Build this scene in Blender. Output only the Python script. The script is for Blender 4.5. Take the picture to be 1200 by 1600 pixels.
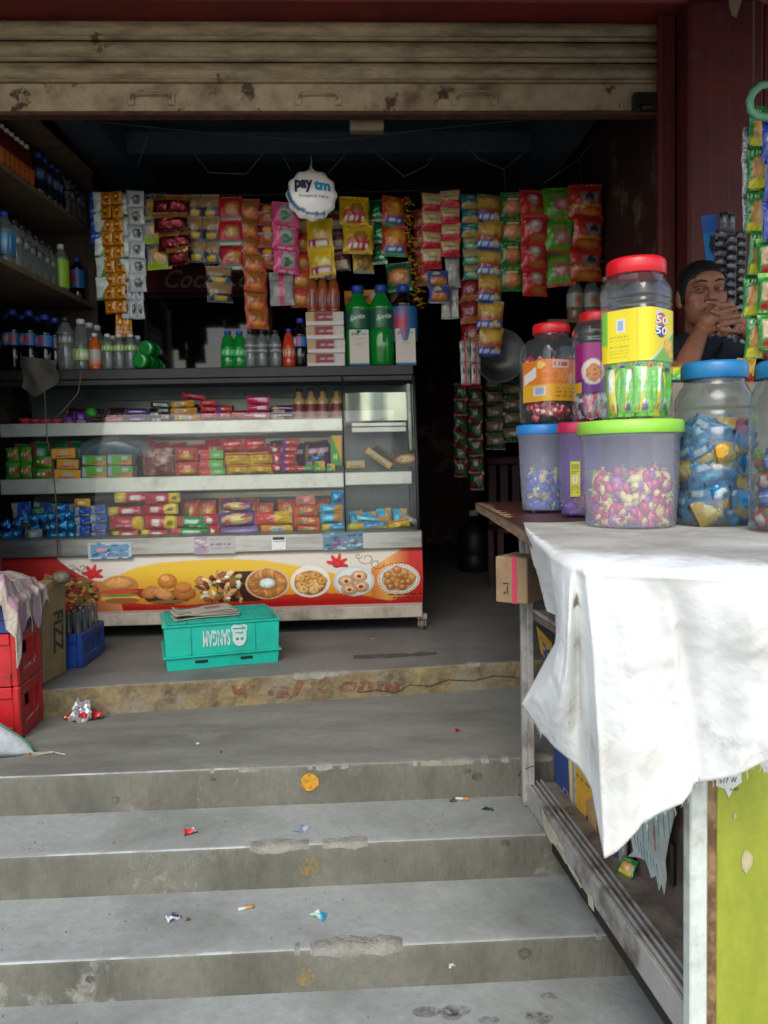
import bpy, bmesh, math, random
import numpy as np
from mathutils import Vector, Matrix
sc = bpy.context.scene
for o in list(bpy.data.objects): bpy.data.objects.remove(o)
rnd = random.Random(7)
R = math.radians
# ------------------------------------------------------------------ camera, sky, sun, exposure
CAM = Vector((0, 0, .9)); FPX = 1250.0
CAMROT = Matrix.Rotation(R(-2.6), 3, 'Z') @ Matrix.Rotation(R(90 - 3.4), 3, 'X') @ Matrix.Rotation(R(-1.2), 3, 'Z')
cd = bpy.data.cameras.new('camera'); cam = bpy.data.objects.new('camera', cd); sc.collection.objects.link(cam)
cam.matrix_world = Matrix.Translation(CAM) @ CAMROT.to_4x4()
cd.sensor_fit = 'VERTICAL'; cd.sensor_height = 36; cd.lens = FPX / 1600 * 36; cd.clip_start = .02; cd.clip_end = 2000
sc.camera = cam
cd.dof.use_dof = True; cd.dof.focus_distance = 2.5; cd.dof.aperture_fstop = 5.0
SUN_EL, SUN_AZ = 44, 192          # azimuth measured clockwise from +Y: behind the camera, a little to the left
wd = bpy.data.worlds.new('World'); sc.world = wd; wd.use_nodes = True
nt = wd.node_tree; bg = nt.nodes['Background']; sky = nt.nodes.new('ShaderNodeTexSky')
sky.sky_type = 'NISHITA'; sky.sun_disc = False; sky.sun_elevation = R(SUN_EL); sky.sun_rotation = R(SUN_AZ)
sky.air_density = 1.0; sky.dust_density = 2.2; sky.ozone_density = .6
nt.links.new(sky.outputs[0], bg.inputs[0]); bg.inputs[1].default_value = .15
sl = bpy.data.lights.new('sun', 'SUN'); sl.energy = .8; sl.angle = R(35); sl.color = (.95, 1, 1)
so = bpy.data.objects.new('sun', sl); sc.collection.objects.link(so)
sd = Vector((math.sin(R(SUN_AZ)) * math.cos(R(SUN_EL)), math.cos(R(SUN_AZ)) * math.cos(R(SUN_EL)), math.sin(R(SUN_EL))))
so.rotation_euler = (-sd).to_track_quat('-Z', 'Y').to_euler(); so.location = (0, -3, 6)
vs = sc.view_settings; vs.view_transform = 'Standard'; vs.look = 'None'; vs.gamma = 1; vs.use_curve_mapping = False; vs.exposure = 1.13
sc.cycles.max_bounces = 8; sc.cycles.transparent_max_bounces = 16; sc.cycles.caustics_reflective = False; sc.cycles.caustics_refractive = False

# ------------------------------------------------------------------ helpers
def ray(px, py): return CAMROT @ Vector(((px - 600) / FPX, (800 - py) / FPX, -1))
def pY(px, py, Y): d = ray(px, py); return CAM + d * (Y / d.y)
def pZ(px, py, Z): d = ray(px, py); return CAM + d * ((Z - CAM.z) / d.z)
def pX(px, py, X): d = ray(px, py); return CAM + d * (X / d.x)
def hx(h):
    c = [int(h[i:i + 2], 16) / 255 for i in (0, 2, 4)]
    return tuple(x / 12.92 if x <= .04045 else ((x + .055) / 1.055) ** 2.4 for x in c)
def col(c): return hx(c) if isinstance(c, str) else tuple(c)

MATS = {}
def newmat(name):
    m = bpy.data.materials.new(name); m.use_nodes = True
    n = m.node_tree.nodes; n.clear(); out = n.new('ShaderNodeOutputMaterial'); return m, n, m.node_tree.links, out
def noise(n, l, scale, detail=4, rough=.6, stretch=None):
    tc = n.new('ShaderNodeTexCoord'); t = n.new('ShaderNodeTexNoise')
    t.inputs['Scale'].default_value = scale; t.inputs['Detail'].default_value = detail; t.inputs['Roughness'].default_value = rough
    if stretch:
        mp = n.new('ShaderNodeMapping'); mp.inputs['Scale'].default_value = stretch
        l.new(tc.outputs['Object'], mp.inputs[0]); l.new(mp.outputs[0], t.inputs['Vector'])
    else: l.new(tc.outputs['Object'], t.inputs['Vector'])
    return t.outputs['Fac']
def ramp(n, l, src, a, b, ca=(0, 0, 0), cb=(1, 1, 1)):
    r = n.new('ShaderNodeValToRGB'); r.color_ramp.elements[0].position = a; r.color_ramp.elements[1].position = b
    r.color_ramp.elements[0].color = (*ca, 1); r.color_ramp.elements[1].color = (*cb, 1)
    l.new(src, r.inputs[0]); return r.outputs[0]
def mixc(n, l, f, a, b):
    x = n.new('ShaderNodeMix'); x.data_type = 'RGBA'
    for s, v in ((0, f), (6, a), (7, b)):
        if isinstance(v, (int, float)): x.inputs[s].default_value = v
        elif isinstance(v, tuple): x.inputs[s].default_value = (*v[:3], 1)
        else: l.new(v, x.inputs[s])
    return x.outputs[2]
def mat(name, c, rough=.5, metal=0, dirt=None, dscale=6, damt=(.45, .7), bump=0, bscale=60, spec=.5, stretch=None, fine=.12, dirt2=None, d2=(1.3, .5, .62)):
    """principled material: base colour, fine mottling, one or two kinds of dirt or wear patches, relief"""
    if name in MATS: return MATS[name]
    m, n, l, out = newmat(name); b = n.new('ShaderNodeBsdfPrincipled'); l.new(b.outputs[0], out.inputs[0])
    c = col(c); cc = c
    if fine:
        f = noise(n, l, 35, 5, .7); cc = mixc(n, l, ramp(n, l, f, .3, .7), tuple(x * (1 - fine) for x in c), tuple(min(1, x * (1 + fine)) for x in c))
    if dirt is not None:
        f = noise(n, l, dscale, 6, .65, stretch); cc = mixc(n, l, ramp(n, l, f, *damt), cc, col(dirt))
    if dirt2 is not None:
        f = noise(n, l, d2[0], 8, .72); cc = mixc(n, l, ramp(n, l, f, d2[1], d2[2]), cc, col(dirt2))
    if isinstance(cc, tuple): b.inputs['Base Color'].default_value = (*cc, 1)
    else: l.new(cc, b.inputs['Base Color'])
    b.inputs['Roughness'].default_value = rough; b.inputs['Metallic'].default_value = metal; b.inputs['Specular IOR Level'].default_value = spec
    if bump:
        bp = n.new('ShaderNodeBump'); bp.inputs['Strength'].default_value = bump; bp.inputs['Distance'].default_value = .01
        l.new(noise(n, l, bscale, 6, .6, stretch), bp.inputs['Height']); l.new(bp.outputs[0], b.inputs['Normal'])
    MATS[name] = m; return m
def vmat(name, rough=.5, bump=0, bscale=40, metal=0, spec=.5, dirt=None, damt=(.5, .7), dscale=8):
    """printed surface: colour comes from the print carried by the mesh"""
    if name in MATS: return MATS[name]
    m, n, l, out = newmat(name); b = n.new('ShaderNodeBsdfPrincipled'); l.new(b.outputs[0], out.inputs[0])
    a = n.new('ShaderNodeAttribute'); a.attribute_name = 'Col'; cc = a.outputs[0]
    if dirt is not None: cc = mixc(n, l, ramp(n, l, noise(n, l, dscale, 6, .7), *damt), cc, col(dirt))
    l.new(cc, b.inputs['Base Color'])
    b.inputs['Roughness'].default_value = rough; b.inputs['Metallic'].default_value = metal; b.inputs['Specular IOR Level'].default_value = spec
    if bump:
        bp = n.new('ShaderNodeBump'); bp.inputs['Strength'].default_value = bump; bp.inputs['Distance'].default_value = .01
        l.new(noise(n, l, bscale, 3, .5), bp.inputs['Height']); l.new(bp.outputs[0], b.inputs['Normal'])
    MATS[name] = m; return m
def clear(name, tint='ffffff', body='ffffff', haze=.06, rough=.08, ior=1.4):
    """thin clear plastic or glass: see-through with its own tint, a little haze and a glossy skin"""
    if name in MATS: return MATS[name]
    m, n, l, out = newmat(name); t = n.new('ShaderNodeBsdfTransparent'); t.inputs[0].default_value = (*col(tint), 1)
    d = n.new('ShaderNodeBsdfDiffuse'); d.inputs[0].default_value = (*col(body), 1)
    g = n.new('ShaderNodeBsdfGlossy'); g.inputs[1].default_value = rough; g.inputs[0].default_value = (1, 1, 1, 1)
    s1 = n.new('ShaderNodeMixShader'); s1.inputs[0].default_value = haze; l.new(t.outputs[0], s1.inputs[1]); l.new(d.outputs[0], s1.inputs[2])
    lw = n.new('ShaderNodeLayerWeight'); lw.inputs[0].default_value = .5
    pw = n.new('ShaderNodeMath'); pw.operation = 'POWER'; pw.inputs[1].default_value = 3.5; l.new(lw.outputs['Facing'], pw.inputs[0])
    fr = n.new('ShaderNodeMath'); fr.operation = 'MULTIPLY_ADD'; fr.inputs[1].default_value = .55; fr.inputs[2].default_value = (ior - 1) * .08; l.new(pw.outputs[0], fr.inputs[0])
    s2 = n.new('ShaderNodeMixShader'); l.new(fr.outputs[0], s2.inputs[0]); l.new(s1.outputs[0], s2.inputs[1]); l.new(g.outputs[0], s2.inputs[2])
    l.new(s2.outputs[0], out.inputs[0]); MATS[name] = m; return m
def worn(name, c, lo=.45, hi=.6, scale=14, rough=.8, amt=1.0):
    """paint that has partly worn off: gaps let the surface below show"""
    if name in MATS: return MATS[name]
    m, n, l, out = newmat(name); t = n.new('ShaderNodeBsdfTransparent'); b = n.new('ShaderNodeBsdfPrincipled')
    b.inputs['Base Color'].default_value = (*col(c), 1); b.inputs['Roughness'].default_value = rough
    s = n.new('ShaderNodeMixShader'); r = ramp(n, l, noise(n, l, scale, 6, .7), lo, hi, (0, 0, 0), (amt,) * 3)
    l.new(r, s.inputs[0]); l.new(t.outputs[0], s.inputs[1]); l.new(b.outputs[0], s.inputs[2]); l.new(s.outputs[0], out.inputs[0])
    MATS[name] = m; return m

class Canvas:
    """a little print in memory: linear rgb, u to the right, v up"""
    def __init__(s, w, h, bg):
        s.a = np.empty((h, w, 3)); s.a[:] = col(bg); s.w, s.h = w, h
        s.U, s.V = np.meshgrid((np.arange(w)) / (w - 1), (np.arange(h)) / (h - 1))
    def put(s, m, c): s.a[m] = col(c); return s
    def rect(s, u0, u1, v0, v1, c): return s.put((s.U >= u0) & (s.U <= u1) & (s.V >= v0) & (s.V <= v1), c)
    def ell(s, u, v, ru, rv, c, rot=0):
        x, y = (s.U - u), (s.V - v); cr, sr = math.cos(rot), math.sin(rot)
        x, y = x * cr + y * sr, -x * sr + y * cr
        d = (x / ru) ** 2 + (y / rv) ** 2; m = d <= 1; s.put(m, c)
        if ru > .07: s.a[m] *= (1.14 - .42 * d[m] + .10 * (y / rv)[m])[:, None]
        return s
    def ring(s, u, v, ru, rv, c, k=.6):
        d = ((s.U - u) / ru) ** 2 + ((s.V - v) / rv) ** 2; return s.put((d <= 1) & (d > k * k), c)
    def diag(s, a, b, off, c): return s.put(a * s.U + b * s.V > off, c)
    def scrib(s, u0, u1, v, c, h=.03, n=9, seed=0):
        r = random.Random(seed + int(v * 100)); x = u0
        while x < u1:
            w = (u1 - u0) / n * r.uniform(.5, 1.1); s.rect(x, min(u1, x + w), v - h, v + h, c); x += w + (u1 - u0) / n * .35
        return s
    def noise(s, amt, seed=0, cells=None):
        r = np.random.RandomState(seed)
        if cells:
            g = r.rand(cells[1], cells[0]); g = g[(s.V * (cells[1] - 1)).astype(int), (s.U * (cells[0] - 1)).astype(int)]
        else: g = r.rand(s.h, s.w)
        s.a *= (1 + amt * (g - .5) * 2)[..., None]; return s
    def spots(s, n, rad, cols, seed=0, box=(0, 1, 0, 1), asp=1):
        r = random.Random(seed)
        for _ in range(n): s.ell(r.uniform(box[0], box[1]), r.uniform(box[2], box[3]), rad * r.uniform(.6, 1.3), rad * asp * r.uniform(.6, 1.3), r.choice(cols), r.uniform(0, 3))
        return s
    def at(s, u, v):
        x = np.clip(np.asarray(u) * (s.w - 1), 0, s.w - 1.001); y = np.clip(np.asarray(v) * (s.h - 1), 0, s.h - 1.001)
        return s.a[np.round(y).astype(int), np.round(x).astype(int)]

class MB:
    def __init__(s): s.v, s.f, s.mi, s.sm, s.c, s.cur, s.hasc = [], [], [], [], [], 0, False
    def add(s, vs, fs, smooth=False, cols=None, mi=None, flip=False):
        o = len(s.v); s.v += [tuple(v) for v in vs]
        s.f += [tuple(o + i for i in (reversed(f) if flip else f)) for f in fs]
        s.mi += [s.cur if mi is None else mi] * len(fs); s.sm += [smooth] * len(fs)
        if cols is not None: s.c += [tuple(c[:3]) for c in cols]; s.hasc = True
        else: s.c += [(.8, .8, .8)] * len(vs)
        return s
    def box(s, x0, x1, y0, y1, z0, z1, ch=0, M=None, colr=None, mi=None):
        lo, hi = (x0, y0, z0), (x1, y1, z1); vs, fs = [], []
        if ch <= 0:
            vs = [Vector((hi[0] if i & 1 else lo[0], hi[1] if i & 2 else lo[1], hi[2] if i & 4 else lo[2])) for i in range(8)]
            fs = [(0, 2, 3, 1), (4, 5, 7, 6), (0, 1, 5, 4), (2, 6, 7, 3), (0, 4, 6, 2), (1, 3, 7, 5)]
        else:
            def vid(i, a): return i * 3 + a
            for i in range(8):
                sg = (i & 1, i >> 1 & 1, i >> 2 & 1)
                for a in range(3):
                    vs.append(Vector([(hi[k] - (ch if k != a else 0)) if sg[k] else (lo[k] + (ch if k != a else 0)) for k in range(3)]))
            for a in range(3):
                b, c = (a + 1) % 3, (a + 2) % 3
                for sgn in (0, 1):
                    q = [(sgn << a) | (p << b) | (r << c) for p, r in ((0, 0), (1, 0), (1, 1), (0, 1))]
                    f = tuple(vid(i, a) for i in q); fs.append(f if sgn else f[::-1])
                for p in (0, 1):
                    for r in (0, 1):
                        i0 = (p << b) | (r << c); i1 = i0 | (1 << a)
                        f = (vid(i0, b), vid(i1, b), vid(i1, c), vid(i0, c)); fs.append(f if p != r else f[::-1])
            for i in range(8):
                f = (vid(i, 0), vid(i, 1), vid(i, 2)); par = (i & 1) ^ (i >> 1 & 1) ^ (i >> 2 & 1); fs.append(f if par else f[::-1])
        if M is not None: vs = [M @ v for v in vs]
        return s.add(vs, fs, cols=None if colr is None else [col(colr)] * len(vs), mi=mi)
    def loft(s, rings, closed=True, cap0=True, cap1=True, smooth=True, cols=None):
        n = len(rings[0]); vs = [v for r in rings for v in r]; fs = []
        for i in range(len(rings) - 1):
            for j in range(n if closed else n - 1):
                k = (j + 1) % n; fs.append((i * n + j, i * n + k, (i + 1) * n + k, (i + 1) * n + j))
        if cap0 and closed: fs.append(tuple(range(n - 1, -1, -1)))
        if cap1 and closed: fs.append(tuple((len(rings) - 1) * n + j for j in range(n)))
        return s.add(vs, fs, smooth, cols)
    def lathe(s, prof, n=20, cx=0, cy=0, cap0=True, cap1=True, canvas=None, sq=0, rot=0, M=None, a0=0, a1=2 * math.pi, smooth=True):
        """prof (r, z[, squareness]); canvas wraps the side (u right as seen from -Y)"""
        rings, cols = [], []
        full = abs(a1 - a0 - 2 * math.pi) < 1e-6 and canvas is None
        m = n if full else n + 1; zs = [p[1] for p in prof]; zmin, zr = min(zs), (max(zs) - min(zs)) or 1
        for p in prof:
            r, z = p[0], p[1]; q = p[2] if len(p) > 2 else sq; ring = []
            for j in range(m):
                a = a0 + (a1 - a0) * j / n + rot; ca, sa = math.cos(a), math.sin(a)
                k = 1.0
                if q: e = 2 + 6 * q; b = a - rot; k = (abs(math.cos(b)) ** e + abs(math.sin(b)) ** e) ** (-1 / e)
                v = Vector((cx + r * k * ca, cy + r * k * sa, z)); ring.append(M @ v if M is not None else v)
                if canvas is not None: cols.append(canvas.at(j / n, (z - zmin) / zr))
            rings.append(ring)
        return s.loft(rings, closed=full, cap0=cap0, cap1=cap1, smooth=smooth, cols=cols or None)
    def tube(s, pts, r, n=8, cap=True):
        pts = [Vector(p) for p in pts]; rr = r if isinstance(r, (list, tuple)) else [r] * len(pts); rings = []
        up = Vector((0, 0, 1)); pu = None
        for i, p in enumerate(pts):
            t = (pts[min(i + 1, len(pts) - 1)] - pts[max(i - 1, 0)]).normalized()
            u = pu if pu is not None else (up if abs(t.z) < .9 else Vector((0, 1, 0)))
            a = (u - t * u.dot(t)).normalized(); pu = a; b = t.cross(a)
            rings.append([p + (a * math.cos(2 * math.pi * j / n) + b * math.sin(2 * math.pi * j / n)) * rr[i] for j in range(n)])
        return s.loft(rings, cap0=cap, cap1=cap)
    def ball(s, c, r, n=16, m=10, M=None):
        rx, ry, rz = r if isinstance(r, (tuple, list)) else (r, r, r); c = Vector(c); rings = []
        for i in range(1, m):
            t = math.pi * i / m - math.pi / 2
            rg = [Vector((rx * math.cos(t) * math.cos(2 * math.pi * j / n), ry * math.cos(t) * math.sin(2 * math.pi * j / n), rz * math.sin(t))) for j in range(n)]
            rings.append([c + (M @ v if M is not None else v) for v in rg])
        return s.loft(rings)
    def grid(s, fn, nu, nv, canvas=None, smooth=True, flip=False):
        vs, cols = [], []
        for j in range(nv + 1):
            for i in range(nu + 1):
                vs.append(fn(i / nu, j / nv))
                if canvas is not None: cols.append(canvas.at(i / nu, j / nv))
        w = nu + 1
        fs = [(j * w + i, j * w + i + 1, (j + 1) * w + i + 1, (j + 1) * w + i) for j in range(nv) for i in range(nu)]
        return s.add(vs, fs, smooth, cols or None, flip=flip)
    def prism(s, outline, o, ax, ay, t):
        """2d outline in the plane (o, ax, ay), given thickness t towards ax x ay"""
        o, ax, ay = Vector(o), Vector(ax), Vector(ay); nn = ax.cross(ay).normalized() * t; n = len(outline)
        vs = [o + ax * x + ay * y for x, y in outline]; vs += [v + nn for v in vs]
        fs = [tuple(range(n - 1, -1, -1)), tuple(range(n, 2 * n))] + [(i, (i + 1) % n, n + (i + 1) % n, n + i) for i in range(n)]
        return s.add(vs, fs)
    def mesh(s, name, mats):
        me = bpy.data.meshes.new(name); me.from_pydata(s.v, [], s.f)
        for m in (mats if isinstance(mats, (list, tuple)) else [mats]): me.materials.append(m)
        me.polygons.foreach_set('material_index', s.mi); me.polygons.foreach_set('use_smooth', s.sm)
        if s.hasc:
            at = me.color_attributes.new('Col', 'FLOAT_COLOR', 'POINT')
            at.data.foreach_set('color', np.concatenate([np.array(s.c, dtype=np.float32), np.ones((len(s.c), 1), np.float32)], 1).ravel())
        me.update(); return me
    def obj(s, name, mats, parent=None, world=False, loc=None, rot=None, kind=None):
        if world and parent is not None:
            M = wm(parent).inverted(); s.v = [tuple(M @ Vector(v)) for v in s.v]
        o = bpy.data.objects.new(name, s.mesh(name, mats)); return link(o, parent, loc, rot, kind)
def wm(o):
    m = Matrix.Translation(o.location) @ o.rotation_euler.to_matrix().to_4x4() @ Matrix.Diagonal((*o.scale, 1))
    return wm(o.parent) @ m if o.parent else m
def link(o, parent=None, loc=None, rot=None, kind=None):
    sc.collection.objects.link(o)
    if parent is not None: o.parent = parent
    if loc is not None: o.location = loc
    if rot is not None: o.rotation_euler = rot
    if kind: o['kind'] = kind
    return o
def thing(name, label, cat, loc=(0, 0, 0), rot=(0, 0, 0), group=None):
    o = bpy.data.objects.new(name, None); o.empty_display_size = .05; link(o, None, loc, rot); return tag(o, label, cat, group)
def tag(o, label, cat, group=None):
    o['label'] = label; o['category'] = cat
    if group: o['group'] = group
    return o
def inst(src, parent=None, loc=None, rot=None, scale=None):
    o = src.copy(); sc.collection.objects.link(o); o.parent = parent
    if loc is not None: o.location = loc
    if rot is not None: o.rotation_euler = rot
    if scale is not None: o.scale = scale
    return o
def tree_copy(root, loc=None, rot=None, label=None, group=None, scale=None):
    r = inst(root, None, loc, rot, scale)
    if label: r['label'] = label
    if group: r['group'] = group
    for ch in root.children:
        c = inst(ch, r)
        for g in ch.children: inst(g, c)
    return r
TXT = {}
def textgeo(body, bold=0, shear=0):
    k = (body, bold, shear)
    if k not in TXT:
        cu = bpy.data.curves.new('txt', 'FONT'); cu.body = body; cu.size = 1; cu.offset = bold; cu.shear = shear; cu.resolution_u = 2; cu.fill_mode = 'FRONT'
        ob = bpy.data.objects.new('txt', cu); me = bpy.data.meshes.new_from_object(ob)
        vs = np.array([v.co[:2] for v in me.vertices]); fs = [tuple(p.vertices) for p in me.polygons]
        bpy.data.objects.remove(ob); bpy.data.curves.remove(cu); bpy.data.meshes.remove(me)
        lo, hi = vs.min(0), vs.max(0); TXT[k] = ((vs - lo) / (hi - lo), fs, (hi - lo)[0] / (hi - lo)[1])
    return TXT[k]
def text(mb, body, o, ax, ay, w, h, bold=0, shear=0, fn=None):
    """lettering filling a w x h box whose lower left corner is o; fn(x, y) may bend it onto a surface"""
    vs, fs, _ = textgeo(body, bold, shear); o, ax, ay = Vector(o), Vector(ax), Vector(ay)
    return mb.add([fn(x * w, y * h) if fn else o + ax * (x * w) + ay * (y * h) for x, y in vs], fs)
ORD = ['leftmost', 'second from left', 'third from left', 'fourth from left', 'fifth from left', 'sixth from left', 'seventh from left', 'eighth from left', 'ninth from left', 'tenth from left']
VORD = {1: [''], 2: ['lower', 'upper'], 3: ['bottom', 'middle', 'top'], 4: ['bottom', 'second lowest', 'third lowest', 'top'], 5: ['bottom', 'second lowest', 'middle', 'second highest', 'top'], 6: ['bottom', 'second lowest', 'third lowest', 'third highest', 'second highest', 'top']}
# ------------------------------------------------------------------ materials of the setting
CONC = mat('step_concrete', '8d918d', .75, dirt='696b65', dscale=2.4, damt=(.42, .75), bump=.22, bscale=45, dirt2='9c9d95', d2=(1.1, .55, .75))
CONCL = mat('landing_concrete', '75766f', .75, dirt='57584f', dscale=2.0, damt=(.4, .7), bump=.25, bscale=45, dirt2='8a8c86', d2=(1.3, .58, .75), stretch=(.7, 2.2, 1))
CONCR = mat('riser_concrete', '656459', .85, dirt='47463c', dscale=2.6, damt=(.40, .72), stretch=(1.6, 1, .7), bump=.6, bscale=40, dirt2='908f84', d2=(2.3, .58, .66))
FLOOR = mat('shop_floor_cement', '6b6a66', .6, dirt='55534d', dscale=2.4, bump=.25, bscale=50)
YELR = mat('yellow_wash_riser', '786a4a', .9, dirt='453c30', dscale=8, damt=(.42, .68), fine=.3, bump=1.2, bscale=30, dirt2='736d5e', d2=(4.2, .5, .6))
REDP = mat('dark_red_paint', '5f1f1b', .6, dirt='3a1512', dscale=2.5, damt=(.4, .75), bump=.2, bscale=20, dirt2='4d3a2c', d2=(4, .62, .7))
REDB = mat('red_lintel_paint', '6e201c', .6, dirt='43160f', dscale=3, bump=.2, bscale=20)
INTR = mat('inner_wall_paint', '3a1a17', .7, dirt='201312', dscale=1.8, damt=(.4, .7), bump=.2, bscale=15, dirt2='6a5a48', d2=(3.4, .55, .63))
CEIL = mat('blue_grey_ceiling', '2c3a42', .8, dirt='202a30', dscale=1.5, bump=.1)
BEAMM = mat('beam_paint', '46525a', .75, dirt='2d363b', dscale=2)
WOODP = mat('pole_wood', '6a5a44', .8)
ROAD = mat('road_dust', 'b8b2a6', .9, dirt='77726a', dscale=.6, bump=.4, bscale=20)
CHIP = mat('bare_chipped_cement', '85847b', .95, bump=.9, bscale=70, dirt='6d6b60', dscale=14, damt=(.4, .65))
NOSE = mat('polished_nosing_glint', 'a4aaaa', .3, dirt='81847f', dscale=7, damt=(.42, .58))  # polished nosing; the glint on it is painted in as a paler grey
# ------------------------------------------------------------------ the setting: steps, floor, walls, ceiling
from mathutils import noise as mn
Z1, Z2, Z3, Z4 = -.12, -.253, -.385, -.503
YB, YC, YD = 2.68, 2.385, 2.065
def edgeA(x): return 3.472 + .108 * (x - .14)            # the platform edge runs a little askew
def step(name, yf, yb, ztop, zbot, x0, x1, mt, mr, seed, chip=.009, edge=None):
    """one tread and its riser, with a rounded, chipped nosing"""
    mb = MB(); nx = 420; prof = []
    ef = edge or (lambda x: yf)
    def chipd(x):
        a = mn.noise(Vector((x * 3.1, seed * 7.7, 0))) ; b = mn.noise(Vector((x * 13, seed * 3.1, 4))) + .5 * mn.noise(Vector((x * 41, seed * 3.1, 4)))
        ramp_ = min(1, max(0, (x + .75) / .5)); return max(0, a * 1.3 + b * .5 - .12) * chip * 2.3 * ramp_
    rows = [('t', 1.0), ('t', .6), ('t', .3), ('t', .04), ('t', .0), ('n', 0), ('n', 1), ('n', 2), ('n', 3), ('n', 4), ('r', .15), ('r', .3), ('r', .6), ('r', 1)]
    vs = []
    for kind, q in rows:
        for i in range(nx + 1):
            x = x0 + (x1 - x0) * i / nx; c = chipd(x); e = ef(x)
            w = mn.noise(Vector((x * 6, seed, q * 9))) * .002
            if kind == 't': y, z = e + .03 + c * 1.6 + q * (yb(x) - e - .03), ztop + w * (1 if q < .9 else 0)
            elif kind == 'n':
                rr = .010 + c; a = math.pi / 2 * q / 4; j = mn.noise(Vector((x * 40, q, seed))) * c * .5
                y, z = e + rr * (1 - math.sin(a)) + j * .6, ztop - rr * (1 - math.cos(a)) + j * .4
            else: y, z = e + w, ztop - .03 - q * (ztop - .03 - zbot)
            vs.append(Vector((x, y, z)))
    w = nx + 1; fs, mi = [], []
    for j in range(len(rows) - 1):
        for i in range(nx):
            fs.append((j * w + i, (j + 1) * w + i, (j + 1) * w + i + 1, j * w + i + 1))
    mb.add(vs, fs, smooth=True)
    tr = len(rows)
    mb.mi = []
    for j in range(tr - 1):
        for i in range(nx):
            x = x0 + (x1 - x0) * (i + .5) / nx; k = rows[j][0]
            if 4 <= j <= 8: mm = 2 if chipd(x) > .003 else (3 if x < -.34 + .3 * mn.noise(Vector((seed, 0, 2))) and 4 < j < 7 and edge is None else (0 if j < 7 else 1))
            else: mm = 0 if j < 4 else 1
            mb.mi.append(mm)
    return mb.obj(name, [mt, mr, CHIP, NOSE], kind='structure')
step('shop_platform', 3.43, lambda x: 3.9, 0, Z1, -2.6, 3.2, FLOOR, YELR, 3, .010, edgeA)
step('step', YB, lambda x: edgeA(x) + .02, Z1, Z2, -2.6, 3.2, CONCL, CONCR, 11)
step('step', YC, lambda x: YB + .02, Z2, Z3, -2.6, 3.2, CONC, CONCR, 5)
step('step', YD, lambda x: YC + .02, Z3, Z4, -2.6, 3.2, CONC, CONCR, 8)
MB().grid(lambda u, v: Vector((-2.6 + 5.8 * u, 3.88 + 5.2 * v, 0)), 4, 4).obj('shop_floor', FLOOR, kind='structure')
MB().grid(lambda u, v: Vector((-3 + 6.4 * u, YD + .02 - 1.6 * (1 - v), Z4 + .002)), 6, 4).obj('pavement', CONC, kind='structure')
MB().grid(lambda u, v: Vector(((u - .5) * 900, -500 + v * 900, Z4 - .02)), 8, 8).obj('ground', ROAD, kind='structure')
def slab(name, m, *b, ch=0): return MB().box(*b, ch=ch).obj(name, m, kind='structure')
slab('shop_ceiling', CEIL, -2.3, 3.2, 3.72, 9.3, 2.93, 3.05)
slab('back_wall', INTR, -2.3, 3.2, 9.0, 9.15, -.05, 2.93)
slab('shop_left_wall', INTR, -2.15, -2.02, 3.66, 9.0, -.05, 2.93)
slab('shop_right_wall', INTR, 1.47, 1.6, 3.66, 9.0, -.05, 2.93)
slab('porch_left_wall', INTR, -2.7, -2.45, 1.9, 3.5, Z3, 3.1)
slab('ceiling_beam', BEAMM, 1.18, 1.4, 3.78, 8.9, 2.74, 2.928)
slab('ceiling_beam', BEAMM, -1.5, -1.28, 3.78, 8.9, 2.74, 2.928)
slab('cross_beam', BEAMM, -1.278, 1.178, 5.0, 5.14, 2.8, 2.928)
slab('lintel_beam', REDB, -2.6, 3.2, 3.42, 3.7, 2.815, 3.3, ch=.01)
slab('porch_ceiling', mat('porch_ceiling_paint', '6b5a50', .8, dirt='4c3a33', dscale=2), -3.2, 3.6, 1.5, 3.418, 3.02, 3.2)

aw = thing('added_shade_awning', 'brown awning added out of view to shade the man and pier', 'awning', (1.3, 2.4, 2.4))  # unseen awning, added to shade the man and the right pier
SHADEM = mat('brown_shade_sheet', '4f4034', .8, dirt='3a2f28', dscale=3)
o = MB().grid(lambda u, v: Vector((.40 + 1.9 * u, 1.45 + 1.9 * v, 2.00 + .94 * v + .02 * math.sin(u * 14))), 24, 12).obj('sheet', SHADEM, aw, world=True); q = o.modifiers.new('t', 'SOLIDIFY'); q.thickness = .004
for x in (.43, 2.27): MB().tube([(x, 1.46, 2.035), (x, 3.35, 2.965)], .016, 8).obj('pole', WOODP, aw, world=True)
slab('left_pier', REDP, -2.6, -1.56, 3.42, 3.66, -.3, 2.815, ch=.01)
slab('right_pier', REDP, 1.475, 1.80, 3.40, 3.66, -.3, 2.815, ch=.012)
slab('right_pier_side', REDP, 1.815, 3.2, 3.44, 3.66, -.3, 2.815, ch=.008)
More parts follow.
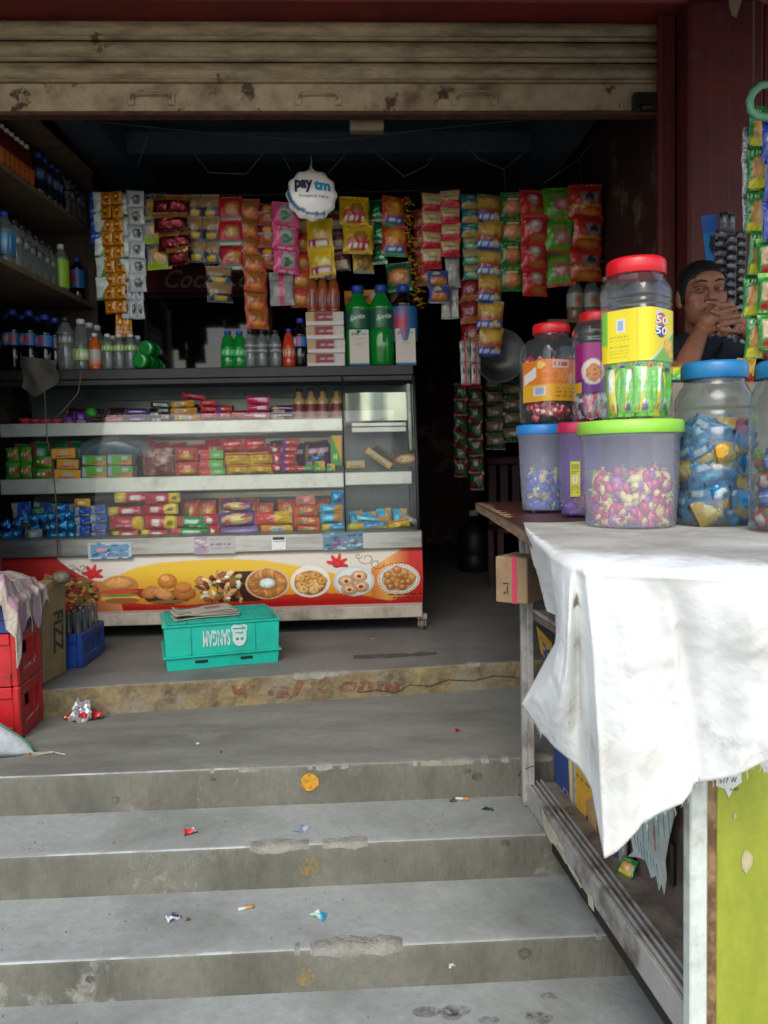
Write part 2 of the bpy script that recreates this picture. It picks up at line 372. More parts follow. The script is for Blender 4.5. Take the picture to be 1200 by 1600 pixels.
# ------------------------------------------------------------------ rolling shutter
SLATM = mat('cream_shutter_paint', '8f8062', .6, dirt='4f3d2a', dscale=4, damt=(.42, .74), bump=.35, bscale=30, dirt2='4a2d1c', d2=(5.5, .62, .66), stretch=(1, 1, 5))
RAILM = mat('rusty_shutter_rail', '96876a', .65, dirt='5e4630', dscale=5, damt=(.44, .70), bump=.5, bscale=35, dirt2='3c2114', d2=(7, .58, .63))
RUST = mat('rust', '4a2a18', .85, dirt='2f1a10', dscale=20, bump=.8, bscale=60)
DARKM = mat('dark_iron', '22211f', .5, .6, dirt='3a2a20', dscale=12)
sh = thing('rolling_shutter', 'rusty cream rolling shutter half rolled up above the shop front', 'shutter', (0, 3.56, 2.42))
SX0, SX1 = -1.59, 1.45
zs = [pY(500, y, 3.55).z - 2.42 for y in (30, 62, 95, 129, 175)]
for k in range(3):
    zt, zb = zs[k], zs[k + 1]; h = zt - zb
    pr = [(.0, 0), (-.012, .04), (-.016, .10), (-.012, .16), (.002, .2), (.003, .27), (-.004, .34), (-.010, .55), (-.009, .78), (.002, .93), (.010, 1)]
    MB().grid(lambda u, v: Vector((SX0 + (SX1 - SX0) * u, pr[int(round(v * 10))][0] - .0 + mn.noise(Vector((u * 9, k, v))) * .001, zb + h * pr[int(round(v * 10))][1])), 60, 10).obj('slat', SLATM, sh)
mb = MB(); mb.box(SX0, SX1, -.012, .012, zs[4], zs[3] - .004, ch=.004); mb.obj('bottom_rail', RAILM, sh)
MB().box(SX0, SX1, -.03, .03, zs[4] - .018, zs[4] - .002, ch=.004).obj('angle_iron', RUST, sh)
for px in (236, 497, 742):
    p = pY(px, 150, 3.545); x = p.x; z = p.z - 2.42; mb = MB()
    mb.tube([(x - .085, -.012, z - .02), (x - .08, -.035, z), (x - .05, -.045, z + .008), (x + .05, -.045, z + .008), (x + .08, -.035, z), (x + .085, -.012, z - .02)], .0048, 8)
    mb.box(x - .10, x - .07, -.02, -.0125, z - .04, z + .012, ch=.003); mb.box(x + .07, x + .10, -.02, -.0125, z - .04, z + .012, ch=.003)
    mb.obj('handle', RAILM, sh)
p = pY(1008, 155, 3.54); mb = MB(); mb.box(p.x - .06, p.x + .05, -.05, -.0125, p.z - 2.48, p.z - 2.40, ch=.008); mb.tube([(p.x - .03, -.055, p.z - 2.47), (p.x + .03, -.055, p.z - 2.47)], .014)
mb.obj('lock', DARKM, sh)
gr = thing('shutter_guide', 'dark red steel guide channel beside the right pier', 'guide rail', (1.44, 3.55, 0))
MB().box(-.03, .025, -.04, .05, 0, 2.81, ch=.004).obj('channel', REDP, gr); MB().box(-.055, -.031, -.045, -.03, 0, 2.81).obj('flange', REDP, gr)
t = thing('wooden_bracket', 'pale wooden block fixed under the middle of the shutter', 'bracket', pY(573, 190, 3.62))
MB().box(-.075, .075, -.02, .03, -.045, .03, ch=.005).obj('block', mat('old_wood', '6a5a46', .8, dirt='463a2c', dscale=8, stretch=(1, 1, 8)), t)
# worn red hand-painted word on the yellow riser, orange dots on the other risers
REDW = worn('worn_red_brush_paint', '74302a', .38, .62, 34, amt=.55); ORD_ = worn('worn_orange_dot_paint', 'b4821e', .32, .52, 60); ORD2 = worn('faint_orange_dot_paint', '98804a', .44, .66, 40, amt=.55)
wl = thing('painted_word', 'worn red hand painted word on the yellow edge of the platform', 'painted word', (.1, edgeA(.1) - .004, Z1 + .015))
axx = Vector((1, .108, 0)).normalized()
for body, xa, xb, y0, y1 in (('w', 362, 402, 1070, 1092), ('el', 418, 478, 1062, 1092), ('C', 496, 516, 1056, 1084), ('ome', 530, 625, 1064, 1082)):
    def onr(px, py):
        d = ray(px, py); nn = Vector((-.108, 1, 0)); P0 = Vector((0, edgeA(0) - .003, 0)); k = (P0 - CAM).dot(nn) / d.dot(nn); return CAM + d * k
    a, b = onr(xa, y1), onr(xb, y1); c = onr(xa, y0)
    mb = MB(); text(mb, body, a, (b - a).normalized(), (0, 0, 1), (b - a).length, c.z - a.z, .035, .25); mb.obj('brush_letters', REDW, wl, world=True)
def dot(px, py, r, Y, m, lab, nm='paint_dot'):
    p = pY(px, py, Y - .004); o = MB(); o.prism([(r * math.cos(a * .3927) * (1 + .06 * math.sin(a * 3)), r * math.sin(a * .3927)) for a in range(16)], (0, 0, 0), (1, 0, 0), (0, 0, 1), .0015)
    tag(o.obj(nm, m, loc=p), lab, 'paint dot')
dot(484, 1222, .031, YB, ORD_, 'bright orange painted dot on the uppermost grey step')
dot(484, 1354, .031, YC, ORD2, 'faded orange painted dot on the second grey step')
dot(478, 1526, .026, YD, ORD2, 'almost worn off orange dot on the lowest riser')
SPT = worn('cement_spatter', '85877f', .44, .66, 55, amt=.6); SPD = worn('dark_spatter', '3f3d35', .42, .64, 55, amt=.6)
for m_, nm, pts in ((SPT, 'cement_spatter', ((371, 1223, YB, .016), (515, 1220, YB, .014), (556, 1204, YB, .026), (235, 1215, YB, .012), (669, 1324, YC, .022), (225, 1345, YC, .05), (300, 1348, YC, .03), (160, 1500, YD, .04), (610, 1500, YD, .02), (660, 1535, YD, .012))), (SPD, 'dark_spatter', ((579, 1213, YB, .008), (333, 1216, YB, .014), (180, 1250, YB, .016), (745, 1213, YB, .02), (730, 1205, YB, .014), (790, 1318, YC, .016), (600, 1345, YC, .008), (820, 1490, YD, .02), (140, 1530, YD, .012)))):
    mb = MB()
    for k, (px, py, Y, r) in enumerate(pts):
        c = pY(px, py, Y - .004); mb.add([(c.x + r * (1 + .4 * mn.noise(Vector((k * 3, j * .9, 0)))) * math.cos(j * .5236), c.y, c.z + r * .8 * (1 + .4 * mn.noise(Vector((k * 3, j * .9, 5)))) * math.sin(j * .5236)) for j in range(12)], [tuple(range(12))])
    mb.obj(nm, m_, kind='stuff')
# crack in the yellow riser
mb = MB(); pts = []
for i, (px, py) in enumerate(((560, 1082), (590, 1078), (618, 1083), (640, 1070), (672, 1072), (700, 1062), (740, 1064), (770, 1056), (806, 1058))): pts.append(onr(px, py))
mb.tube(pts, .0014, 5); tag(mb.obj('riser_crack', mat('crack_shadow', '2b241c', .95)), 'thin dark crack running across the right of the yellow riser', 'crack')
MB().grid(lambda u, v: pZ(*(Vector((552 + 130 * u, 1024 + 5 * v - 6 * u)) + Vector((0, 3 * mn.noise(Vector((u * 8, v, 1)))))), .003), 20, 1).obj('floor_groove', mat('groove_dirt', '45423d', .95), kind='structure')
# ------------------------------------------------------------------ packets: prints, pillow meshes
FOIL = vmat('packet_foil', .27, .75, 38, spec=.7); PAPER = vmat('printed_paper', .7); LAB = vmat('bottle_label_print', .4); SHINY = vmat('shiny_foil', .18, .8, 45, metal=.55)
SILV = mat('silver_foil', 'a9abaa', .25, .8, bump=.8, bscale=50, fine=0)
def P(bg, *ops, seed=1, w=26, h=26):
    c = Canvas(w, h, bg)
    for o in ops: getattr(c, o[0])(*o[1:])
    return c.noise(.08, seed)
PR = dict(
 blue=P('27489c', ('rect', 0, 1, .4, .6, '3a62b8'), ('scrib', .1, .9, .5, 'a9b8d8')),
 wgreen=P('b9c3bf', ('diag', 1, -1, .25, '4e8f3c'), ('rect', 0, 1, 0, .14, '2c6a34'), ('rect', .1, .5, .6, .9, 'd8ddd8')),
 orange2=P('c98a1e', ('rect', 0, 1, 0, .16, '9c5a18'), ('ell', .5, .6, .3, .25, '8a3d12'), ('ell', .5, .62, .2, .14, 'd9a02c'), ('scrib', .15, .85, .28, '7a3512')),
 mint=P('9fb4ac', ('rect', 0, .12, 0, 1, '2f6b4c'), ('rect', 0, 1, 0, .1, '2f6b4c'), ('rect', .3, .8, .3, .8, 'b7c8c2')),
 dots=P('a8b0b2', ('ell', .55, .5, .26, .3, '2c2b35'), ('ell', .48, .58, .1, .1, '8b8d95'), ('rect', 0, .1, 0, 1, '8a9494')),
 chips_grey=P('8d8f8c', ('rect', 0, 1, 0, .2, '8fa52a'), ('ell', .6, .5, .3, .28, 'b78a45'), ('scrib', .1, .8, .82, '5a5d5c')),
 maroon=P('4a1216', ('rect', 0, 1, .7, .95, 'b08040'), ('rect', .25, .75, .2, .55, '8a2f3a'), ('scrib', .2, .8, .4, 'caa0a0')),
 navy=P('1f2836', ('rect', .04, .96, .45, 1, '8d7352'), ('ell', .5, .22, .26, .12, 'b79a2e'), ('rect', 0, 1, 0, .1, '39485a')),
 redcookie=P('a81f30', ('ell', .62, .52, .3, .28, '9a6a32'), ('ell', .62, .52, .22, .2, 'b98444'), ('rect', 0, 1, 0, .16, '1f7a78'), ('rect', .1, .9, .02, .12, 'c8b8a8')),
 orangebrown=P('9c5322', ('rect', 0, 1, .0, .45, 'a84a30'), ('ell', .5, .24, .3, .14, 'c9802c'), ('rect', .1, .9, .5, .9, '8c5a24')),
 magenta=P('5f1636', ('rect', .05, .95, .0, .5, '93451f'), ('ell', .5, .75, .3, .13, 'c98f22'), ('rect', 0, 1, .5, .58, '8a8aa8')),
 pink=P('c8487e', ('ell', .5, .5, .3, .34, 'a9b0a4'), ('ell', .45, .42, .2, .16, '3d6f58'), ('scrib', .2, .8, .86, 'e6b8cc'), ('scrib', .2, .8, .1, 'e0a0bc')),
 greypink=P('84878a', ('rect', .4, .6, 0, 1, 'b23a5c'), ('scrib', .05, .38, .7, '50555a'), ('scrib', .62, .95, .4, '50555a')),
 orange=P('a8572a', ('rect', 0, 1, .55, 1, 'b8452e'), ('ell', .5, .35, .36, .2, 'b98a3c')),
 yellow=P('c8a81c', ('rect', .15, .85, .1, .3, '9a2f62'), ('scrib', .2, .8, .2, 'e8dcd0', .05), ('ell', .65, .45, .2, .14, 'd8c46a'), ('ell', .4, .55, .18, .12, 'd0b850'), ('rect', 0, 1, .84, 1, 'd4b422')),
 yellowred=P('c4a21e', ('ell', .5, .34, .4, .24, 'a92a26'), ('scrib', .2, .8, .26, 'e8e0d8', .06), ('ell', .6, .62, .24, .16, '8a6a28'), ('rect', 0, 1, .86, 1, 'd8b420')),
 maroonwhite=P('4b1c22', ('rect', .1, .9, .1, .45, 'b9ac90'), ('ell', .5, .6, .3, .16, '6d3a24'), ('scrib', .15, .85, .82, 'a08890')),
 yellowblue=P('a8922c', ('ell', .45, .75, .3, .1, '3a5a9a'), ('ell', .5, .4, .36, .26, '8c6a2a'), ('rect', 0, 1, 0, .14, '8a8c8c')),
 green=P('17603a', ('ell', .5, .55, .34, .3, '2f7c4e'), ('rect', 0, 1, 0, .12, '94a89c'), ('scrib', .2, .8, .3, '8ab49a')),
 redblue=P('a82a22', ('ell', .5, .6, .4, .34, 'b9722c'), ('ell', .55, .66, .22, .18, 'c99438'), ('ell', .5, .22, .4, .13, '2c4c9c'), ('scrib', .25, .75, .22, 'd8d8e0'), ('rect', 0, 1, 0, .08, '3f8a4c')),
 greenorange=P('1f5230', ('ell', .5, .5, .42, .3, 'a86a3a'), ('ell', .5, .5, .3, .2, 'b97c4c'), ('rect', 0, 1, 0, .14, '2c7a44')),
 redcream=P('ad1c2c', ('rect', .04, .96, .42, .92, 'b8a878'), ('scrib', .2, .8, .55, '8a7448', .04), ('ell', .55, .74, .25, .1, 'c8b88c')),
 redbrown=P('8c1f28', ('rect', .0, 1, .0, .45, '93582a'), ('ell', .5, .74, .34, .16, 'a84450'), ('scrib', .2, .8, .74, 'c890a0')),
 bluesilver=P('3a4a86', ('ell', .5, .36, .4, .26, 'a8682c'), ('ell', .4, .84, .2, .1, 'c4b48c'), ('rect', 0, 1, 0, .1, '8a8c90')),
 silver=P('8d8f88', ('ell', .5, .5, .3, .35, 'a6a8a0'), ('scrib', .2, .8, .5, '6d6f68')),
 teal=P('146a78', ('rect', .05, .95, .0, .42, 'a48a4c'), ('ell', .5, .74, .34, .16, '2f92a0'), ('ell', .45, .74, .14, .08, 'c8a83a')),
 tealgreen=P('1a6a54', ('rect', .05, .95, .5, .95, 'a0885a'), ('ell', .5, .25, .36, .14, '7db4a4'), ('ell', .5, .25, .14, .08, 'c0a030')),
 blueorange=P('1f459a', ('rect', 0, 1, .4, 1, '9c8038'), ('ell', .5, .68, .42, .22, 'c4a04c'), ('rect', 0, 1, .36, .44, 'a04a2c'), ('ell', .7, .2, .16, .1, 'c8b070'), ('scrib', .08, .6, .2, 'c0cce8', .05)),
 greenpeach=P('1c6a30', ('ell', .5, .42, .42, .3, 'b8763e'), ('ell', .5, .42, .34, .2, 'c48a58'), ('scrib', .2, .8, .86, 'b0a03c'), ('rect', .25, .75, .66, .72, 'd0d0c0')),
 red=P('b8282c', ('ell', .52, .62, .28, .22, 'b48c84'), ('ell', .5, .66, .16, .1, 'd8cac4'), ('ell', .6, .2, .3, .14, 'a8602c'), ('rect', 0, 1, .92, 1, 'c84440')),
 greenpink=P('4f9a26', ('ell', .62, .42, .28, .22, 'b06a6a'), ('ell', .62, .44, .16, .12, 'c89a90'), ('ell', .5, .72, .36, .12, '7a8c4c'), ('rect', 0, 1, 0, .12, 'a8452c')),
 red2=P('b02c24', ('ell', .6, .6, .3, .2, '8f7a74'), ('ell', .6, .62, .14, .12, '3a3540'), ('ell', .5, .16, .36, .12, 'b8742c'), ('rect', 0, 1, .3, .36, 'b8862c')),
 darkred=P('6d1420', ('rect', 0, 1, 0, .2, '93581f'), ('ell', .5, .6, .3, .26, '84303a')),
 whitered=P('9a9896', ('rect', .42, .54, 0, 1, 'a82a34'), ('rect', 0, 1, 0, .12, 'a82a34'), ('ell', .25, .6, .12, .14, '4a4a52'), ('ell', .76, .6, .12, .14, '4a4a52')),
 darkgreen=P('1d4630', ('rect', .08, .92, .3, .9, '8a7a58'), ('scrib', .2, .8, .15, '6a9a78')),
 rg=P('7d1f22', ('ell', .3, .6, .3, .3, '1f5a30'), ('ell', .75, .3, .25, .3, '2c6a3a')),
 noodle=P('1f7a34', ('ell', .55, .45, .38, .34, 'b98a4c'), ('ell', .6, .4, .22, .18, 'd0a860'), ('rect', .1, .9, .06, .2, 'c8c034'), ('scrib', .2, .8, .84, 'd8d8b0')),
 noodlered=P('2a7a2e', ('rect', .1, 1, .3, .75, 'b8a078'), ('ell', .55, .5, .3, .2, 'c08a54'), ('ell', .55, .2, .42, .12, 'b02424'), ('rect', .0, 1, .92, 1, '7ac040')),
 bluepack=P('2c3f9c', ('ell', .5, .5, .4, .3, '6a7cc4'), ('scrib', .15, .85, .55, 'c8d0ec', .06), ('rect', 0, 1, 0, .15, '1c2a70')),
 redpack=P('c22a2e', ('ell', .55, .45, .32, .28, 'd8c0b0'), ('scrib', .2, .9, .82, 'e0c040', .05)),
 black=P('1c1d1f', ('ell', .5, .55, .38, .34, '4a4b50'), ('ell', .45, .6, .2, .16, '77797e')),
 bluecard=P('1f7ab8', ('rect', 0, 1, .8, 1, '2a5aa8'), ('ell', .6, .62, .3, .14, '14202a'), ('scrib', .2, .9, .3, 'd8c040', .04), ('scrib', .3, .8, .18, 'd8e0e8', .05)),
 # packets of the display case
 choc=P('321018', ('rect', 0, .3, .2, .8, '5a1a3a'), ('scrib', .2, .8, .5, '8f6a88')),
 redsweet=P('b02430', ('rect', 0, 1, .6, .8, 'c84450'), ('scrib', .1, .9, .4, 'e0a8a8')),
 purple=P('4a1f6a', ('ell', .5, .5, .3, .3, '7a3a9a'), ('rect', .2, .8, .05, .2, 'c0b4a8')),
 purplebar=P('3c1a5c', ('rect', .15, .85, .35, .7, '6d4a8c'), ('scrib', .2, .8, .55, 'c8b8d8', .08)),
 blackwhite=P('1d1c20', ('rect', .2, .85, .25, .75, 'b9bcbc'), ('ell', .5, .5, .22, .18, '77797c')),
 orangewrap=P('c98a1c', ('rect', .2, .6, .25, .75, 'c9c8b8'), ('ell', .4, .5, .14, .18, '8a9a90'), ('scrib', .65, .95, .5, '9a5a12', .06)),
 redwrap=P('b01c2e', ('rect', .1, .9, .35, .6, 'd0485a'), ('scrib', .15, .85, .72, 'e8b0b8', .05), ('scrib', .3, .8, .25, '701020', .05)),
 pinkbox=P('c02a60', ('rect', .55, .9, .35, .75, 'd8c8cc'), ('scrib', .1, .5, .6, 'e8a0bc', .07), ('rect', 0, 1, 0, .12, '8c1c44')),
 purplepack=P('4c1848', ('ell', .22, .6, .16, .26, 'c0a080'), ('scrib', .4, .95, .65, 'd8c0d8', .08), ('rect', .1, .6, .05, .3, 'b8bab0')),
 limepack=P('5aa02c', ('rect', 0, .35, 0, 1, '3c8a34'), ('ell', .75, .5, .2, .3, 'b84438'), ('scrib', .35, .7, .5, 'd0e0b8', .08)),
 limewhite=P('4f9a30', ('rect', 0, .18, .1, .9, '8f9cae'), ('diag', 1, -1, .45, 'c07a3a'), ('scrib', .3, .8, .3, 'b0402c', .07), ('rect', .6, .85, .6, .85, 'a8b0a8')),
 orangebox=P('d0921c', ('rect', .35, .75, .4, .75, '9aa898'), ('scrib', .2, .9, .2, 'b03a4a', .09)),
 pinkbrown=P('7a4a3e', ('spots', 12, .12, ['a87a68', '5a3028', 'b09080'])),
 salmonpack=P('b8503e', ('ell', .5, .3, .34, .2, 'c89a3c'), ('scrib', .2, .8, .7, 'd89a8c', .07)),
 redgreen=P('5aa83a', ('rect', 0, .42, 0, 1, 'c03a38'), ('ell', .7, .45, .2, .24, 'a0b89a'), ('scrib', .05, .4, .5, 'e0a0a0', .07)),
 yellowpack=P('d2ae24', ('scrib', .2, .8, .55, '8a5a3a', .06), ('rect', 0, 1, .78, .84, 'b04a2a')),
 redpack2=P('c02232', ('scrib', .2, .85, .6, 'e0b0a0', .07), ('ell', .4, .25, .2, .1, 'd07a70')),
 cherrybar=P('b0303c', ('rect', .75, 1, 0, 1, '6a3a8a'), ('scrib', .15, .7, .5, 'd89098', .09)),
 purplered=P('c0402c', ('rect', 0, .35, 0, 1, '7a3a94'), ('scrib', .25, .9, .5, 'e0a8a0', .09)),
 greenyellow=P('3f8f2c', ('diag', 1, 1, 1.1, 'c89a2c'), ('scrib', .15, .6, .3, 'b8d890', .06)),
 yellowwafer=P('c8a020', ('rect', .1, .9, .4, .85, 'a0a09a'), ('scrib', .2, .8, .2, '7a4a14', .05)),
 brownbox=P('4a2c22', ('ell', .5, .5, .4, .34, 'a88a58'), ('ell', .5, .5, .32, .26, 'c0a670'), ('scrib', .3, .7, .5, '5a3a22', .06)),
 darkbox=P('3a2a24', ('rect', .05, .95, .1, .9, '45322a')),
 bluewrap=P('1a7ab4', ('ell', .4, .6, .2, .2, '5ab8e0'), ('ell', .7, .3, .16, .18, '0f4f86')),
 bluewhite=P('2a62b8', ('rect', 0, .28, 0, 1, 'b0bcc0'), ('ell', .62, .55, .24, .3, '1c46a8'), ('rect', .45, .85, .04, .2, 'b8a868')),
 yellowred2=P('b02f3e', ('rect', 0, .3, 0, 1, 'd0b43a'), ('ell', .14, .5, .09, .2, 'e0cc7a'), ('rect', .45, .72, .25, .75, 'c8c0bc'), ('scrib', .74, .98, .5, 'd89098', .08)),
 redyellow2=P('a82c3c', ('rect', .7, 1, 0, 1, 'd2b83c'), ('ell', .84, .5, .07, .2, '8a6a20'), ('rect', .3, .55, .25, .75, 'c4bcb8')),
 redcap=P('9c2436', ('ell', .85, .5, .2, .55, 'd0b030'), ('scrib', .1, .7, .3, 'c87a84', .06)),
 greenpack=P('1f8a4a', ('rect', .35, .75, .4, .75, 'a9c8b4'), ('rect', 0, .2, 0, 1, 'b04048'), ('scrib', .3, .8, .2, '8ad0a0', .05)),
 redwhite=P('b0283a', ('ell', .5, .4, .22, .26, 'd8c8c0'), ('scrib', .2, .8, .75, 'd08088', .06)),
 purplecream=P('5a3a80', ('ell', .5, .5, .42, .36, 'd0b87a'), ('ell', .75, .66, .12, .14, 'b84038'), ('ell', .28, .36, .12, .14, 'b84038'), ('scrib', .3, .7, .55, '7a8a4a', .07)),
 purplelong=P('6a5a98', ('rect', 0, 1, .35, .7, '8478b0'), ('scrib', .2, .8, .5, 'a8a0cc', .05)),
 redyellowbig=P('c04448', ('rect', .55, 1, 0, 1, 'd4b234'), ('scrib', .1, .5, .5, 'd87a7c', .05), ('scrib', .6, .95, .7, 'a8842a', .05)),
 orangewhite=P('c8862e', ('rect', .35, .72, .2, .8, '9fb0b0'), ('rect', .78, 1, 0, 1, 'd0b030'), ('scrib', .4, .7, .5, '50707a', .09)),
 salmon=P('c05a42', ('ell', .35, .5, .14, .2, '5a8a4a'), ('ell', .7, .6, .12, .16, 'd8b050'), ('scrib', .3, .7, .8, 'e0b0a0', .06)),
 salmonlight=P('c07a72', ('ell', .35, .55, .14, .16, '6a7468'), ('scrib', .5, .9, .5, 'd8a8a0', .06)),
 cyan=P('2aa0c8', ('rect', .62, .92, .0, 1, 'c08a3c'), ('ell', .3, .5, .2, .3, '6ac4e0'), ('scrib', .2, .6, .2, '12608a', .07)),
 cyanyellow=P('1f7fb0', ('rect', 0, .3, .0, .9, 'c8ac2c'), ('rect', .5, .9, .35, .6, '4ab4dc'), ('scrib', .35, .9, .8, 'a8d0e0', .05)),
 yellowcyan=P('c0a828', ('rect', .4, 1, .3, 1, '2a7fae'), ('scrib', .5, .9, .6, '8ac0dc', .07)),
 fifty=P('d8c020', ('rect', 0, .5, 0, 1, '6ab83a'), ('rect', .55, .9, .45, .9, 'd0d4d0'), ('scrib', .1, .9, .18, 'b07a30', .05)),
 fiftyg=P('6ab83a', ('diag', -1, 1, .35, 'd8c428'), ('scrib', .1, .6, .25, 'e0e8d0', .05), ('rect', .15, .5, .1, .22, '3a3a7a')),
 bigblue=P('0f6ea2', ('rect', .1, .42, .6, .82, 'b4c4c8'), ('rect', .6, .95, .15, .45, 'b88a38'), ('ell', .3, .3, .2, .16, '4ab0dc')),
 bigblue2=P('0c5f90', ('ell', .5, .5, .3, .3, '2a90c0')),
 gold=P('c89a34', ('ell', .5, .5, .3, .3, 'e0c070')),
 pinkwrap=P('b83a5c', ('ell', .5, .5, .3, .3, 'd0708a')),
)
ks_ = list(PR)
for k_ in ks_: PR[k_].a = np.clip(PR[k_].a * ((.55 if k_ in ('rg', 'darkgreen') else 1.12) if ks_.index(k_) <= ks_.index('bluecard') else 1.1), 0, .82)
PKM = {}
def pillow(key, w, h, d, seed=0, crimp=.08, n=14, axis='v', mtl=None):
    """a filled packet: sealed flat ends (top and bottom, or left and right) and a belly between; front towards -Y, base at z = 0"""
    k = (key, round(w, 3), round(h, 3), round(d, 3), seed, axis)
    if k in PKM: return PKM[k]
    cv = PR[key]; mb = MB()
    def prof(q): q = min(max(q, 0), 1); return math.sin(math.pi * q) ** .55 if 0 < q < 1 else 0
    def fn(sg):
        def f(u, v):
            a, b = (v, u) if axis == 'v' else (u, v)
            end = max(0, (a - crimp) / (1 - 2 * crimp)) if a < 1 - crimp else 1.0
            bulge = prof(min(1, end)) * prof(b) if 0 < end < 1 else 0
            wr = mn.noise(Vector((u * 5 + seed * 3.7, v * 5, sg * 2 + seed))) * .26 * bulge + mn.noise(Vector((u * 13, v * 13 + seed, sg))) * .11 * bulge
            pinch = 1 - .05 * (1 - abs(2 * a - 1)) if axis == 'v' else 1
            e = .006 * math.sin(b * 40 + seed) * (1 if (a < crimp or a > 1 - crimp) else 0)
            x, z = (u - .5) * w, v * h
            if axis == 'v': x *= pinch
            else: z = h * (.5 + (v - .5) * (.97 if crimp < a < 1 - crimp else .9))
            return Vector((x, sg * d * .5 * (bulge + wr) + e * d * 4 * .25, z))
        return f
    mb.grid(fn(-1), n, n, cv); mb.grid(fn(1), n, n, cv, flip=True)
    me = mb.mesh('packet', mtl or FOIL); PKM[k] = me; return me
def boxmesh(key, w, h, d, mtl=None, side='9a8a70'):
    """a printed carton: front towards -Y, base at z = 0"""
    k = ('box', key, round(w, 3), round(h, 3), round(d, 3))
    if k in PKM: return PKM[k]
    mb = MB(); mb.box(-w / 2, w / 2, -d / 2 + .0015, d / 2, 0, h, ch=min(.003, h * .06), colr=side)
    mb.grid(lambda u, v: Vector((-w / 2 + .003 + (w - .006) * u, -d / 2 - .0005, .003 + (h - .006) * v)), 16, 12, PR[key], smooth=False)
    mb.grid(lambda u, v: Vector((-w / 2 + .003 + (w - .006) * u, -d / 2 + .003 + (d - .006) * v, h + .0006)), 10, 6, PR[key], smooth=False)
    me = mb.mesh('carton', mtl or PAPER); PKM[k] = me; return me
def meshobj(name, me, parent=None, loc=None, rot=None): return link(bpy.data.objects.new(name, me), parent, loc, rot)
# ------------------------------------------------------------------ the glass display case
STEEL = mat('brushed_steel', 'a9aca8', .32, .75, dirt='8a8a84', dscale=3, stretch=(1, 8, 8), bump=.05, fine=.05)
STEELP = mat('pale_steel_trim', 'c9ccc2', .3, .2, dirt='8c8c80', dscale=5, damt=(.5, .8), fine=.06)
DIRTY = mat('dirty_white_board', '9c9484', .6, dirt='5f574a', dscale=5, damt=(.45, .7))
BLK = mat('black_top_trim', '101213', .55, dirt='2a2a28', dscale=4)
GREYIN = mat('case_lining', '5d6a70', .35, .3, dirt='47525a', dscale=3)
GLASS = clear('case_glass', 'f8fbf9', 'c8d4d0', .006, .02, 1.16)
SHELFG = clear('shelf_glass', 'd8e6e0', 'c8d4d0', .1, .08, 1.45)
CX0, CX1 = -1.88, .388
def zc(y, Y=4.2, x=600): return pY(x, y, Y).z
zr1, zr0, zb0, zs0 = zc(829), zc(857), zc(949), zc(968)
case = thing('display_case', 'long glass display counter with red and yellow food banner and steel shelf edges', 'display case', (-.75, 4.4, 0))
cg = lambda mb, nm, m, par=case: mb.obj(nm, m, par, world=True)
# painted banner, bulging a little
BW, BH = CX1 - CX0, zr0 - zb0
cv = Canvas(640, 96, 'c9c2b4')
U, V = cv.U, cv.V
def bu(px, py): p = pY(px, py, 4.19); return (p.x - CX0) / BW, (p.z - zb0) / BH
def lerp3(a, b, t): t = t[..., None]; return np.array(col(a)) * (1 - t) + np.array(col(b)) * t
def edge(pts): q = [bu(*p) for p in pts]; return np.interp(U, [p[0] for p in q], [p[1] for p in q])
ye = edge([(150, 940), (165, 916), (185, 899), (215, 886), (250, 879), (300, 875), (360, 873), (410, 875), (450, 881), (490, 889), (530, 897), (565, 903), (585, 915)])
g = (V < ye) & (U > bu(150, 0)[0]) & (U < bu(585, 0)[0]); cv.a[g] = lerp3('d3ac2c', 'cf8a34', np.clip((.6 - V) * 2.2 + np.abs(U - bu(360, 0)[0]) * 1.2, 0, 1))[g]
re_ = edge([(60, 880), (90, 900), (130, 925), (170, 940), (230, 946), (300, 947), (370, 940), (430, 931), (500, 927), (560, 930), (610, 940), (640, 930)])
g = V < re_; cv.a[g] = lerp3('b01c18', 'bd3d26', np.clip((V / np.maximum(re_, .01) - .45) * 1.8, 0, 1))[g]
ee = bu(560, 0)[0]; t = np.clip((U - ee) / (1 - ee), 0, 1); oe = edge([(555, 905), (585, 885), (610, 868), (640, 850), (670, 848)])
g = (V < oe) & (U > ee) & (V > re_ * .9); cv.a[g] = lerp3('d8a050', 'b3281f', np.clip(np.abs(t - .30) * 2.2, 0, 1))[g]
t = np.clip((bu(150, 0)[0] - U) / bu(150, 0)[0], 0, 1); oe = edge([(30, 870), (60, 874), (85, 883), (105, 896), (125, 905), (150, 912)])
g = (V < oe + .3 * t) & (U < bu(150, 0)[0]); cv.a[g] = lerp3('d59a60', 'a8241e', np.clip(t * 2.6 + .15, 0, 1))[g]
cv.rect(0, 1, 0, .035, 'c9a39a')
BWp = 1 / (BW / .00336)
GRN = np.random.RandomState(5).randn(*U.shape); GRN = (GRN + np.roll(GRN, 1, 0) + np.roll(GRN, 1, 1) + np.roll(GRN, -1, 0) + np.roll(GRN, -1, 1)) / 2.5
def E(px, py, rx, ry, c, rot=0):
    u, v = bu(px, py); x, y = (U - u) * BW / .00336, (V - v) * BH / .00336; cr_, sr_ = math.cos(rot), math.sin(rot)
    d = ((x * cr_ + y * sr_) / rx) ** 2 + ((-x * sr_ + y * cr_) / ry) ** 2; m = d <= 1; cv.put(m, c)
    if 2 < rx < 27: cv.a[m] *= (1.15 - .55 * d[m] ** 1.5 + .20 * (y / ry)[m] - .06 * (x / rx)[m] + .10 * GRN[m])[:, None]
    return cv
rr = random.Random(3)
E(126, 928, 30, 25, '8f5a30')
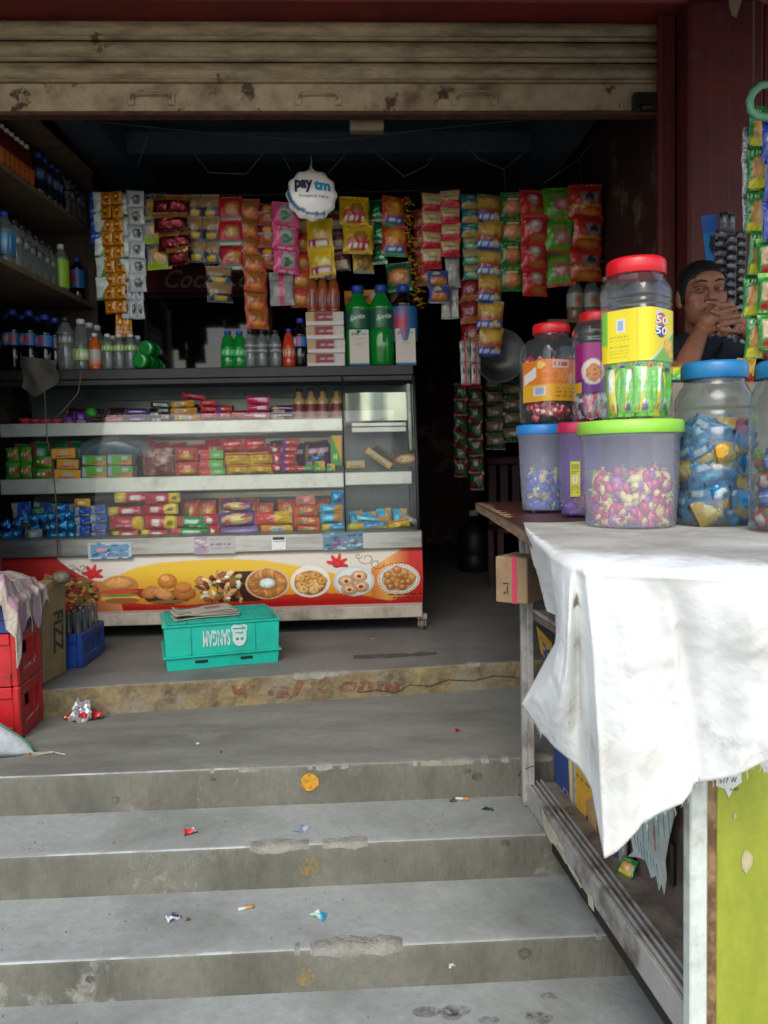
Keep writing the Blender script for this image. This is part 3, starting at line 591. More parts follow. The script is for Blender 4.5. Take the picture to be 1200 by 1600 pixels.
# pizza-like plate, burger, basket of buns
for i in range(150): a, q = rr.uniform(0, 6.28), math.sqrt(rr.random()); E(126 + 28 * q * math.cos(a), 928 + 23 * q * math.sin(a), 3.2, 2.4, rr.choice(['8f3a20', 'a8743a', '5a6a34', '7a2a1c', 'b08a50', '3c2a1c']))
E(188, 916, 29, 17, 'b5763a'); E(186, 911, 24, 10, 'c78d52'); cv.rect(bu(160, 0)[0], bu(217, 0)[0], bu(188, 936)[1], bu(188, 921)[1], '9c2f24'); E(188, 936, 30, 6, 'd8b050'); E(190, 940, 27, 5, 'a06434'); E(186, 925, 29, 4, 'c44a38'); E(188, 931, 27, 2.6, '6f8a3a')
E(262, 935, 36, 12, '4a2e1c'); E(236, 926, 15, 10, 'b87c48', .3); E(256, 929, 17, 10, 'c48a54', -.4); E(288, 928, 18, 12, 'b06e34'); E(286, 918, 14, 9, 'ba7a3c'); E(262, 908, 15, 12, 'b9742f'); E(259, 904, 8, 6, 'd09a58'); E(262, 942, 30, 3, '8a6a3a')
a0, a1, b0, b1 = bu(308, 0)[0], bu(379, 0)[0], bu(343, 943)[1], bu(343, 893)[1]
cv.rect(a0, a1, b0, b1, '3c241a')
for i in range(46): x, y = rr.uniform(311, 376), rr.uniform(896, 940); E(x, y, rr.uniform(5, 11), rr.uniform(2.5, 5), rr.choice(['a87448', 'c79a68', '8c5530', 'd8b48c', '6a3c22', 'c8c0a8']), rr.uniform(0, 3))
for i in range(10): E(rr.uniform(311, 376), rr.uniform(897, 938), 4, 2.4, rr.choice(['e0dccc', '2a1a14', '4a6a38']))
E(418, 912, 34, 26, 'c9a98a'); E(418, 912, 31, 23.5, '9c6434')
for i in range(22): a = i * .2856; E(418 + 23 * math.cos(a), 912 + 17 * math.sin(a), 8, 5, ['c08a50', 'a86a34', 'b27a42'][i % 3], a)
E(418, 911, 12.5, 8, 'c4d4cc')
E(485, 909, 31, 26, 'd8d0c4'); E(485, 911, 25, 20, 'a87a44')
for i in range(15): a = i * 2.4; q = math.sqrt(i / 15); E(485 + 20 * q * math.cos(a), 910 + 15 * q * math.sin(a), 8.5, 7, ['c89a58', 'bd8a48', 'd4ac6c'][i % 3]); E(486 + 20 * q * math.cos(a), 909 + 15 * q * math.sin(a), 1.6, 1.4, '5a3a1c')
E(553, 908, 32, 25, 'b9bfc0'); E(553, 908, 28, 21, 'ccd0cc')
for x, y in ((541, 908), (561, 900), (564, 917), (546, 922)): E(x, y, 13, 9.5, 'c49a74'); E(x, y, 9, 6.5, 'd4b08c'); E(x, y, 3.6, 2.8, '8a2a20')
E(623, 905, 33, 25, 'd4d0c4'); 
for i in range(40): a = i * .157; E(623 + 30.5 * math.cos(a), 905 + 22.5 * math.sin(a), 1.3, 1.1, '6a6a50')
E(623, 905, 27, 20, 'b59a78')
for i in range(16): a = i * 2.4; q = math.sqrt(i / 16); E(623 + 23 * q * math.cos(a), 905 + 16 * q * math.sin(a), 7.2, 6, ['a8703a', 'b98448', '9c6632'][i % 3]); E(622 + 23 * q * math.cos(a), 903.5 + 16 * q * math.sin(a), 3, 2.2, 'c99a62')
def leaf(px, py, s):
    for a in (-.2, .5, 1.3, 2.1, 2.9): E(px + s * .45 * math.cos(a), py - s * .4 * math.sin(a), s * .6, s * .2, 'b81f1f', a)
    E(px, py, s * .45, s * .35, 'b81f1f')
leaf(145, 898, 17); leaf(527, 881, 17)
for (x, y, s, d) in ((122, 893, 13, 1), (112, 885, 7, -1), (573, 872, 13, -1), (560, 868, 6, 1), (128, 886, 8, -1), (588, 880, 12, 1)):
    for k in range(90):
        a = k * .075; q = s * (1 - k / 110); E(x + d * q * math.cos(a), y + q * .8 * math.sin(a), .55, .5, '5a3424')
for k in range(60): E(80 + 40 * k / 60, 893 + 18 * (k / 60) ** 2 - 8 * (k / 60), .9, .8, '3a1c14')
for k in range(60): E(598 + 60 * k / 60, 885 - 6 * math.sin(k / 19), .7, .7, '8a4a2c')
cv.scrib(bu(588, 0)[0], bu(652, 0)[0], bu(620, 930)[1], '3a2620', .012, 7); cv.scrib(bu(596, 0)[0], bu(640, 0)[0], bu(620, 936)[1], '4a3026', .01, 7)
cv.noise(.05, 5)
def byf(v): return 4.2 - .035 * math.sin(math.pi * min(1, v * .9 + .1)) + .05 * (1 - v) ** 2
cg(MB().grid(lambda u, v: Vector((CX0 + BW * u, byf(v), zb0 + .004 + (BH - .006) * v)), 639, 95, cv), 'food_banner', vmat('banner_vinyl', .5, spec=.2, dirt='8a6a50', damt=(.68, .95), dscale=5))
cg(MB().grid(lambda u, v: Vector((CX0 + BW * u, byf(v) + .006, zb0 + BH * v)), 8, 14), 'front_panel', DIRTY)
cg(MB().box(CX0, CX1, 4.235, 4.27, zs0, zb0, ch=.004), 'base_board', DIRTY)
cg(MB().box(CX0, CX1, 4.165, 4.23, zr0 + .001, zr1, ch=.006), 'front_rim', STEEL)
mb = MB(); mb.box(CX0, CX1, 4.24, 4.93, zs0 + .01, zr1 - .03); cg(mb, 'lower_body', mat('case_body', '8c8a84', .5, dirt='5a5850'))
cg(MB().box(CX0 + .01, CX1 - .01, 4.231, 4.92, zr1 - .03, zr1 - .002), 'case_floor', GREYIN)
cg(MB().box(CX0 + .01, CX1 - .01, 4.90, 4.93, zr1, 1.425), 'back_panel', mat('case_back', '6d7a80', .25, .2, dirt='50606a', dscale=2))
ZT = pY(400, 574, 4.38).z
cg(MB().box(CX0, CX1 - .015, 4.355, 4.95, ZT - .055, ZT, ch=.004), 'top', BLK)
cg(MB().box(CX0, CX1 - .02, 4.352, 4.372, ZT - .085, ZT - .057, ch=.003), 'top_trim', BLK)
def gy(z): t = (z - zr1) / (ZT - .05 - zr1); return 4.205 + .15 * t - .03 * math.sin(math.pi * t)
xm = pY(537, 700, 4.3).x
for nm, a, b in (('front_glass', CX0 + .01, xm - .003), ('front_glass', xm + .003, CX1 - .02)):
    cg(MB().grid(lambda u, v: Vector((a + (b - a) * u, gy(zr1 + (ZT - .07 - zr1) * v), zr1 + (ZT - .07 - zr1) * v)), 2, 12), nm, GLASS)
cg(MB().tube([Vector((xm, gy(zr1 + (ZT - .06 - zr1) * k / 8) - .004, zr1 + (ZT - .06 - zr1) * k / 8)) for k in range(9)], .0035, 6), 'glass_joint', DARKM)
cg(MB().tube([Vector((CX1 - .016, gy(zr1 + (ZT - .06 - zr1) * k / 8), zr1 + (ZT - .06 - zr1) * k / 8)) for k in range(9)], .009, 8), 'end_post', BLK)
cg(MB().grid(lambda u, v: Vector((CX1 - .008, gy(zr1 + (ZT - .06 - zr1) * v) + .005 + u * (4.93 - gy(zr1 + (ZT - .06 - zr1) * v)), zr1 + (ZT - .06 - zr1) * v)), 3, 6), 'end_glass', GLASS)
z2a, z2b, z2c = zc(737, 4.42), zc(760, 4.42), zc(757, 4.42)
z3a, z3b = zc(654, 4.45, 500), zc(674, 4.45, 500)
cg(MB().box(CX0 + .012, xm - .004, 4.405, 4.43, z2b, z2a, ch=.004), 'shelf_edge', STEELP)
cg(MB().box(xm + .004, CX1 - .03, 4.405, 4.43, z2c, z2a, ch=.004), 'shelf_edge', STEELP)
cg(MB().box(CX0 + .012, CX1 - .03, 4.431, 4.89, z2a - .012, z2a - .004), 'shelf', SHELFG)
cg(MB().box(CX0 + .012, xm - .004, 4.435, 4.46, z3b, z3a, ch=.004), 'shelf_edge', STEELP)
cg(MB().box(CX0 + .012, xm - .004, 4.461, 4.89, z3a - .012, z3a - .004), 'shelf', SHELFG)
cg(MB().box(CX0 + .012, xm - .03, 4.87, 4.885, z3b - .05, z3b - .02), 'back_rail', STEEL); cg(MB().box(CX0 + .012, xm - .03, 4.87, 4.885, z2b - .06, z2b - .03), 'back_rail', STEEL)
cg(MB().box(CX0 + .012, xm - .03, 4.86, 4.875, zc(618, 4.86), zc(596, 4.86)), 'back_rail', GREYIN)
# curved steel cover, its rails and white tube holders at the right end
xa, xb = pY(540, 630, 4.42).x, pY(640, 630, 4.42).x; za, zb = zc(657, 4.42), zc(613, 4.42)
cg(MB().grid(lambda u, v: Vector((xa + (xb - xa) * u, 4.43 - .03 * math.sin(math.pi * min(1, u * 1.4 + .05)) ** 2 + .03 * (1 - u) ** 3, za + (zb - za) * v)), 30, 6), 'cooler_cover', mat('bright_steel_sheet', 'b4bcae', .22, .55, dirt='98a094', dscale=3, fine=.04))
for y0, y1 in ((660, 666), (667, 675)): cg(MB().box(xa + .03, xb - .02, 4.44, 4.455, zc(y1, 4.45), zc(y0, 4.45), ch=.002), 'cooler_rail', STEEL)
for px in (642, 650): cg(MB().tube([pY(px, 703, 4.40), pY(px - 4, 600, 4.40)], .011, 8), 'tube_holder', mat('white_tube_plastic', 'c4c8ba', .4, dirt='8a8c7c', dscale=9))
for i, x in enumerate((pY(655, 975, 4.3).x, -.9, -1.75)):
    w = MB(); w.lathe([(.0, -.014), (.024, -.014), (.03, -.008), (.03, .008), (.024, .014), (0, .014)], 18, M=Matrix.Translation((x + .015, 4.3, .031)) @ Matrix.Rotation(R(90), 4, 'Y'))
    f = MB(); f.box(x - .012, x + .042, 4.28, 4.315, .058, zs0 + .011, ch=.003); f.box(x - .006, x - .002, 4.285, 4.315, .02, .058); f.box(x + .032, x + .036, 4.285, 4.315, .02, .058)
    c = cg(f, 'castor', DIRTY); w.obj('wheel', mat('castor_wheel', '6a5e54', .6, dirt='3a322c', dscale=12), c, world=True)
# notices stuck to the rim
def card(name, label, cat, x0, y0, x1, y1, Y, cv, m=PAPER, rotz=0, txt=None):
    a, b = pY(x0, y1, Y), pY(x1, y0, Y); w, h = b.x - a.x, b.z - a.z
    o = MB().box(-w / 2, w / 2, 0, .0012, 0, h, colr='c0bcb0').grid(lambda u, v: Vector((-w / 2 + w * u, -.0006, h * v)), 24, 16, cv).obj(name, m, None, loc=((a.x + b.x) / 2, Y, a.z), rot=(0, 0, rotz)); return tag(o, label, cat)
card('price_notice', 'blue and white printed notice at the left of the steel rim', 'notice', 138, 847, 205, 874, 4.163, Canvas(40, 20, 'a8b8bc').rect(.06, .94, .1, .9, '5f8aa4').spots(26, .06, ['2f6488', '8ab4c4', '1f4a70', 'b8c8cc'], 2).rect(.2, .45, .5, .68, 'c48a94').scrib(.1, .8, .82, '1f4a66').scrib(.5, .9, .25, '9a4a50'))
card('price_notice', 'faded pink and grey notice with torn corner on the steel rim', 'notice', 304, 837, 367, 866, 4.163, Canvas(40, 20, 'b0aaa8').rect(0, .32, .05, .95, '9a8a9c').spots(9, .08, ['a88a98', '7a6a86', 'c8b8bc'], 5, (0, .32, .1, .9)).scrib(.4, .9, .8, '8a8490').scrib(.4, .9, .55, '7a7a80').scrib(.4, .95, .3, '8a8490').scrib(.4, .95, .14, '8a8490'))
card('small_card', 'small bright white card with a black printed strip on the rim', 'card', 425, 839, 446, 859, 4.163, Canvas(30, 20, 'd8d8d4').rect(.05, .95, .78, 1, '3a3634').noise(.1, 3).scrib(.1, .9, .66, '8a8a88', .03, 6))
card('price_notice', 'blue printed notice with pink blot at the right of the steel rim', 'notice', 505, 831, 567, 860, 4.163, Canvas(40, 20, '5f7f90').spots(24, .07, ['9ab0b8', '3a6078', 'b0bcc0', '2a5068'], 8).spots(8, .06, ['9a6a94', '7a4a80'], 4, (.2, .5, .2, .6)).scrib(.6, .95, .8, '2a3c48').scrib(.6, .95, .45, 'a05a68').scrib(.6, .9, .25, 'b8c4c8'))

# ------------------------------------------------------------------ goods in the case
def pack(name, label, cat, group, key, r, Y, d=.07, rotz=0, tilt=0, seed=0, kind='pillow', axis=None):
    a, b = pY(r[0], r[3], Y), pY(r[2], r[1], Y); w, h = b.x - a.x, b.z - a.z
    ax = axis or ('u' if w > h else 'v')
    me = boxmesh(key, w, h, d) if kind == 'box' else pillow(key, w, h, min(d, h * 1.5 if ax == 'u' else w * .8), seed % 3, axis=ax, mtl=kind if not isinstance(kind, str) else None)
    o = meshobj(name, me, None, ((a.x + b.x) / 2, Y + d / 2, a.z), (0, tilt, rotz)); return tag(o, label, cat, group)
def goods(key, rects, Y, name, cat, phrase, place, kind='pillow', d=.07):
    """a pile of like packets; each is told apart by its row and its place in the row"""
    rows = []
    for r in sorted(rects, key=lambda r: -r[3]):
        for row in rows:
            if abs(row[0][3] - r[3]) < 7.5: row.append(r); break
        else: rows.append([r])
    grp = f'{phrase}s {place}' if len(rects) > 1 else None
    for ri, row in enumerate(rows):
        row.sort()
        for ci, r in enumerate(row):
            v = VORD[min(6, len(rows))][min(ri, 5)]; c = '' if len(row) == 1 else (('left' if ci == 0 else 'right') if len(row) == 2 else ORD[ci])
            where = ' '.join(x for x in (v, c) if x)
            lab = f'{where} {phrase} {place}' if where else f'{phrase} {place}'
            t = r[4] if len(r) > 4 else rnd.uniform(-.07, .07)
            pack(name, lab, cat, grp, key, r, Y + rnd.uniform(0, .012), d, rnd.uniform(-.2, .2), t, rnd.randrange(9), kind)
Y3, Y2, Y1 = 4.475, 4.445, 4.36
TOP, MID, LOW = 'on the top glass shelf', 'on the middle case shelf', 'on the case floor'
goods('redsweet', [(26, 652, 42, 664), (42, 653, 58, 664), (58, 653, 75, 663), (75, 653, 93, 663)], Y3, 'wrapped_sweet', 'sweet', 'shiny red sweet', 'at the dim left of the top shelf')
goods('purple', [(96, 648, 114, 662), (113, 642, 134, 662)], Y3, 'sweet_bag', 'sweets bag', 'dark purple sweet bag', TOP)
goods('choc', [(136, 650, 156, 661), (178, 641, 193, 652)], Y3, 'chocolate_packet', 'packet', 'small dark maroon packet', TOP)
o = tag(MB().ball((0, 0, .034), (.036, .03, .034), 14, 10).obj('wrapped_ball', mat('green_foil', '2f9a2c', .2, .5, bump=1.0, bscale=60, fine=0), loc=pY(143, 655, Y3 + .06)), 'bright green foil wrapped ball on the top glass shelf', 'sweet')
goods('redsweet', [(158, 651, 190, 661)], Y3, 'wrapped_bar', 'bar', 'flat shiny red bar beside the purple bars', TOP)
goods('purplebar', [(193, 637, 229, 650), (197, 650, 227, 660)], Y3, 'chocolate_bar', 'bar', 'purple chocolate bar', TOP)
goods('blackwhite', [(232, 627, 262, 637), (243, 637, 262, 645), (231, 642, 247, 651), (248, 646, 263, 656), (233, 651, 251, 660)], Y3, 'dark_sachet', 'sachet', 'black and white sachet', TOP)
goods('orangewrap', [(266, 625, 302, 636), (265, 636, 306, 647), (271, 647, 313, 658)], Y3, 'orange_packet', 'packet', 'orange packet with white panel', TOP)
goods('redwrap', [(281, 613, 318, 624, .16)], Y3 + .02, 'red_packet', 'packet', 'red packet lying on the orange packets', TOP)
goods('redwrap', [(309, 624, 337, 635), (312, 634, 338, 645), (311, 644, 337, 656)], Y3, 'red_packet', 'packet', 'glossy red packet', TOP)
goods('purplered', [(338, 633, 361, 644), (339, 643, 359, 655)], Y3, 'small_bar', 'bar', 'small red and purple bar', TOP)
goods('redsweet', [(361, 642, 382, 655)], Y3, 'red_packet', 'packet', 'small red packet left of the pink packets', TOP)
goods('pinkbox', [(383, 617, 421, 632), (384, 631, 420, 644), (373, 644, 420, 655)], Y3, 'pink_packet', 'packet', 'pink packet', TOP)
goods('purplepack', [(422, 633, 458, 645), (422, 645, 456, 655)], Y3, 'purple_packet', 'packet', 'dark purple packet', 'beside the beige bottles')
goods('limepack', [(6, 699, 26, 722), (6, 722, 26, 748), (27, 698, 46, 724), (27, 724, 46, 749)], Y2, 'green_packet', 'packet', 'green and red packet', 'at the dim left of the middle shelf')
goods('limepack', [(48, 712, 78, 731), (48, 731, 78, 751)], Y2, 'green_packet', 'packet', 'green packet left of the orange boxes', MID)
goods('orangebox', [(80, 700, 116, 717), (88, 717, 122, 733), (84, 733, 125, 751)], Y2 - .005, 'orange_carton', 'carton', 'orange carton', MID, 'box')
goods('limewhite', [(128, 711, 166, 728), (128, 728, 166, 748), (168, 710, 206, 727), (168, 727, 208, 747)], Y2, 'green_packet', 'packet', 'green packet with white end', 'under the clear bag', 'box')
goods('pinkbrown', [(222, 698, 272, 744)], Y2 + .02, 'sweet_bag', 'sweets bag', 'large brown bag of sweets', MID)
goods('salmonpack', [(272, 698, 306, 721), (273, 721, 311, 744)], Y2, 'salmon_packet', 'packet', 'salmon red packet', MID)
goods('redgreen', [(312, 703, 347, 718), (312, 718, 350, 732), (313, 731, 351, 743)], Y2, 'red_green_packet', 'packet', 'red and green packet', MID, 'box')
goods('redpack2', [(344, 685, 378, 706), (380, 684, 414, 705)], Y2 + .015, 'red_packet', 'packet', 'bright red packet', 'on top of the yellow packets', d=.09)
goods('yellowpack', [(350, 706, 387, 727), (388, 705, 424, 726), (352, 726, 388, 742), (388, 725, 425, 740)], Y2, 'yellow_packet', 'packet', 'yellow biscuit packet', MID, d=.09)
goods('redwhite', [(418, 696, 438, 708), (424, 708, 438, 724), (423, 724, 442, 738)], Y2, 'red_packet', 'packet', 'small crumpled red packet', 'right of the yellow packets')
goods('purplered', [(440, 685, 466, 697), (440, 697, 464, 707), (440, 707, 461, 717), (438, 716, 461, 728), (440, 727, 464, 738)], Y2, 'small_bar', 'bar', 'red and purple bar', 'in the stack on the middle shelf')
goods('redgreen', [(463, 727, 490, 737)], Y2, 'red_green_packet', 'packet', 'single green and red packet lying by itself', MID)
goods('greenyellow', [(490, 720, 506, 737), (511, 724, 524, 737)], Y2, 'green_carton', 'carton', 'small green and yellow carton', MID, 'box')
goods('bluewrap', [(487, 712, 504, 720)], Y2, 'blue_packet', 'packet', 'light blue packet on a small green carton', MID)
goods('greenyellow', [(518, 680, 535, 728)], Y2 + .01, 'green_carton', 'carton', 'tall green and yellow carton', 'standing near the glass joint', 'box')
goods('yellowwafer', [(541, 719, 570, 732)], Y2, 'yellow_carton', 'carton', 'small flat yellow carton', 'under the steel cover', 'box')
goods('yellowwafer', [(565, 709, 612, 721, .62)], Y2 + .02, 'yellow_carton', 'carton', 'yellow carton leaning at a slant', 'under the steel cover', 'box')
goods('darkbox', [(578, 706, 624, 716, .66)], Y2 + .09, 'brown_carton', 'carton', 'dark brown carton leaning behind the slanted yellow one', '', 'box')
goods('brownbox', [(617, 705, 655, 729)], Y2, 'brown_carton', 'carton', 'brown carton with a cream oval', 'at the right end of the middle shelf', 'box')
for key, lab, nm, x0, x1, y0, y1, Y, n in (('choc', 'dark maroon packet half hidden at the back of the top glass shelf', 'chocolate_packet', 100, 460, 636, 652, Y3 + .16, 11), ('redpack2', 'red packet half hidden at the back of the middle shelf', 'red_packet', 215, 350, 690, 712, Y2 + .16, 5), ('greenpack', 'green packet half hidden at the back of the middle shelf', 'green_packet', 20, 130, 694, 720, Y2 + .16, 4), ('purplepack', 'purple packet half hidden at the back of the middle shelf', 'purple_packet', 425, 520, 692, 722, Y2 + .17, 4), ('salmon', 'salmon packet half hidden at the back of the case floor', 'salmon_packet', 280, 520, 782, 812, Y1 + .18, 8), ('bluewhite', 'blue packet half hidden at the back of the case floor', 'blue_packet', 20, 165, 790, 815, Y1 + .18, 5), ('cyan', 'cyan packet half hidden at the far back of the case floor', 'cyan_packet', 545, 640, 800, 818, Y1 + .2, 4)):
    for k in range(n):
        w_ = (x1 - x0) / n; xa_ = x0 + w_ * k + rnd.uniform(-3, 3); dy = rnd.uniform(-6, 6)
        pack(nm, lab, 'packet', lab.replace(' packet ', ' packets '), key, (xa_, y0 + dy, xa_ + w_ * .96, y1 + 14), Y, .08, rnd.uniform(-.3, .3), rnd.uniform(-.12, .12), k)
i = 0
for (x, y) in ((6, 838), (20, 835), (34, 812), (48, 810), (62, 808), (78, 838), (92, 838), (106, 836), (70, 824), (84, 822), (97, 822), (108, 821), (76, 808), (90, 806), (103, 806), (22, 818), (8, 820), (90, 794), (52, 828)):
    pack('blue_wrapped_sweet', 'crumpled blue foil sweet at the dim left of the case floor', 'sweet', 'blue foil sweets heaped on the case floor', 'bluewrap', (x - 9, y - 8, x + 9, y + 9), Y1 + rnd.uniform(0, .05), .05, rnd.uniform(-.5, .5), rnd.uniform(-.6, .6), i, SHINY); i += 1
goods('silver', [(36, 827, 62, 847)], Y1 - .02, 'white_packet', 'packet', 'small white packet among the blue foil sweets', LOW)
goods('green', [(45, 792, 66, 806)], Y1 + .02, 'green_packet', 'packet', 'dark green packet on the blue foil sweets', LOW)
goods('gold', [(113, 779, 138, 794)], Y1, 'gold_packet', 'packet', 'brown and gold packet on the blue and white packets', LOW)
goods('bluewhite', [(114, 793, 138, 808), (115, 808, 138, 821), (115, 821, 138, 834), (115, 833, 138, 846), (139, 789, 163, 804), (139, 804, 163, 818), (139, 818, 163, 832), (139, 832, 164, 845)], Y1, 'blue_white_packet', 'packet', 'blue and white packet', LOW)
goods('yellowred2', [(177, 769, 230, 787)], Y1, 'red_yellow_packet', 'packet', 'yellow ended red packet, left of the topmost two', LOW)
goods('redyellow2', [(226, 770, 279, 788)], Y1, 'red_yellow_packet', 'packet', 'yellow ended red packet, right of the topmost two', LOW)
goods('yellowred2', [(166, 791, 220, 807)], Y1, 'red_yellow_packet', 'packet', 'red packet with its yellow end at left', LOW, d=.08)
goods('redyellow2', [(216, 787, 278, 806)], Y1, 'red_yellow_packet', 'packet', 'longest red packet with yellow right end', LOW, d=.08)
goods('redcap', [(169, 806, 220, 830)], Y1 - .01, 'red_yellow_packet', 'packet', 'dark red roll with round yellow end', LOW, d=.08)
goods('redyellow2', [(219, 805, 273, 829)], Y1, 'red_yellow_packet', 'packet', 'thick red packet left of the green packets', LOW, d=.09)
goods('yellowred2', [(171, 829, 216, 843), (217, 828, 262, 841)], Y1 - .01, 'red_yellow_packet', 'packet', 'slim yellow ended red packet', 'lying on the case floor')
goods('greenpack', [(272, 807, 321, 826), (264, 825, 325, 839)], Y1, 'green_packet', 'packet', 'bright green packet', LOW)
goods('redwhite', [(312, 803, 340, 822), (324, 822, 342, 838)], Y1 + .01, 'red_packet', 'packet', 'red packet beside the green packets', LOW)
goods('purplecream', [(342, 782, 394, 800), (339, 799, 399, 824)], Y1, 'purple_packet', 'packet', 'purple packet with cream oval', LOW, d=.09)
goods('purplelong', [(344, 823, 403, 837)], Y1 - .01, 'purple_packet', 'packet', 'plain purple roll under the oval printed packets', LOW)
goods('redyellowbig', [(397, 799, 456, 821)], Y1, 'red_yellow_packet', 'packet', 'half red half yellow packet', LOW, d=.09)
goods('orangewhite', [(406, 820, 456, 834)], Y1, 'orange_packet', 'packet', 'orange and white packet under the half yellow one', LOW)
goods('salmonlight', [(462, 773, 493, 791)], Y1, 'salmon_packet', 'packet', 'pale pink packet topping the salmon pile', LOW)
goods('salmon', [(458, 791, 496, 808), (458, 807, 500, 823), (464, 822, 499, 832)], Y1, 'salmon_packet', 'packet', 'salmon packet', LOW)
goods('cyan', [(500, 788, 536, 803), (500, 802, 536, 818)], Y1, 'cyan_packet', 'packet', 'cyan and tan packet', LOW)
goods('cyanyellow', [(502, 817, 541, 831)], Y1, 'cyan_packet', 'packet', 'cyan packet with yellow end, lowest of its pile', LOW)
goods('bluewrap', [(517, 767, 537, 788)], Y1 + .01, 'blue_packet', 'packet', 'blue packet standing on the cyan pile', LOW)
goods('cyan', [(553, 806, 611, 817, .1)], Y1 + .03, 'cyan_packet', 'packet', 'cyan packet lying aslant at the right of the case floor', '')
goods('yellowcyan', [(544, 816, 605, 829)], Y1, 'cyan_packet', 'packet', 'flat yellow and cyan packet', 'at the right of the case floor')
goods('yellowpack', [(606, 812, 642, 827, -.2)], Y1 + .03, 'yellow_packet', 'packet', 'yellow packet leaning at the right end of the case floor', '')
goods('silver', [(622, 806, 654, 818, .5)], Y1 + .1, 'silver_packet', 'packet', 'silver packet leaning in the right corner of the case floor', '')
# the clear bag on the green packets
p = pY(180, 714, 4.5); mb = MB()
def bagf(u, v):
    a = 2 * math.pi * u; b = math.pi * (v * .96 + .02) - math.pi / 2; k = 1 + .16 * mn.noise(Vector((math.cos(a) * 2, math.sin(a) * 2, b * 2)))
    return Vector((.19 * math.cos(a) * math.cos(b) * k, .07 * math.sin(a) * math.cos(b) * k, .05 + .052 * math.sin(b) * k + .02 * math.sin(3 * a)))
mb.grid(bagf, 30, 14); t = thing('plastic_bag', 'clear plastic bag of blue sweets draped over the green packets', 'plastic bag', p)
mb.obj('bag_film', clear('poly_film', 'dfe8ea', 'a8bcc4', .16, .12, 1.5), t)
MB().ball((.0, 0, .035), (.14, .045, .03), 14, 8).obj('sweets', mat('blue_sweets', '2a6a8e', .35, bump=1, bscale=70, dirt='1a3c52', dscale=30), t)
# ------------------------------------------------------------------ wall shelf on the left
WOOD = mat('shelf_board', '6b5a44', .6, dirt='46392a', dscale=3, stretch=(1, 6, 6), bump=.15)
WOODD = mat('dark_shelf_post', '3a2c24', .6, dirt='241a16', dscale=4)
sf = thing('wall_shelf', 'dark wooden wall shelf with rows of bottles on the left wall', 'shelf', (-1.75, 4.2, 1.46))
def board(z, nm='shelf_board'): MB().prism([(-2.015, 3.69), (-1.545, 3.69), (-1.455, 4.86), (-2.015, 4.86)], (0, 0, z - .026), (1, 0, 0), (0, 1, 0), .026).obj(nm, WOOD, sf, world=True)
ZS1, ZS2 = pY(70, 305, 4.25).z, pY(70, 440, 4.25).z
board(ZS1); board(ZS2)
MB().box(-1.50, -1.45, 4.865, 4.90, 1.47, 2.62, ch=.003).obj('shelf_post', WOODD, sf, world=True)
MB().box(-1.60, -1.548, 3.665, 3.688, 1.42, 2.2, ch=.003).obj('shelf_post', WOOD, sf, world=True)
MB().box(-2.015, -1.5, 4.865, 4.885, 1.47, 2.62).obj('end_panel', WOODD, sf, world=True)
MB().prism([(-2.015, 3.69), (-1.53, 3.69), (-1.44, 4.86), (-2.015, 4.86)], (0, 0, 2.62), (1, 0, 0), (0, 1, 0), .03).obj('shelf_board', WOOD, sf, world=True)
# ------------------------------------------------------------------ bottles
COLA = mat('cola_pet', '0d0a0b', .12, fine=0, spec=.6); COLB = mat('blue_cap', '1f3f9c', .4, fine=0); CAPW = mat('white_cap', 'c4c6c2', .4, fine=0); CAPK = mat('black_cap', '1d1e20', .4, fine=0)
CLR = clear('clear_pet', 'dfe5e4', 'b8bebc', .2, .06, 1.5); GRN = clear('green_pet', '1f8a3a', '1fa040', .38, .07, 1.5); ORJ = mat('orange_drink', 'b5561c', .2, fine=0, spec=.6); PEA = mat('peach_drink', '8a4a26', .18, fine=0, spec=.6)
BEI = mat('milk_drink', 'a98a5c', .2, fine=0, spec=.6); GRN2 = mat('green_pet_full', '0e7a2c', .12, fine=.1, spec=.7); WATR = clear('water_fill', 'c8d4d4', 'a0aaac', .1, .05, 1.33)
CL = lambda bg, *o: P(bg, *o, w=60, h=16)
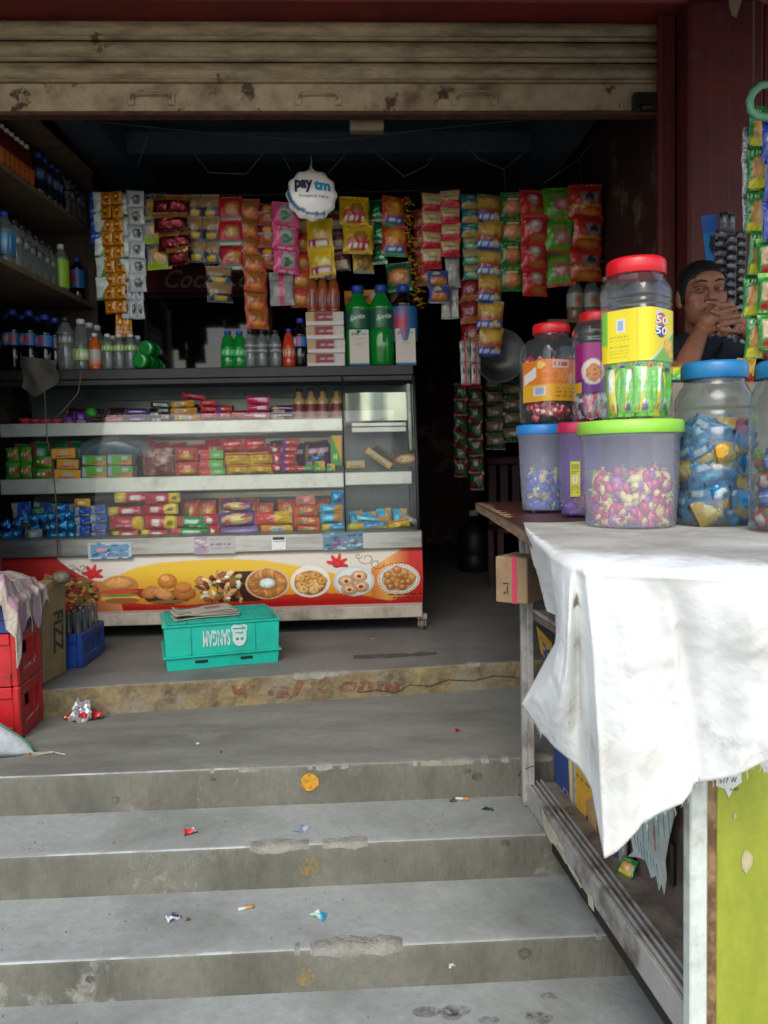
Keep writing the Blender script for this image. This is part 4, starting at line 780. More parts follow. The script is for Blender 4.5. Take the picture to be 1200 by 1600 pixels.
BK = dict(  # radius, body, drink, cap, label print, label span, squareness
 cola=(.16, COLA, None, COLB, CL('1d5f9a', ('spots', 5, .04, ['b8c4cc', 'a03038'], 3, (.5, .9, .3, .7), 3), ('ell', .75, .5, .05, .25, 'b02a34'), ('ell', .6, .5, .05, .2, 'c8d0d4')), (.42, .62)),
 colared=(.17, COLA, None, COLB, CL('1d5f9a', ('ell', .72, .55, .09, .4, 'a82430'), ('rect', .62, .86, .2, .45, 'b8a8b0'), ('ell', .2, .5, .07, .3, 'a82430')), (.3, .72)),
 soda=(.17, CLR, WATR, CAPK, CL('1e2224', ('scrib', .5, .95, .6, 'a8b0b0', .09, 6), ('scrib', .05, .5, .6, 'a8b0b0', .09, 6), ('rect', 0, 1, 0, .16, '6a6a58')), (.5, .66)),
 sodag=(.17, CLR, WATR, CAPK, CL('9aa4a2', ('rect', 0, 1, .4, .85, '26292c'), ('spots', 8, .02, ['7a3038'], 4, (0, 1, .5, .7), 3)), (.42, .6)),
 lime=(.17, CLR, WATR, CAPW, CL('6f9a3c', ('scrib', .55, .95, .5, 'c8d4b0', .12, 5)), (.52, .68)),
 limebig=(.15, CLR, WATR, CAPW, CL('8ab828', ('rect', .66, .8, .2, .4, '3a6a2a'), ('scrib', .1, .9, .7, 'a8cc50', .06)), (.12, .68)),
 limelow=(.17, CLR, WATR, CAPW, CL('7aa82c', ('ell', .75, .4, .06, .3, 'b85030'), ('scrib', .6, .9, .6, 'd0dcc0', .1, 5)), (.2, .42)),
 orange=(.17, ORJ, None, CAPW, CL('a8a09c', ('rect', 0, 1, 0, .3, 'b8541c'), ('spots', 10, .03, ['6a5a6a', 'c87838'], 6, (.4, 1, .3, .9), 3)), (.12, .55)),
 orangedk=(.17, mat('red_orange_drink', 'b0381a', .15, fine=0, spec=.7), None, COLB, CL('a83a22', ('scrib', .55, .95, .5, 'd8b0a0', .16, 5)), (.25, .5)),
 green=(.2, GRN2, None, COLB, CL('1a9a40', ('scrib', .55, .95, .5, '8ac49a', .12, 5)), (.32, .5)),
 greenbig=(.165, GRN2, None, COLB, CL('17483a', ('ell', .75, .72, .08, .22, 'b8c4b8'), ('ell', .72, .6, .1, .1, '2a8a4a')), (.46, .68)),
 peach=(.16, PEA, None, CAPW, CL('a88a82', ('rect', 0, 1, .8, 1, '9c3a24'), ('rect', .55, .78, .2, .7, 'c0b4b0'), ('scrib', .5, .9, .5, '6a3a34', .08, 6), ('rect', 0, 1, 0, .1, '8a2a24')), (.12, .56)),
 beige=(.2, BEI, None, mat('metal_cap', '3c3a34', .4, .5, fine=0), CL('8c3a30', ('ell', .75, .55, .1, .35, 'c0a890'), ('rect', 0, 1, .85, 1, '5a2a26'), ('scrib', .58, .9, .5, '4a3a34', .08, 6)), (.1, .5)),
 reddrink=(.17, mat('dark_red_drink', '5a1c14', .2, fine=0), None, CAPW, CL('a85a28', ('spots', 8, .04, ['8a3020', 'c08a4a'], 2, (0, 1, .2, .8), 3)), (.08, .42)),
 darkclear=(.17, mat('dark_pet', '1b2226', .12, fine=0, spec=.7), None, COLB, CL('27405c', ('scrib', .5, .95, .5, '6a88a8', .1, 5)), (.4, .62)),
 orjuice=(.2, CLR, None, CAPW, CL('9aa09c', ('scrib', .55, .95, .6, '5a8a94', .1, 5), ('ell', .75, .3, .14, .2, 'b0562c')), (.3, .62)),
 bluelab=(.18, CLR, WATR, COLB, CL('2478a8', ('scrib', .55, .95, .6, '9ac4d8', .1, 5), ('rect', 0, 1, 0, .2, '1a5a88')), (.2, .62)))
BPROTO = {}
def bottle(kind, label, pos, h, group=None, rot=None, name='drink_bottle', cat='bottle'):
    r, body, drink, cap, lab, (l0, l1) = BK[kind]; rz = rnd.uniform(-.25, .25)
    if kind not in BPROTO:
        t = thing(name, label, cat, pos, rot or (0, 0, rz), group); n = 20
        w = r
        prof = [(w * .55, .004), (w * .86, 0), (w, .025), (w, l0 - .03), (w * .955, l0 - .012), (w * .955, l1 + .012), (w, l1 + .03), (w * .97, l1 + .05), (w * .72, .80), (w * .48, .865), (w * .36, .90), (w * .36, .93)]
        if kind in ('beige',): prof = [(w * .8, 0), (w * .98, .02), (w, .06), (w, .55), (w * .9, .63), (w * .5, .75), (w * .42, .8), (w * .42, .955)]
        b = MB().lathe(prof, n).obj('body', body, t)
        if drink is not None: MB().lathe([(w * .9, .012), (w * .93, .1), (w * .9, l1), (w * .9, l1 + .06), (w * .7, .78)], n).obj('drink', drink, b)
        if kind == 'orjuice': MB().lathe([(w * .9, .012), (w * .93, .1), (w * .9, .42)], n).obj('drink', ORJ, b)
        MB().lathe([(w * .46, .905), (w * .46, .985), (w * .40, 1.0)], 16).obj('cap', cap, t)
        MB().lathe([(w * 1.012, l0), (w * 1.012, (l0 + l1) / 2), (w * 1.012, l1)] if kind != 'beige' else [(w * 1.012, l0), (w * 1.012, l1)], 48, cap0=False, cap1=False, canvas=Canv(lab), smooth=True).obj('label', LAB, t)
        if kind == 'greenbig':
            mb = MB(); wr = 1.02 * w
            text(mb, 'Sprite', (0, 0, 0), (1, 0, 0), (0, 0, 1), .20, .075, .02, .35, fn=lambda x, y: Vector((wr * math.sin((x - .10) / wr), -wr * math.cos((x - .10) / wr), .535 + y + x * .15)))
            mb.obj('lettering', mat('white_print', 'c8ccc8', .5, fine=0), t)
        t.scale = (h, h, h); BPROTO[kind] = t; return t
    return tree_copy(BPROTO[kind], pos, rot or (0, 0, rz), label, group, (h, h, h))
def Canv(c): return c
def btl(kind, px, y0, y1, Y, label, group=None):
    a, b = pY(px, y1, Y), pY(px, y0, Y); return bottle(kind, label, a, b.z - a.z, group)
ZTOP = ZT + .0005
def btop(kind, px, y0, Y, label, group=None):        # stands on the display case
    a = pY(px, 560, Y); b = pY(px, y0, Y); return bottle(kind, label, (a.x, Y, ZTOP), b.z - ZTOP, group)
# left part of the case top
G1 = 'cola bottles on the left end of the case top'
for i, (px, y0, Y) in enumerate(((22, 484, 4.46), (48, 486, 4.44), (72, 492, 4.42), (88, 497, 4.46))): btop('cola', px, y0, Y, f'dark blue labelled cola bottle, {ORD[i]} of the front row on the case', G1)
for i, (px, y0, Y) in enumerate(((12, 492, 4.66), (36, 492, 4.66), (60, 495, 4.66))): btop('cola', px, y0, Y, f'dark cola bottle, {ORD[i]} of the half hidden back row on the case', G1)
btop('soda', 104, 496, 4.42, 'large clear soda bottle with black label right of the colas')
btop('limelow', 128, 499, 4.44, 'clear bottle with low lime label beside the big soda bottle')
btop('lime', 141, 505, 4.62, 'clear bottle half hidden behind the orange drink bottle', 'clear bottles behind the orange drink')
btop('lime', 153, 509, 4.68, 'white capped clear bottle farthest back behind the orange drink', 'clear bottles behind the orange drink')
btop('orange', 149, 521, 4.41, 'small orange drink bottle with white cap on the case')
for i, px in enumerate((169, 187, 205)): btop('lime', px, 522, 4.41, f'small clear lime bottle, {ORD[i]} of three in front on the case', 'small lime bottles on the case')
for i, px in enumerate((178, 196, 216)): btop('lime', px, 525, 4.58, f'small clear lime bottle, {ORD[i]} of three behind on the case', 'small lime bottles on the case')
for i, (px, Y, z) in enumerate(((226, 4.46, 0), (240, 4.60, 0), (236, 4.53, .075))):
    a = pY(px, 560, Y); bottle('green', ['green bottle lying in front on the case top', 'green bottle lying behind on the case top', 'green bottle lying on top of two others'][i], (a.x, Y - .12, ZTOP + .042 + z), .2, 'green bottles lying on the case', rot=(R(-90), 0, R(-10)))
# middle of the case top
for i, px in enumerate((357, 375)): btop('green', px, 517 + i, 4.42, f'small green bottle, {("left", "right")[i]} one of the upright pair', 'upright small green bottles')
for i, px in enumerate((392, 410, 431)): btop('sodag', px, 516, 4.42, f'small clear soda bottle, {ORD[i]} of three on the case', 'small soda bottles on the case')
for i, px in enumerate((400, 421)): btop('sodag', px, 517, 4.6, f'small soda bottle, {("left", "right")[i]} one of the pair behind', 'small soda bottles on the case')
btop('orangedk', 452, 514, 4.42, 'small red orange drink bottle right of the soda bottles')
btop('cola', 470, 498, 4.44, 'small cola bottle left of the white biscuit boxes')
WHB = P('b8b0a8', ('rect', 0, .28, .3, 1, 'b09a70'), ('rect', .25, .74, .3, 1, '8a3a40'), ('scrib', .32, .7, .65, 'b09a98', .08), ('rect', .76, 1, 0, 1, 'c0bcb8'), ('rect', 0, 1, 0, .28, 'c8c4c0'), w=40); PR['biscuitbox'] = WHB
for i, (y0, y1) in enumerate(((550, 570), (529, 549), (508, 528), (486, 507))):
    a, b = pY(481 + i * -.5, y1, 4.42), pY(539 - i, y0, 4.42); zb = ZTOP + i * .0745
    o = meshobj('biscuit_box', boxmesh('biscuitbox', .206, .073, .16, side='b8b4ae'), None, ((a.x + b.x) / 2, 4.49, zb), (0, 0, rnd.uniform(-.03, .03)))
    tag(o, f'white and maroon biscuit box, {VORD[4][i]} of the stack of four', 'box', 'stacked white and maroon biscuit boxes')
ZBX = ZTOP + 4 * .0745
G5 = 'peach drink bottles on the biscuit boxes'
for i, px in enumerate((489, 505, 522)): a = pY(px, 480, 4.46); bottle('peach', f'peach drink bottle, {ORD[i]} of the front three on the biscuit boxes', (a.x, 4.46, ZBX), pY(px, 430, 4.46).z - ZBX, G5)
for i, px in enumerate((497, 514)): a = pY(px, 480, 4.53); bottle('peach', f'peach drink bottle, {("left", "right")[i]} one of the two behind on the biscuit boxes', (a.x, 4.53, ZBX), pY(px, 432, 4.53).z - ZBX, G5)
btop('greenbig', 561, 447, 4.47, 'large green bottle behind the left white payment card', 'large green bottles on the case')
btop('greenbig', 597, 446, 4.46, 'large green bottle between the two white payment cards', 'large green bottles on the case')
btop('colared', 632, 446, 4.47, 'large dark cola bottle behind the right white payment card')
a, b = pY(539, 455, 4.58), pY(602, 429, 4.58)
PR['ybox'] = P('c98c1c', ('rect', .06, .3, .3, .6, 'b0485a'), ('rect', .68, .88, .35, .8, 'b8bcb8'), ('scrib', .35, .62, .5, '7a4a1a', .1, 5))
o = meshobj('orange_box', boxmesh('ybox', b.x - a.x, .085, .12, side='b87c20'), None, ((a.x + b.x) / 2, 4.66, 1.815), (R(12), R(-2), R(-3))); tag(o, 'flat orange carton lying across behind the large green bottles', 'carton')
o = MB().box(-.10, .10, -.05, .05, 0, .352).obj('storage_carton', mat('carton_board', '6a543c', .85, dirt='4c3c2c', dscale=6), loc=((a.x + b.x) / 2, 4.68, ZTOP)); tag(o, 'plain brown carton standing hidden behind the large green bottles', 'carton')
# white payment cards: print only, the square code left blank
def paycard(x0, y0, x1, y1, Y, lab):
    a, b = pY(x0, y1, Y), pY(x1, y0, Y); w, h = b.x - a.x, b.z - ZTOP
    t = thing('payment_card', lab, 'card', ((a.x + b.x) / 2, Y, ZTOP), (R(-4), 0, rnd.uniform(-.05, .05)))
    mb = MB(); mb.box(-w / 2, w / 2, 0, .003, 0, h, colr='c2beb2'); mb.box(-w / 2, w / 2, -.0006, -.0001, 0, h * .07, colr='2a6ea0'); mb.obj('card_face', PAPER, t)
    mb = MB(); text(mb, 'pay', (-w * .38, -.0012, h * .82), (1, 0, 0), (0, 0, 1), w * .42, h * .10, .012); mb.obj('lettering', mat('navy_print', '16243c', .5, fine=0), t)
    mb = MB(); text(mb, 'tm', (w * .06, -.0012, h * .845), (1, 0, 0), (0, 0, 1), w * .32, h * .075, .012); mb.obj('lettering', mat('sky_print', '2f94c4', .5, fine=0), t)
    mb = MB()
    for k, (q, ww) in enumerate(((.74, .5), (.62, .34), (.57, .4))): mb.box(-w * ww / 2, w * ww / 2, -.0009, -.0003, h * q, h * (q + .015))
    mb.obj('small_print', mat('grey_print', '8a8a86', .6, fine=0), t); return t
paycard(547, 514, 576, 569, 4.385, 'white payment card leaning on the left large green bottle')
paycard(619, 512, 649, 565, 4.385, 'white payment card leaning on the large dark cola bottle')
# the middle and top shelf on the left wall
def bx(kind, px, X, z, h, lab, grp=None):
    d = ray(px, 400); Y = X / d.x * d.y; return bottle(kind, lab, (X, Y, z), h, grp)
bx('bluelab', 8, -1.60, ZS2, .26, 'blue labelled bottle at the near end of the middle wall shelf')
for i, px in enumerate((24, 35, 46, 56, 66, 76)): bx('soda', px, -1.585, ZS2, .245, f'clear soda bottle, {ORD[i]} in the row on the wall shelf', 'clear soda bottles on the wall shelf')
bx('limebig', 95, -1.545, ZS2, .27, 'tall lime green labelled bottle with white cap on the wall shelf')
bx('colared', 119, -1.53, ZS2, .25, 'dark cola bottle with red emblem at the far end of the wall shelf')
for i, px in enumerate((3, 10, 18, 25, 33, 40, 47)): bx('reddrink', px, -1.585 + i * .004, ZS1, .215, f'red drink bottle with white cap, {ORD[i]} on the upper wall shelf', 'red drink bottles on the upper wall shelf')
for i, px in enumerate((66, 76, 86, 94)): bx('darkclear', px, -1.56 + i * .006, ZS1, .235, f'dark blue bottle, {ORD[i]} on the upper wall shelf', 'dark blue bottles on the upper wall shelf')
for i, px in enumerate((104, 112, 120, 128)): bx('soda', px, -1.53 + i * .006, ZS1, .225, f'dim clear bottle, {ORD[i]} at the far end of the upper wall shelf', 'dim clear bottles on the upper wall shelf')
for i, px in enumerate((468, 487, 505, 527)):
    b = btl('beige', px, 604, 653.5, 4.52, f'beige milk drink bottle, {ORD[i]} on the top glass shelf', 'beige milk drink bottles in the case'); b.location.z = z3a - .004
# small shelf with orange drinks on the right wall
ws = thing('small_wall_shelf', 'narrow wooden shelf with orange juice bottles on the right wall', 'shelf', (1.3, 4.5, pY(900, 503, 4.5).z))
MB().box(-.18, .165, -.1, .1, -.02, 0, ch=.003).obj('shelf_board', WOOD, ws); MB().tube([(-.17, -.09, .30), (.0, -.1, .305), (.165, -.09, .31)], .003, 6).obj('guard_string', mat('orange_string', 'a8622c', .8), ws)
for i, px in enumerate((899, 924, 947)): a = pY(px, 480, 4.48); bottle('orjuice', f'orange juice bottle with white cap, {ORD[i]} on the small shelf', (a.x, 4.48, ws.location.z), .24, 'orange juice bottles on the right')
# ------------------------------------------------------------------ drinks fridge behind
fx0, fx1 = pY(222, 450, 5.45).x, pY(425, 450, 5.45).x; fz = pY(300, 415, 5.45).z; fzb = pY(300, 458, 5.45).z
fr = thing('drinks_fridge', 'dark drinks fridge with red header sign behind the hanging packets', 'fridge', ((fx0 + fx1) / 2, 5.75, 0))
MB().box(fx0, fx1, 5.5, 6.05, .05, fz, ch=.01).obj('body', mat('fridge_body', '24262a', .4), fr, world=True)
hd = MB().box(fx0, fx1, 5.44, 5.495, fzb, fz, ch=.008).obj('header_sign', mat('red_sign', '6d1a1c', .4), fr, world=True)
mb = MB(); a = pY(258, 450, 5.436); text(mb, 'Coca-Cola', (a.x, 5.436, fzb + .03), (1, 0, 0), (0, 0, 1), fx1 - a.x - .04, (fz - fzb) * .68, .01, .4); mb.obj('lettering', mat('sign_white', 'a09490', .5), hd, world=True)
MB().box(fx0 + .02, fx1 - .02, 5.46, 5.495, .1, fzb - .03).obj('door_glass', mat('dark_door_glass', '0c0f10', .06, spec=.4, fine=0), fr, world=True)
MB().box(fx0, fx0 + .03, 5.45, 5.497, .08, fzb - .01, ch=.004).obj('door_frame', DARKM, fr, world=True); MB().box(fx1 - .03, fx1, 5.45, 5.497, .08, fzb - .01, ch=.004).obj('door_frame', DARKM, fr, world=True)
# ------------------------------------------------------------------ hanging strips of packets
wire = tag(MB().tube([Vector((-1.5, 4.5, pY(150, 300, 4.5).z + .01)), Vector((-.5, 4.5, pY(400, 305, 4.5).z + .0)), Vector((.5, 4.5, pY(650, 300, 4.5).z + .01)), Vector((1.46, 4.5, pY(930, 291, 4.5).z + .01))], .004, 6).obj('hanging_wire', DARKM), 'thin wire stretched across the shop carrying the packet strips', 'wire')
def strip(x0, x1, y0, y1, n, key, label, Y=4.5, cols=1, d=.05, lean=0, m=None, name='packet_strip', cat='packet strip', group=None, sway=.035, seed=0, over=1.08):
    a, b = pY(x0, y1, Y), pY(x1, y0, Y); w, h = (b.x - a.x), (b.z - a.z); r = random.Random(int(x0 * 7 + y0))
    t = thing(name, label, cat, ((a.x + b.x) / 2, Y, b.z), (0, r.uniform(-.02, .02), r.uniform(-.28, .28)), group)
    ph = h / n; cw = w / cols; me = [pillow(key, cw * 1.07, ph * over, min(d, cw * .45), s, mtl=m, crimp=.09) for s in range(3)]
    for c in range(cols):
        for k in range(n):
            ox = lean * (k / max(1, n - 1)) * w + r.uniform(-1, 1) * sway * w
            meshobj('packet', me[r.randrange(3)], t, (-w / 2 + cw * (c + .5) + ox, r.uniform(-.006, .006) - .004 * (k % 2), -ph * (k + 1) - ph * (over - 1) / 2), (r.uniform(-.10, .16) * (1 if k % 2 else -.7), r.uniform(-.05, .05), r.uniform(-.22, .22)))
    return t
strip(143, 156, 300, 380, 4, 'blue', 'dark blue sachet strip at the far left of the hanging row', 4.52, d=.02)
strip(153, 167, 300, 468, 5, 'wgreen', 'white and green sachet strip left of the yellow strip', 4.51, d=.02)
strip(164, 191, 300, 490, 9, 'orange2', 'long double strip of yellow orange sachets', 4.49, cols=2, d=.018)
strip(181, 206, 489, 526, 1, 'orange2', 'short yellow sachet pair hanging low behind the lime bottles', 4.505, cols=2, d=.02)
strip(190, 206, 303, 438, 4, 'mint', 'pale mint green sachet strip between yellow and spotted strips', 4.5, d=.02)
strip(205, 224, 300, 455, 6, 'dots', 'upper white sachet strip with dark spots', 4.49, d=.02)
strip(191, 224, 440, 498, 2, 'dots', 'lower white spotted sachets hanging three abreast', 4.505, cols=3, d=.02)
strip(223, 258, 303, 420, 3, 'chips_grey', 'grey snack strip with lime bands beside the shiny maroon strip', 4.52, d=.06, lean=.12)
strip(238, 272, 305, 392, 3, 'maroon', 'crumpled maroon and gold foil strip, left of the two', 4.46, d=.08, m=SHINY, lean=.25, sway=.1)
strip(262, 293, 306, 414, 4, 'maroon', 'crumpled maroon and gold foil strip, right of the two', 4.45, d=.08, m=SHINY, lean=.1, sway=.1)
strip(293, 319, 306, 410, 3, 'navy', 'navy and brown chip packet strip, shorter left one', 4.5)
strip(319, 344, 306, 412, 3, 'navy', 'navy and brown chip packet strip, second from the left', 4.5)
strip(323, 360, 416, 472, 2, 'navy', 'pair of navy and brown chip packets hanging lower in front of the fridge', 4.47)
strip(342, 376, 308, 420, 3, 'redcookie', 'red strip with a round cookie on every packet', 4.49)
strip(377, 406, 312, 400, 3, 'orangebrown', 'upper orange brown packet strip right of the cookie strip', 4.51)
strip(382, 413, 396, 514, 4, 'orangebrown', 'lower orange brown packet strip hanging above the soda bottles', 4.49, lean=.15)
strip(404, 432, 318, 420, 3, 'magenta', 'dark magenta and brown packet strip', 4.5)
strip(428, 466, 318, 426, 3, 'pink', 'bright pink packet strip left below the round balloon', 4.44, d=.07)
strip(422, 456, 426, 476, 1, 'greypink', 'grey packet with a pink middle band hanging below the pink strip', 4.47)
strip(458, 486, 334, 480, 5, 'orange', 'orange red packet strip behind the pink and yellow ones', 4.52)
strip(480, 520, 345, 431, 2, 'yellow', 'large yellow chip packet strip with purple band under the balloon', 4.4, d=.09, lean=.06)
strip(515, 546, 328, 424, 3, 'maroonwhite', 'dark maroon packet strip between the two yellow strips', 4.51)
strip(531, 573, 310, 396, 2, 'yellowred', 'large yellow and red chip packet strip', 4.41, d=.09, lean=.1)
strip(550, 581, 312, 426, 3, 'yellowblue', 'dull yellow packet strip behind the large yellow and red one', 4.5)
strip(579, 602, 312, 412, 3, 'green', 'shiny green packet strip beside the red chip packets', 4.5, m=SHINY)
strip(596, 632, 308, 400, 2, 'redblue', 'red chip packet strip with blue ovals', 4.45, d=.07)
strip(606, 644, 412, 454, 1, 'greenorange', 'single green packet hanging above the large dark bottle', 4.48, d=.06)
strip(608, 642, 452, 484, 1, 'greenorange', 'dim green packet just behind the large dark bottle top', 4.7)
strip(648, 674, 326, 446, 4, 'redbrown', 'red and brown packet strip right of the gold tinsel', 4.5)
strip(661, 690, 302, 420, 4, 'redcream', 'red and cream packet strip, left of the two', 4.46)
strip(690, 718, 298, 402, 4, 'redcream', 'red and cream packet strip, right of the two', 4.46)
strip(670, 700, 424, 474, 2, 'bluesilver', 'two blue and silver packets hanging below the red cream strip', 4.47)
strip(698, 719, 402, 448, 1, 'silver', 'small clear silver sachet under the right red cream strip', 4.49)
strip(690, 716, 448, 497, 1, 'silver', 'lowest clear silver sachet above the dark doorway', 4.5, cols=2)
strip(722, 753, 304, 370, 3, 'teal', 'teal packet strip, upper part left of the long blue strip', 4.47)
strip(724, 750, 368, 436, 3, 'tealgreen', 'green packet strip hanging under the teal packets', 4.49)
strip(750, 785, 304, 556, 6, 'blueorange', 'longest blue and orange snack strip of the row', 4.45, d=.06)
strip(785, 818, 302, 454, 4, 'greenpeach', 'green strip with a peach oval on every packet', 4.47, d=.06)
strip(816, 854, 297, 462, 4, 'red', 'bright red packet strip left of the green and pink strip', 4.45, d=.06)
strip(850, 893, 293, 446, 3, 'greenpink', 'light green packet strip with pink emblem', 4.46, d=.07)
strip(890, 938, 291, 438, 3, 'red2', 'red packet strip at the far right of the hanging row', 4.44, d=.07)
strip(720, 752, 436, 538, 3, 'darkred', 'dark red packet strip hanging under the green packets', 4.52)
strip(720, 750, 534, 602, 2, 'whitered', 'white and red sachets hanging lowest beside the metal basin', 4.52, cols=2, d=.02)
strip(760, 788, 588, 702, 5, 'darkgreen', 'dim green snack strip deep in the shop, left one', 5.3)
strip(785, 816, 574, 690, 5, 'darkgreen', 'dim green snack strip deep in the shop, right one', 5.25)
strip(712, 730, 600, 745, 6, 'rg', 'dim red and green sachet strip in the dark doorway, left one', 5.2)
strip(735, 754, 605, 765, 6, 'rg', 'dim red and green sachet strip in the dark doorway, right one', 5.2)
# gold tinsel
GOLD = mat('gold_tinsel', 'b98a2c', .2, .9, bump=1, bscale=90, dirt='3a2410', dscale=30, fine=0)
t0 = pY(640, 306, 4.43); mb = MB(); n = 60
pts = [pY(634 + 20 * k / n + 5 * math.sin(k * .9), 308 + 172 * k / n, 4.43) for k in range(n + 1)]
for k in range(n):
    p, q = pts[k], pts[k + 1]; w = .012 + .03 * abs(mn.noise(Vector((k * .7, 0, 3)))); ang = k * 1.3
    dv = Vector((math.cos(ang), .6 * math.sin(ang), .35 * math.sin(k))) * w
    mb.add([p - dv, p + dv, q + dv * .6, q - dv * .6], [(0, 1, 2, 3)])
    for j in range(3):
        s = Vector((rnd.uniform(-1, 1), rnd.uniform(-1, 1), rnd.uniform(-1, .6))) * .035; c = p + Vector((rnd.uniform(-.01, .01), 0, 0)); mb.add([c, c + s, c + s + Vector((.006, 0, .004))], [(0, 1, 2)])
tag(mb.obj('gold_tinsel', GOLD), 'twisted gold tinsel ribbon hanging beside the red cream strips', 'tinsel')
# ------------------------------------------------------------------ balloon
bc = pY(487, 305, 4.12); br = 38 / 1250 * 4.12
bl = thing('foil_balloon', 'round white scalloped foil balloon with blue rim hanging from the ceiling wire', 'balloon', bc, (0, 0, R(4)))
BC = Canvas(64, 64, 'eae9e4'); BC.noise(.05, 2)
mb = MB(); vs, fs, cs = [], [], []
NA, NR = 72, 14
for sg in (-1, 1):
    o = len(vs)
    for k in range(NR + 1):
        q = k / NR
        for a in range(NA):
            th = 2 * math.pi * a / NA; rr_ = br * (1 + .035 * math.cos(12 * th) * q ** 3) * q
            pk = .05 * math.cos(24 * th) * q ** 4 * (1 - q) * 4
            x, z = rr_ * math.sin(th), rr_ * math.cos(th); y = sg * br * .34 * (math.sqrt(max(0, 1 - q ** 2.4)) + pk + (.03 * mn.noise(Vector((x * 40, z * 40, sg))) if q < 1 else 0))
            vs.append(Vector((x, y, z)))
            dx, dz = x / br, z / br; c = col('eae9e4')
            if (dx * .9 - .16) ** 2 + (dz - .22) ** 2 > .93 and dx < .5 and dz < .35: c = col('1d5f8a')
            if (dx * .9 - .1) ** 2 + (dz - .14) ** 2 > 1.0 and dx < .45 and dz < .3: c = col('eae9e4')
            cs.append(c)
    for k in range(NR):
        for a in range(NA):
            b = (a + 1) % NA; f = (o + k * NA + a, o + k * NA + b, o + (k + 1) * NA + b, o + (k + 1) * NA + a); fs.append(f if sg < 0 else f[::-1])
mb.add(vs, fs, True, cs); mb.obj('balloon_body', vmat('balloon_foil', .28, .12, 30, spec=.8), bl)
def onb(x, z): q = min(1, math.hypot(x, z) / br); return Vector((x, -br * .34 * math.sqrt(max(0, 1 - q ** 2.4)) - .004, z))
mb = MB(); text(mb, 'pay', (0, 0, 0), (1, 0, 0), (0, 0, 1), .09, .062, .05, 0, fn=lambda x, y: onb(x - .085, y + .003 - x * .05)); mb.obj('lettering', mat('balloon_navy', '0f1f3c', .5, fine=0), bl)
mb = MB(); text(mb, 'tm', (0, 0, 0), (1, 0, 0), (0, 0, 1), .084, .05, .05, 0, fn=lambda x, y: onb(x + .01, y + .012 - x * .05)); mb.obj('lettering', mat('balloon_sky', '1f86b4', .5, fine=0), bl)
mb = MB(); text(mb, 'Accepted Here', (0, 0, 0), (1, 0, 0), (0, 0, 1), .15, .02, .004, .1, fn=lambda x, y: onb(x - .068, y - .026 - x * .04)); mb.obj('lettering', mat('balloon_grey', '6a7078', .5, fine=0), bl)
MB().tube([(0, 0, br * 1.0), (0, 0, br * 1.12), (.004, 0, br * 1.3), (0, 0, 2.45 - bc.z)], [.012, .005, .0018, .0018], 6).obj('balloon_string', mat('balloon_knot', 'a09e98', .5), bl)
# ------------------------------------------------------------------ garland wires under the ceiling
GW = mat('garland_wire', '3d3f40', .7)
def gar(nm, lab, px, Y, r=.003): tag(MB().tube([pY(x, y, Y) for x, y in px], r, 5).obj(nm, GW), lab, 'wire')
gar('ceiling_wire', 'thin dark wire sagging across the shop under the ceiling', [(130, 188), (210, 196), (330, 208), (480, 220), (560, 216), (640, 205), (790, 190), (900, 182)], 4.1)
gar('garland_strand', 'drooping garland strand left of the balloon', [(215, 260), (235, 200), (290, 222), (326, 270), (385, 272), (428, 218), (455, 268)], 4.15, .0025)
gar('garland_strand', 'drooping garland strand right of the balloon', [(505, 280), (560, 217), (600, 250), (632, 276), (668, 258), (704, 198)], 4.15, .0025)
gar('garland_strand', 'garland strand hanging near the right beam', [(704, 198), (750, 250), (787, 264), (790, 300), (787, 264), (820, 238), (850, 210)], 4.15, .0025)
gar('garland_strand', 'garland strand hanging by the right wall', [(850, 286), (905, 248), (910, 300), (905, 248), (950, 190)], 4.15, .0025)
# ------------------------------------------------------------------ dim things deep in the shop
p = pY(780, 556, 4.95)
o = MB().lathe([(0, -.012), (.10, -.012), (.155, .03), (.165, .034), (.165, .03), (.158, .024), (.105, -.018), (0, -.018)], 36, M=Matrix.Rotation(R(95), 4, 'X')).obj('metal_basin', mat('dull_steel', '6f7274', .35, .6, dirt='4c4e50', dscale=5), loc=p); tag(o, 'round dull metal basin hanging behind the long blue strip', 'basin')
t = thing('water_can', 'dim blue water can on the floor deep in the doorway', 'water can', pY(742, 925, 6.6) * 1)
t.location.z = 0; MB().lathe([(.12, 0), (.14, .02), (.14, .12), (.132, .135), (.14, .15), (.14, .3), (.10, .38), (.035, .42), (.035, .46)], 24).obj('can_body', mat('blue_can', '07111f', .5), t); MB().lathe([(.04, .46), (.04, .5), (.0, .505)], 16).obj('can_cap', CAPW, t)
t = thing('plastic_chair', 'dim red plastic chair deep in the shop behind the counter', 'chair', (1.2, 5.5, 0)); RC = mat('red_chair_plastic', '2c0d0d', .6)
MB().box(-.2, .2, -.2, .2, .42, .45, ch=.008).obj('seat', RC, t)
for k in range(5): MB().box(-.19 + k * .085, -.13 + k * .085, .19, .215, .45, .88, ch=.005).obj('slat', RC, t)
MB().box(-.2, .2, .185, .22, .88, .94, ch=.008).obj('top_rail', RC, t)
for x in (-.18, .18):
    for y in (-.18, .18): MB().box(x - .02, x + .02, y - .02, y + .02, 0, .42).obj('leg', RC, t)
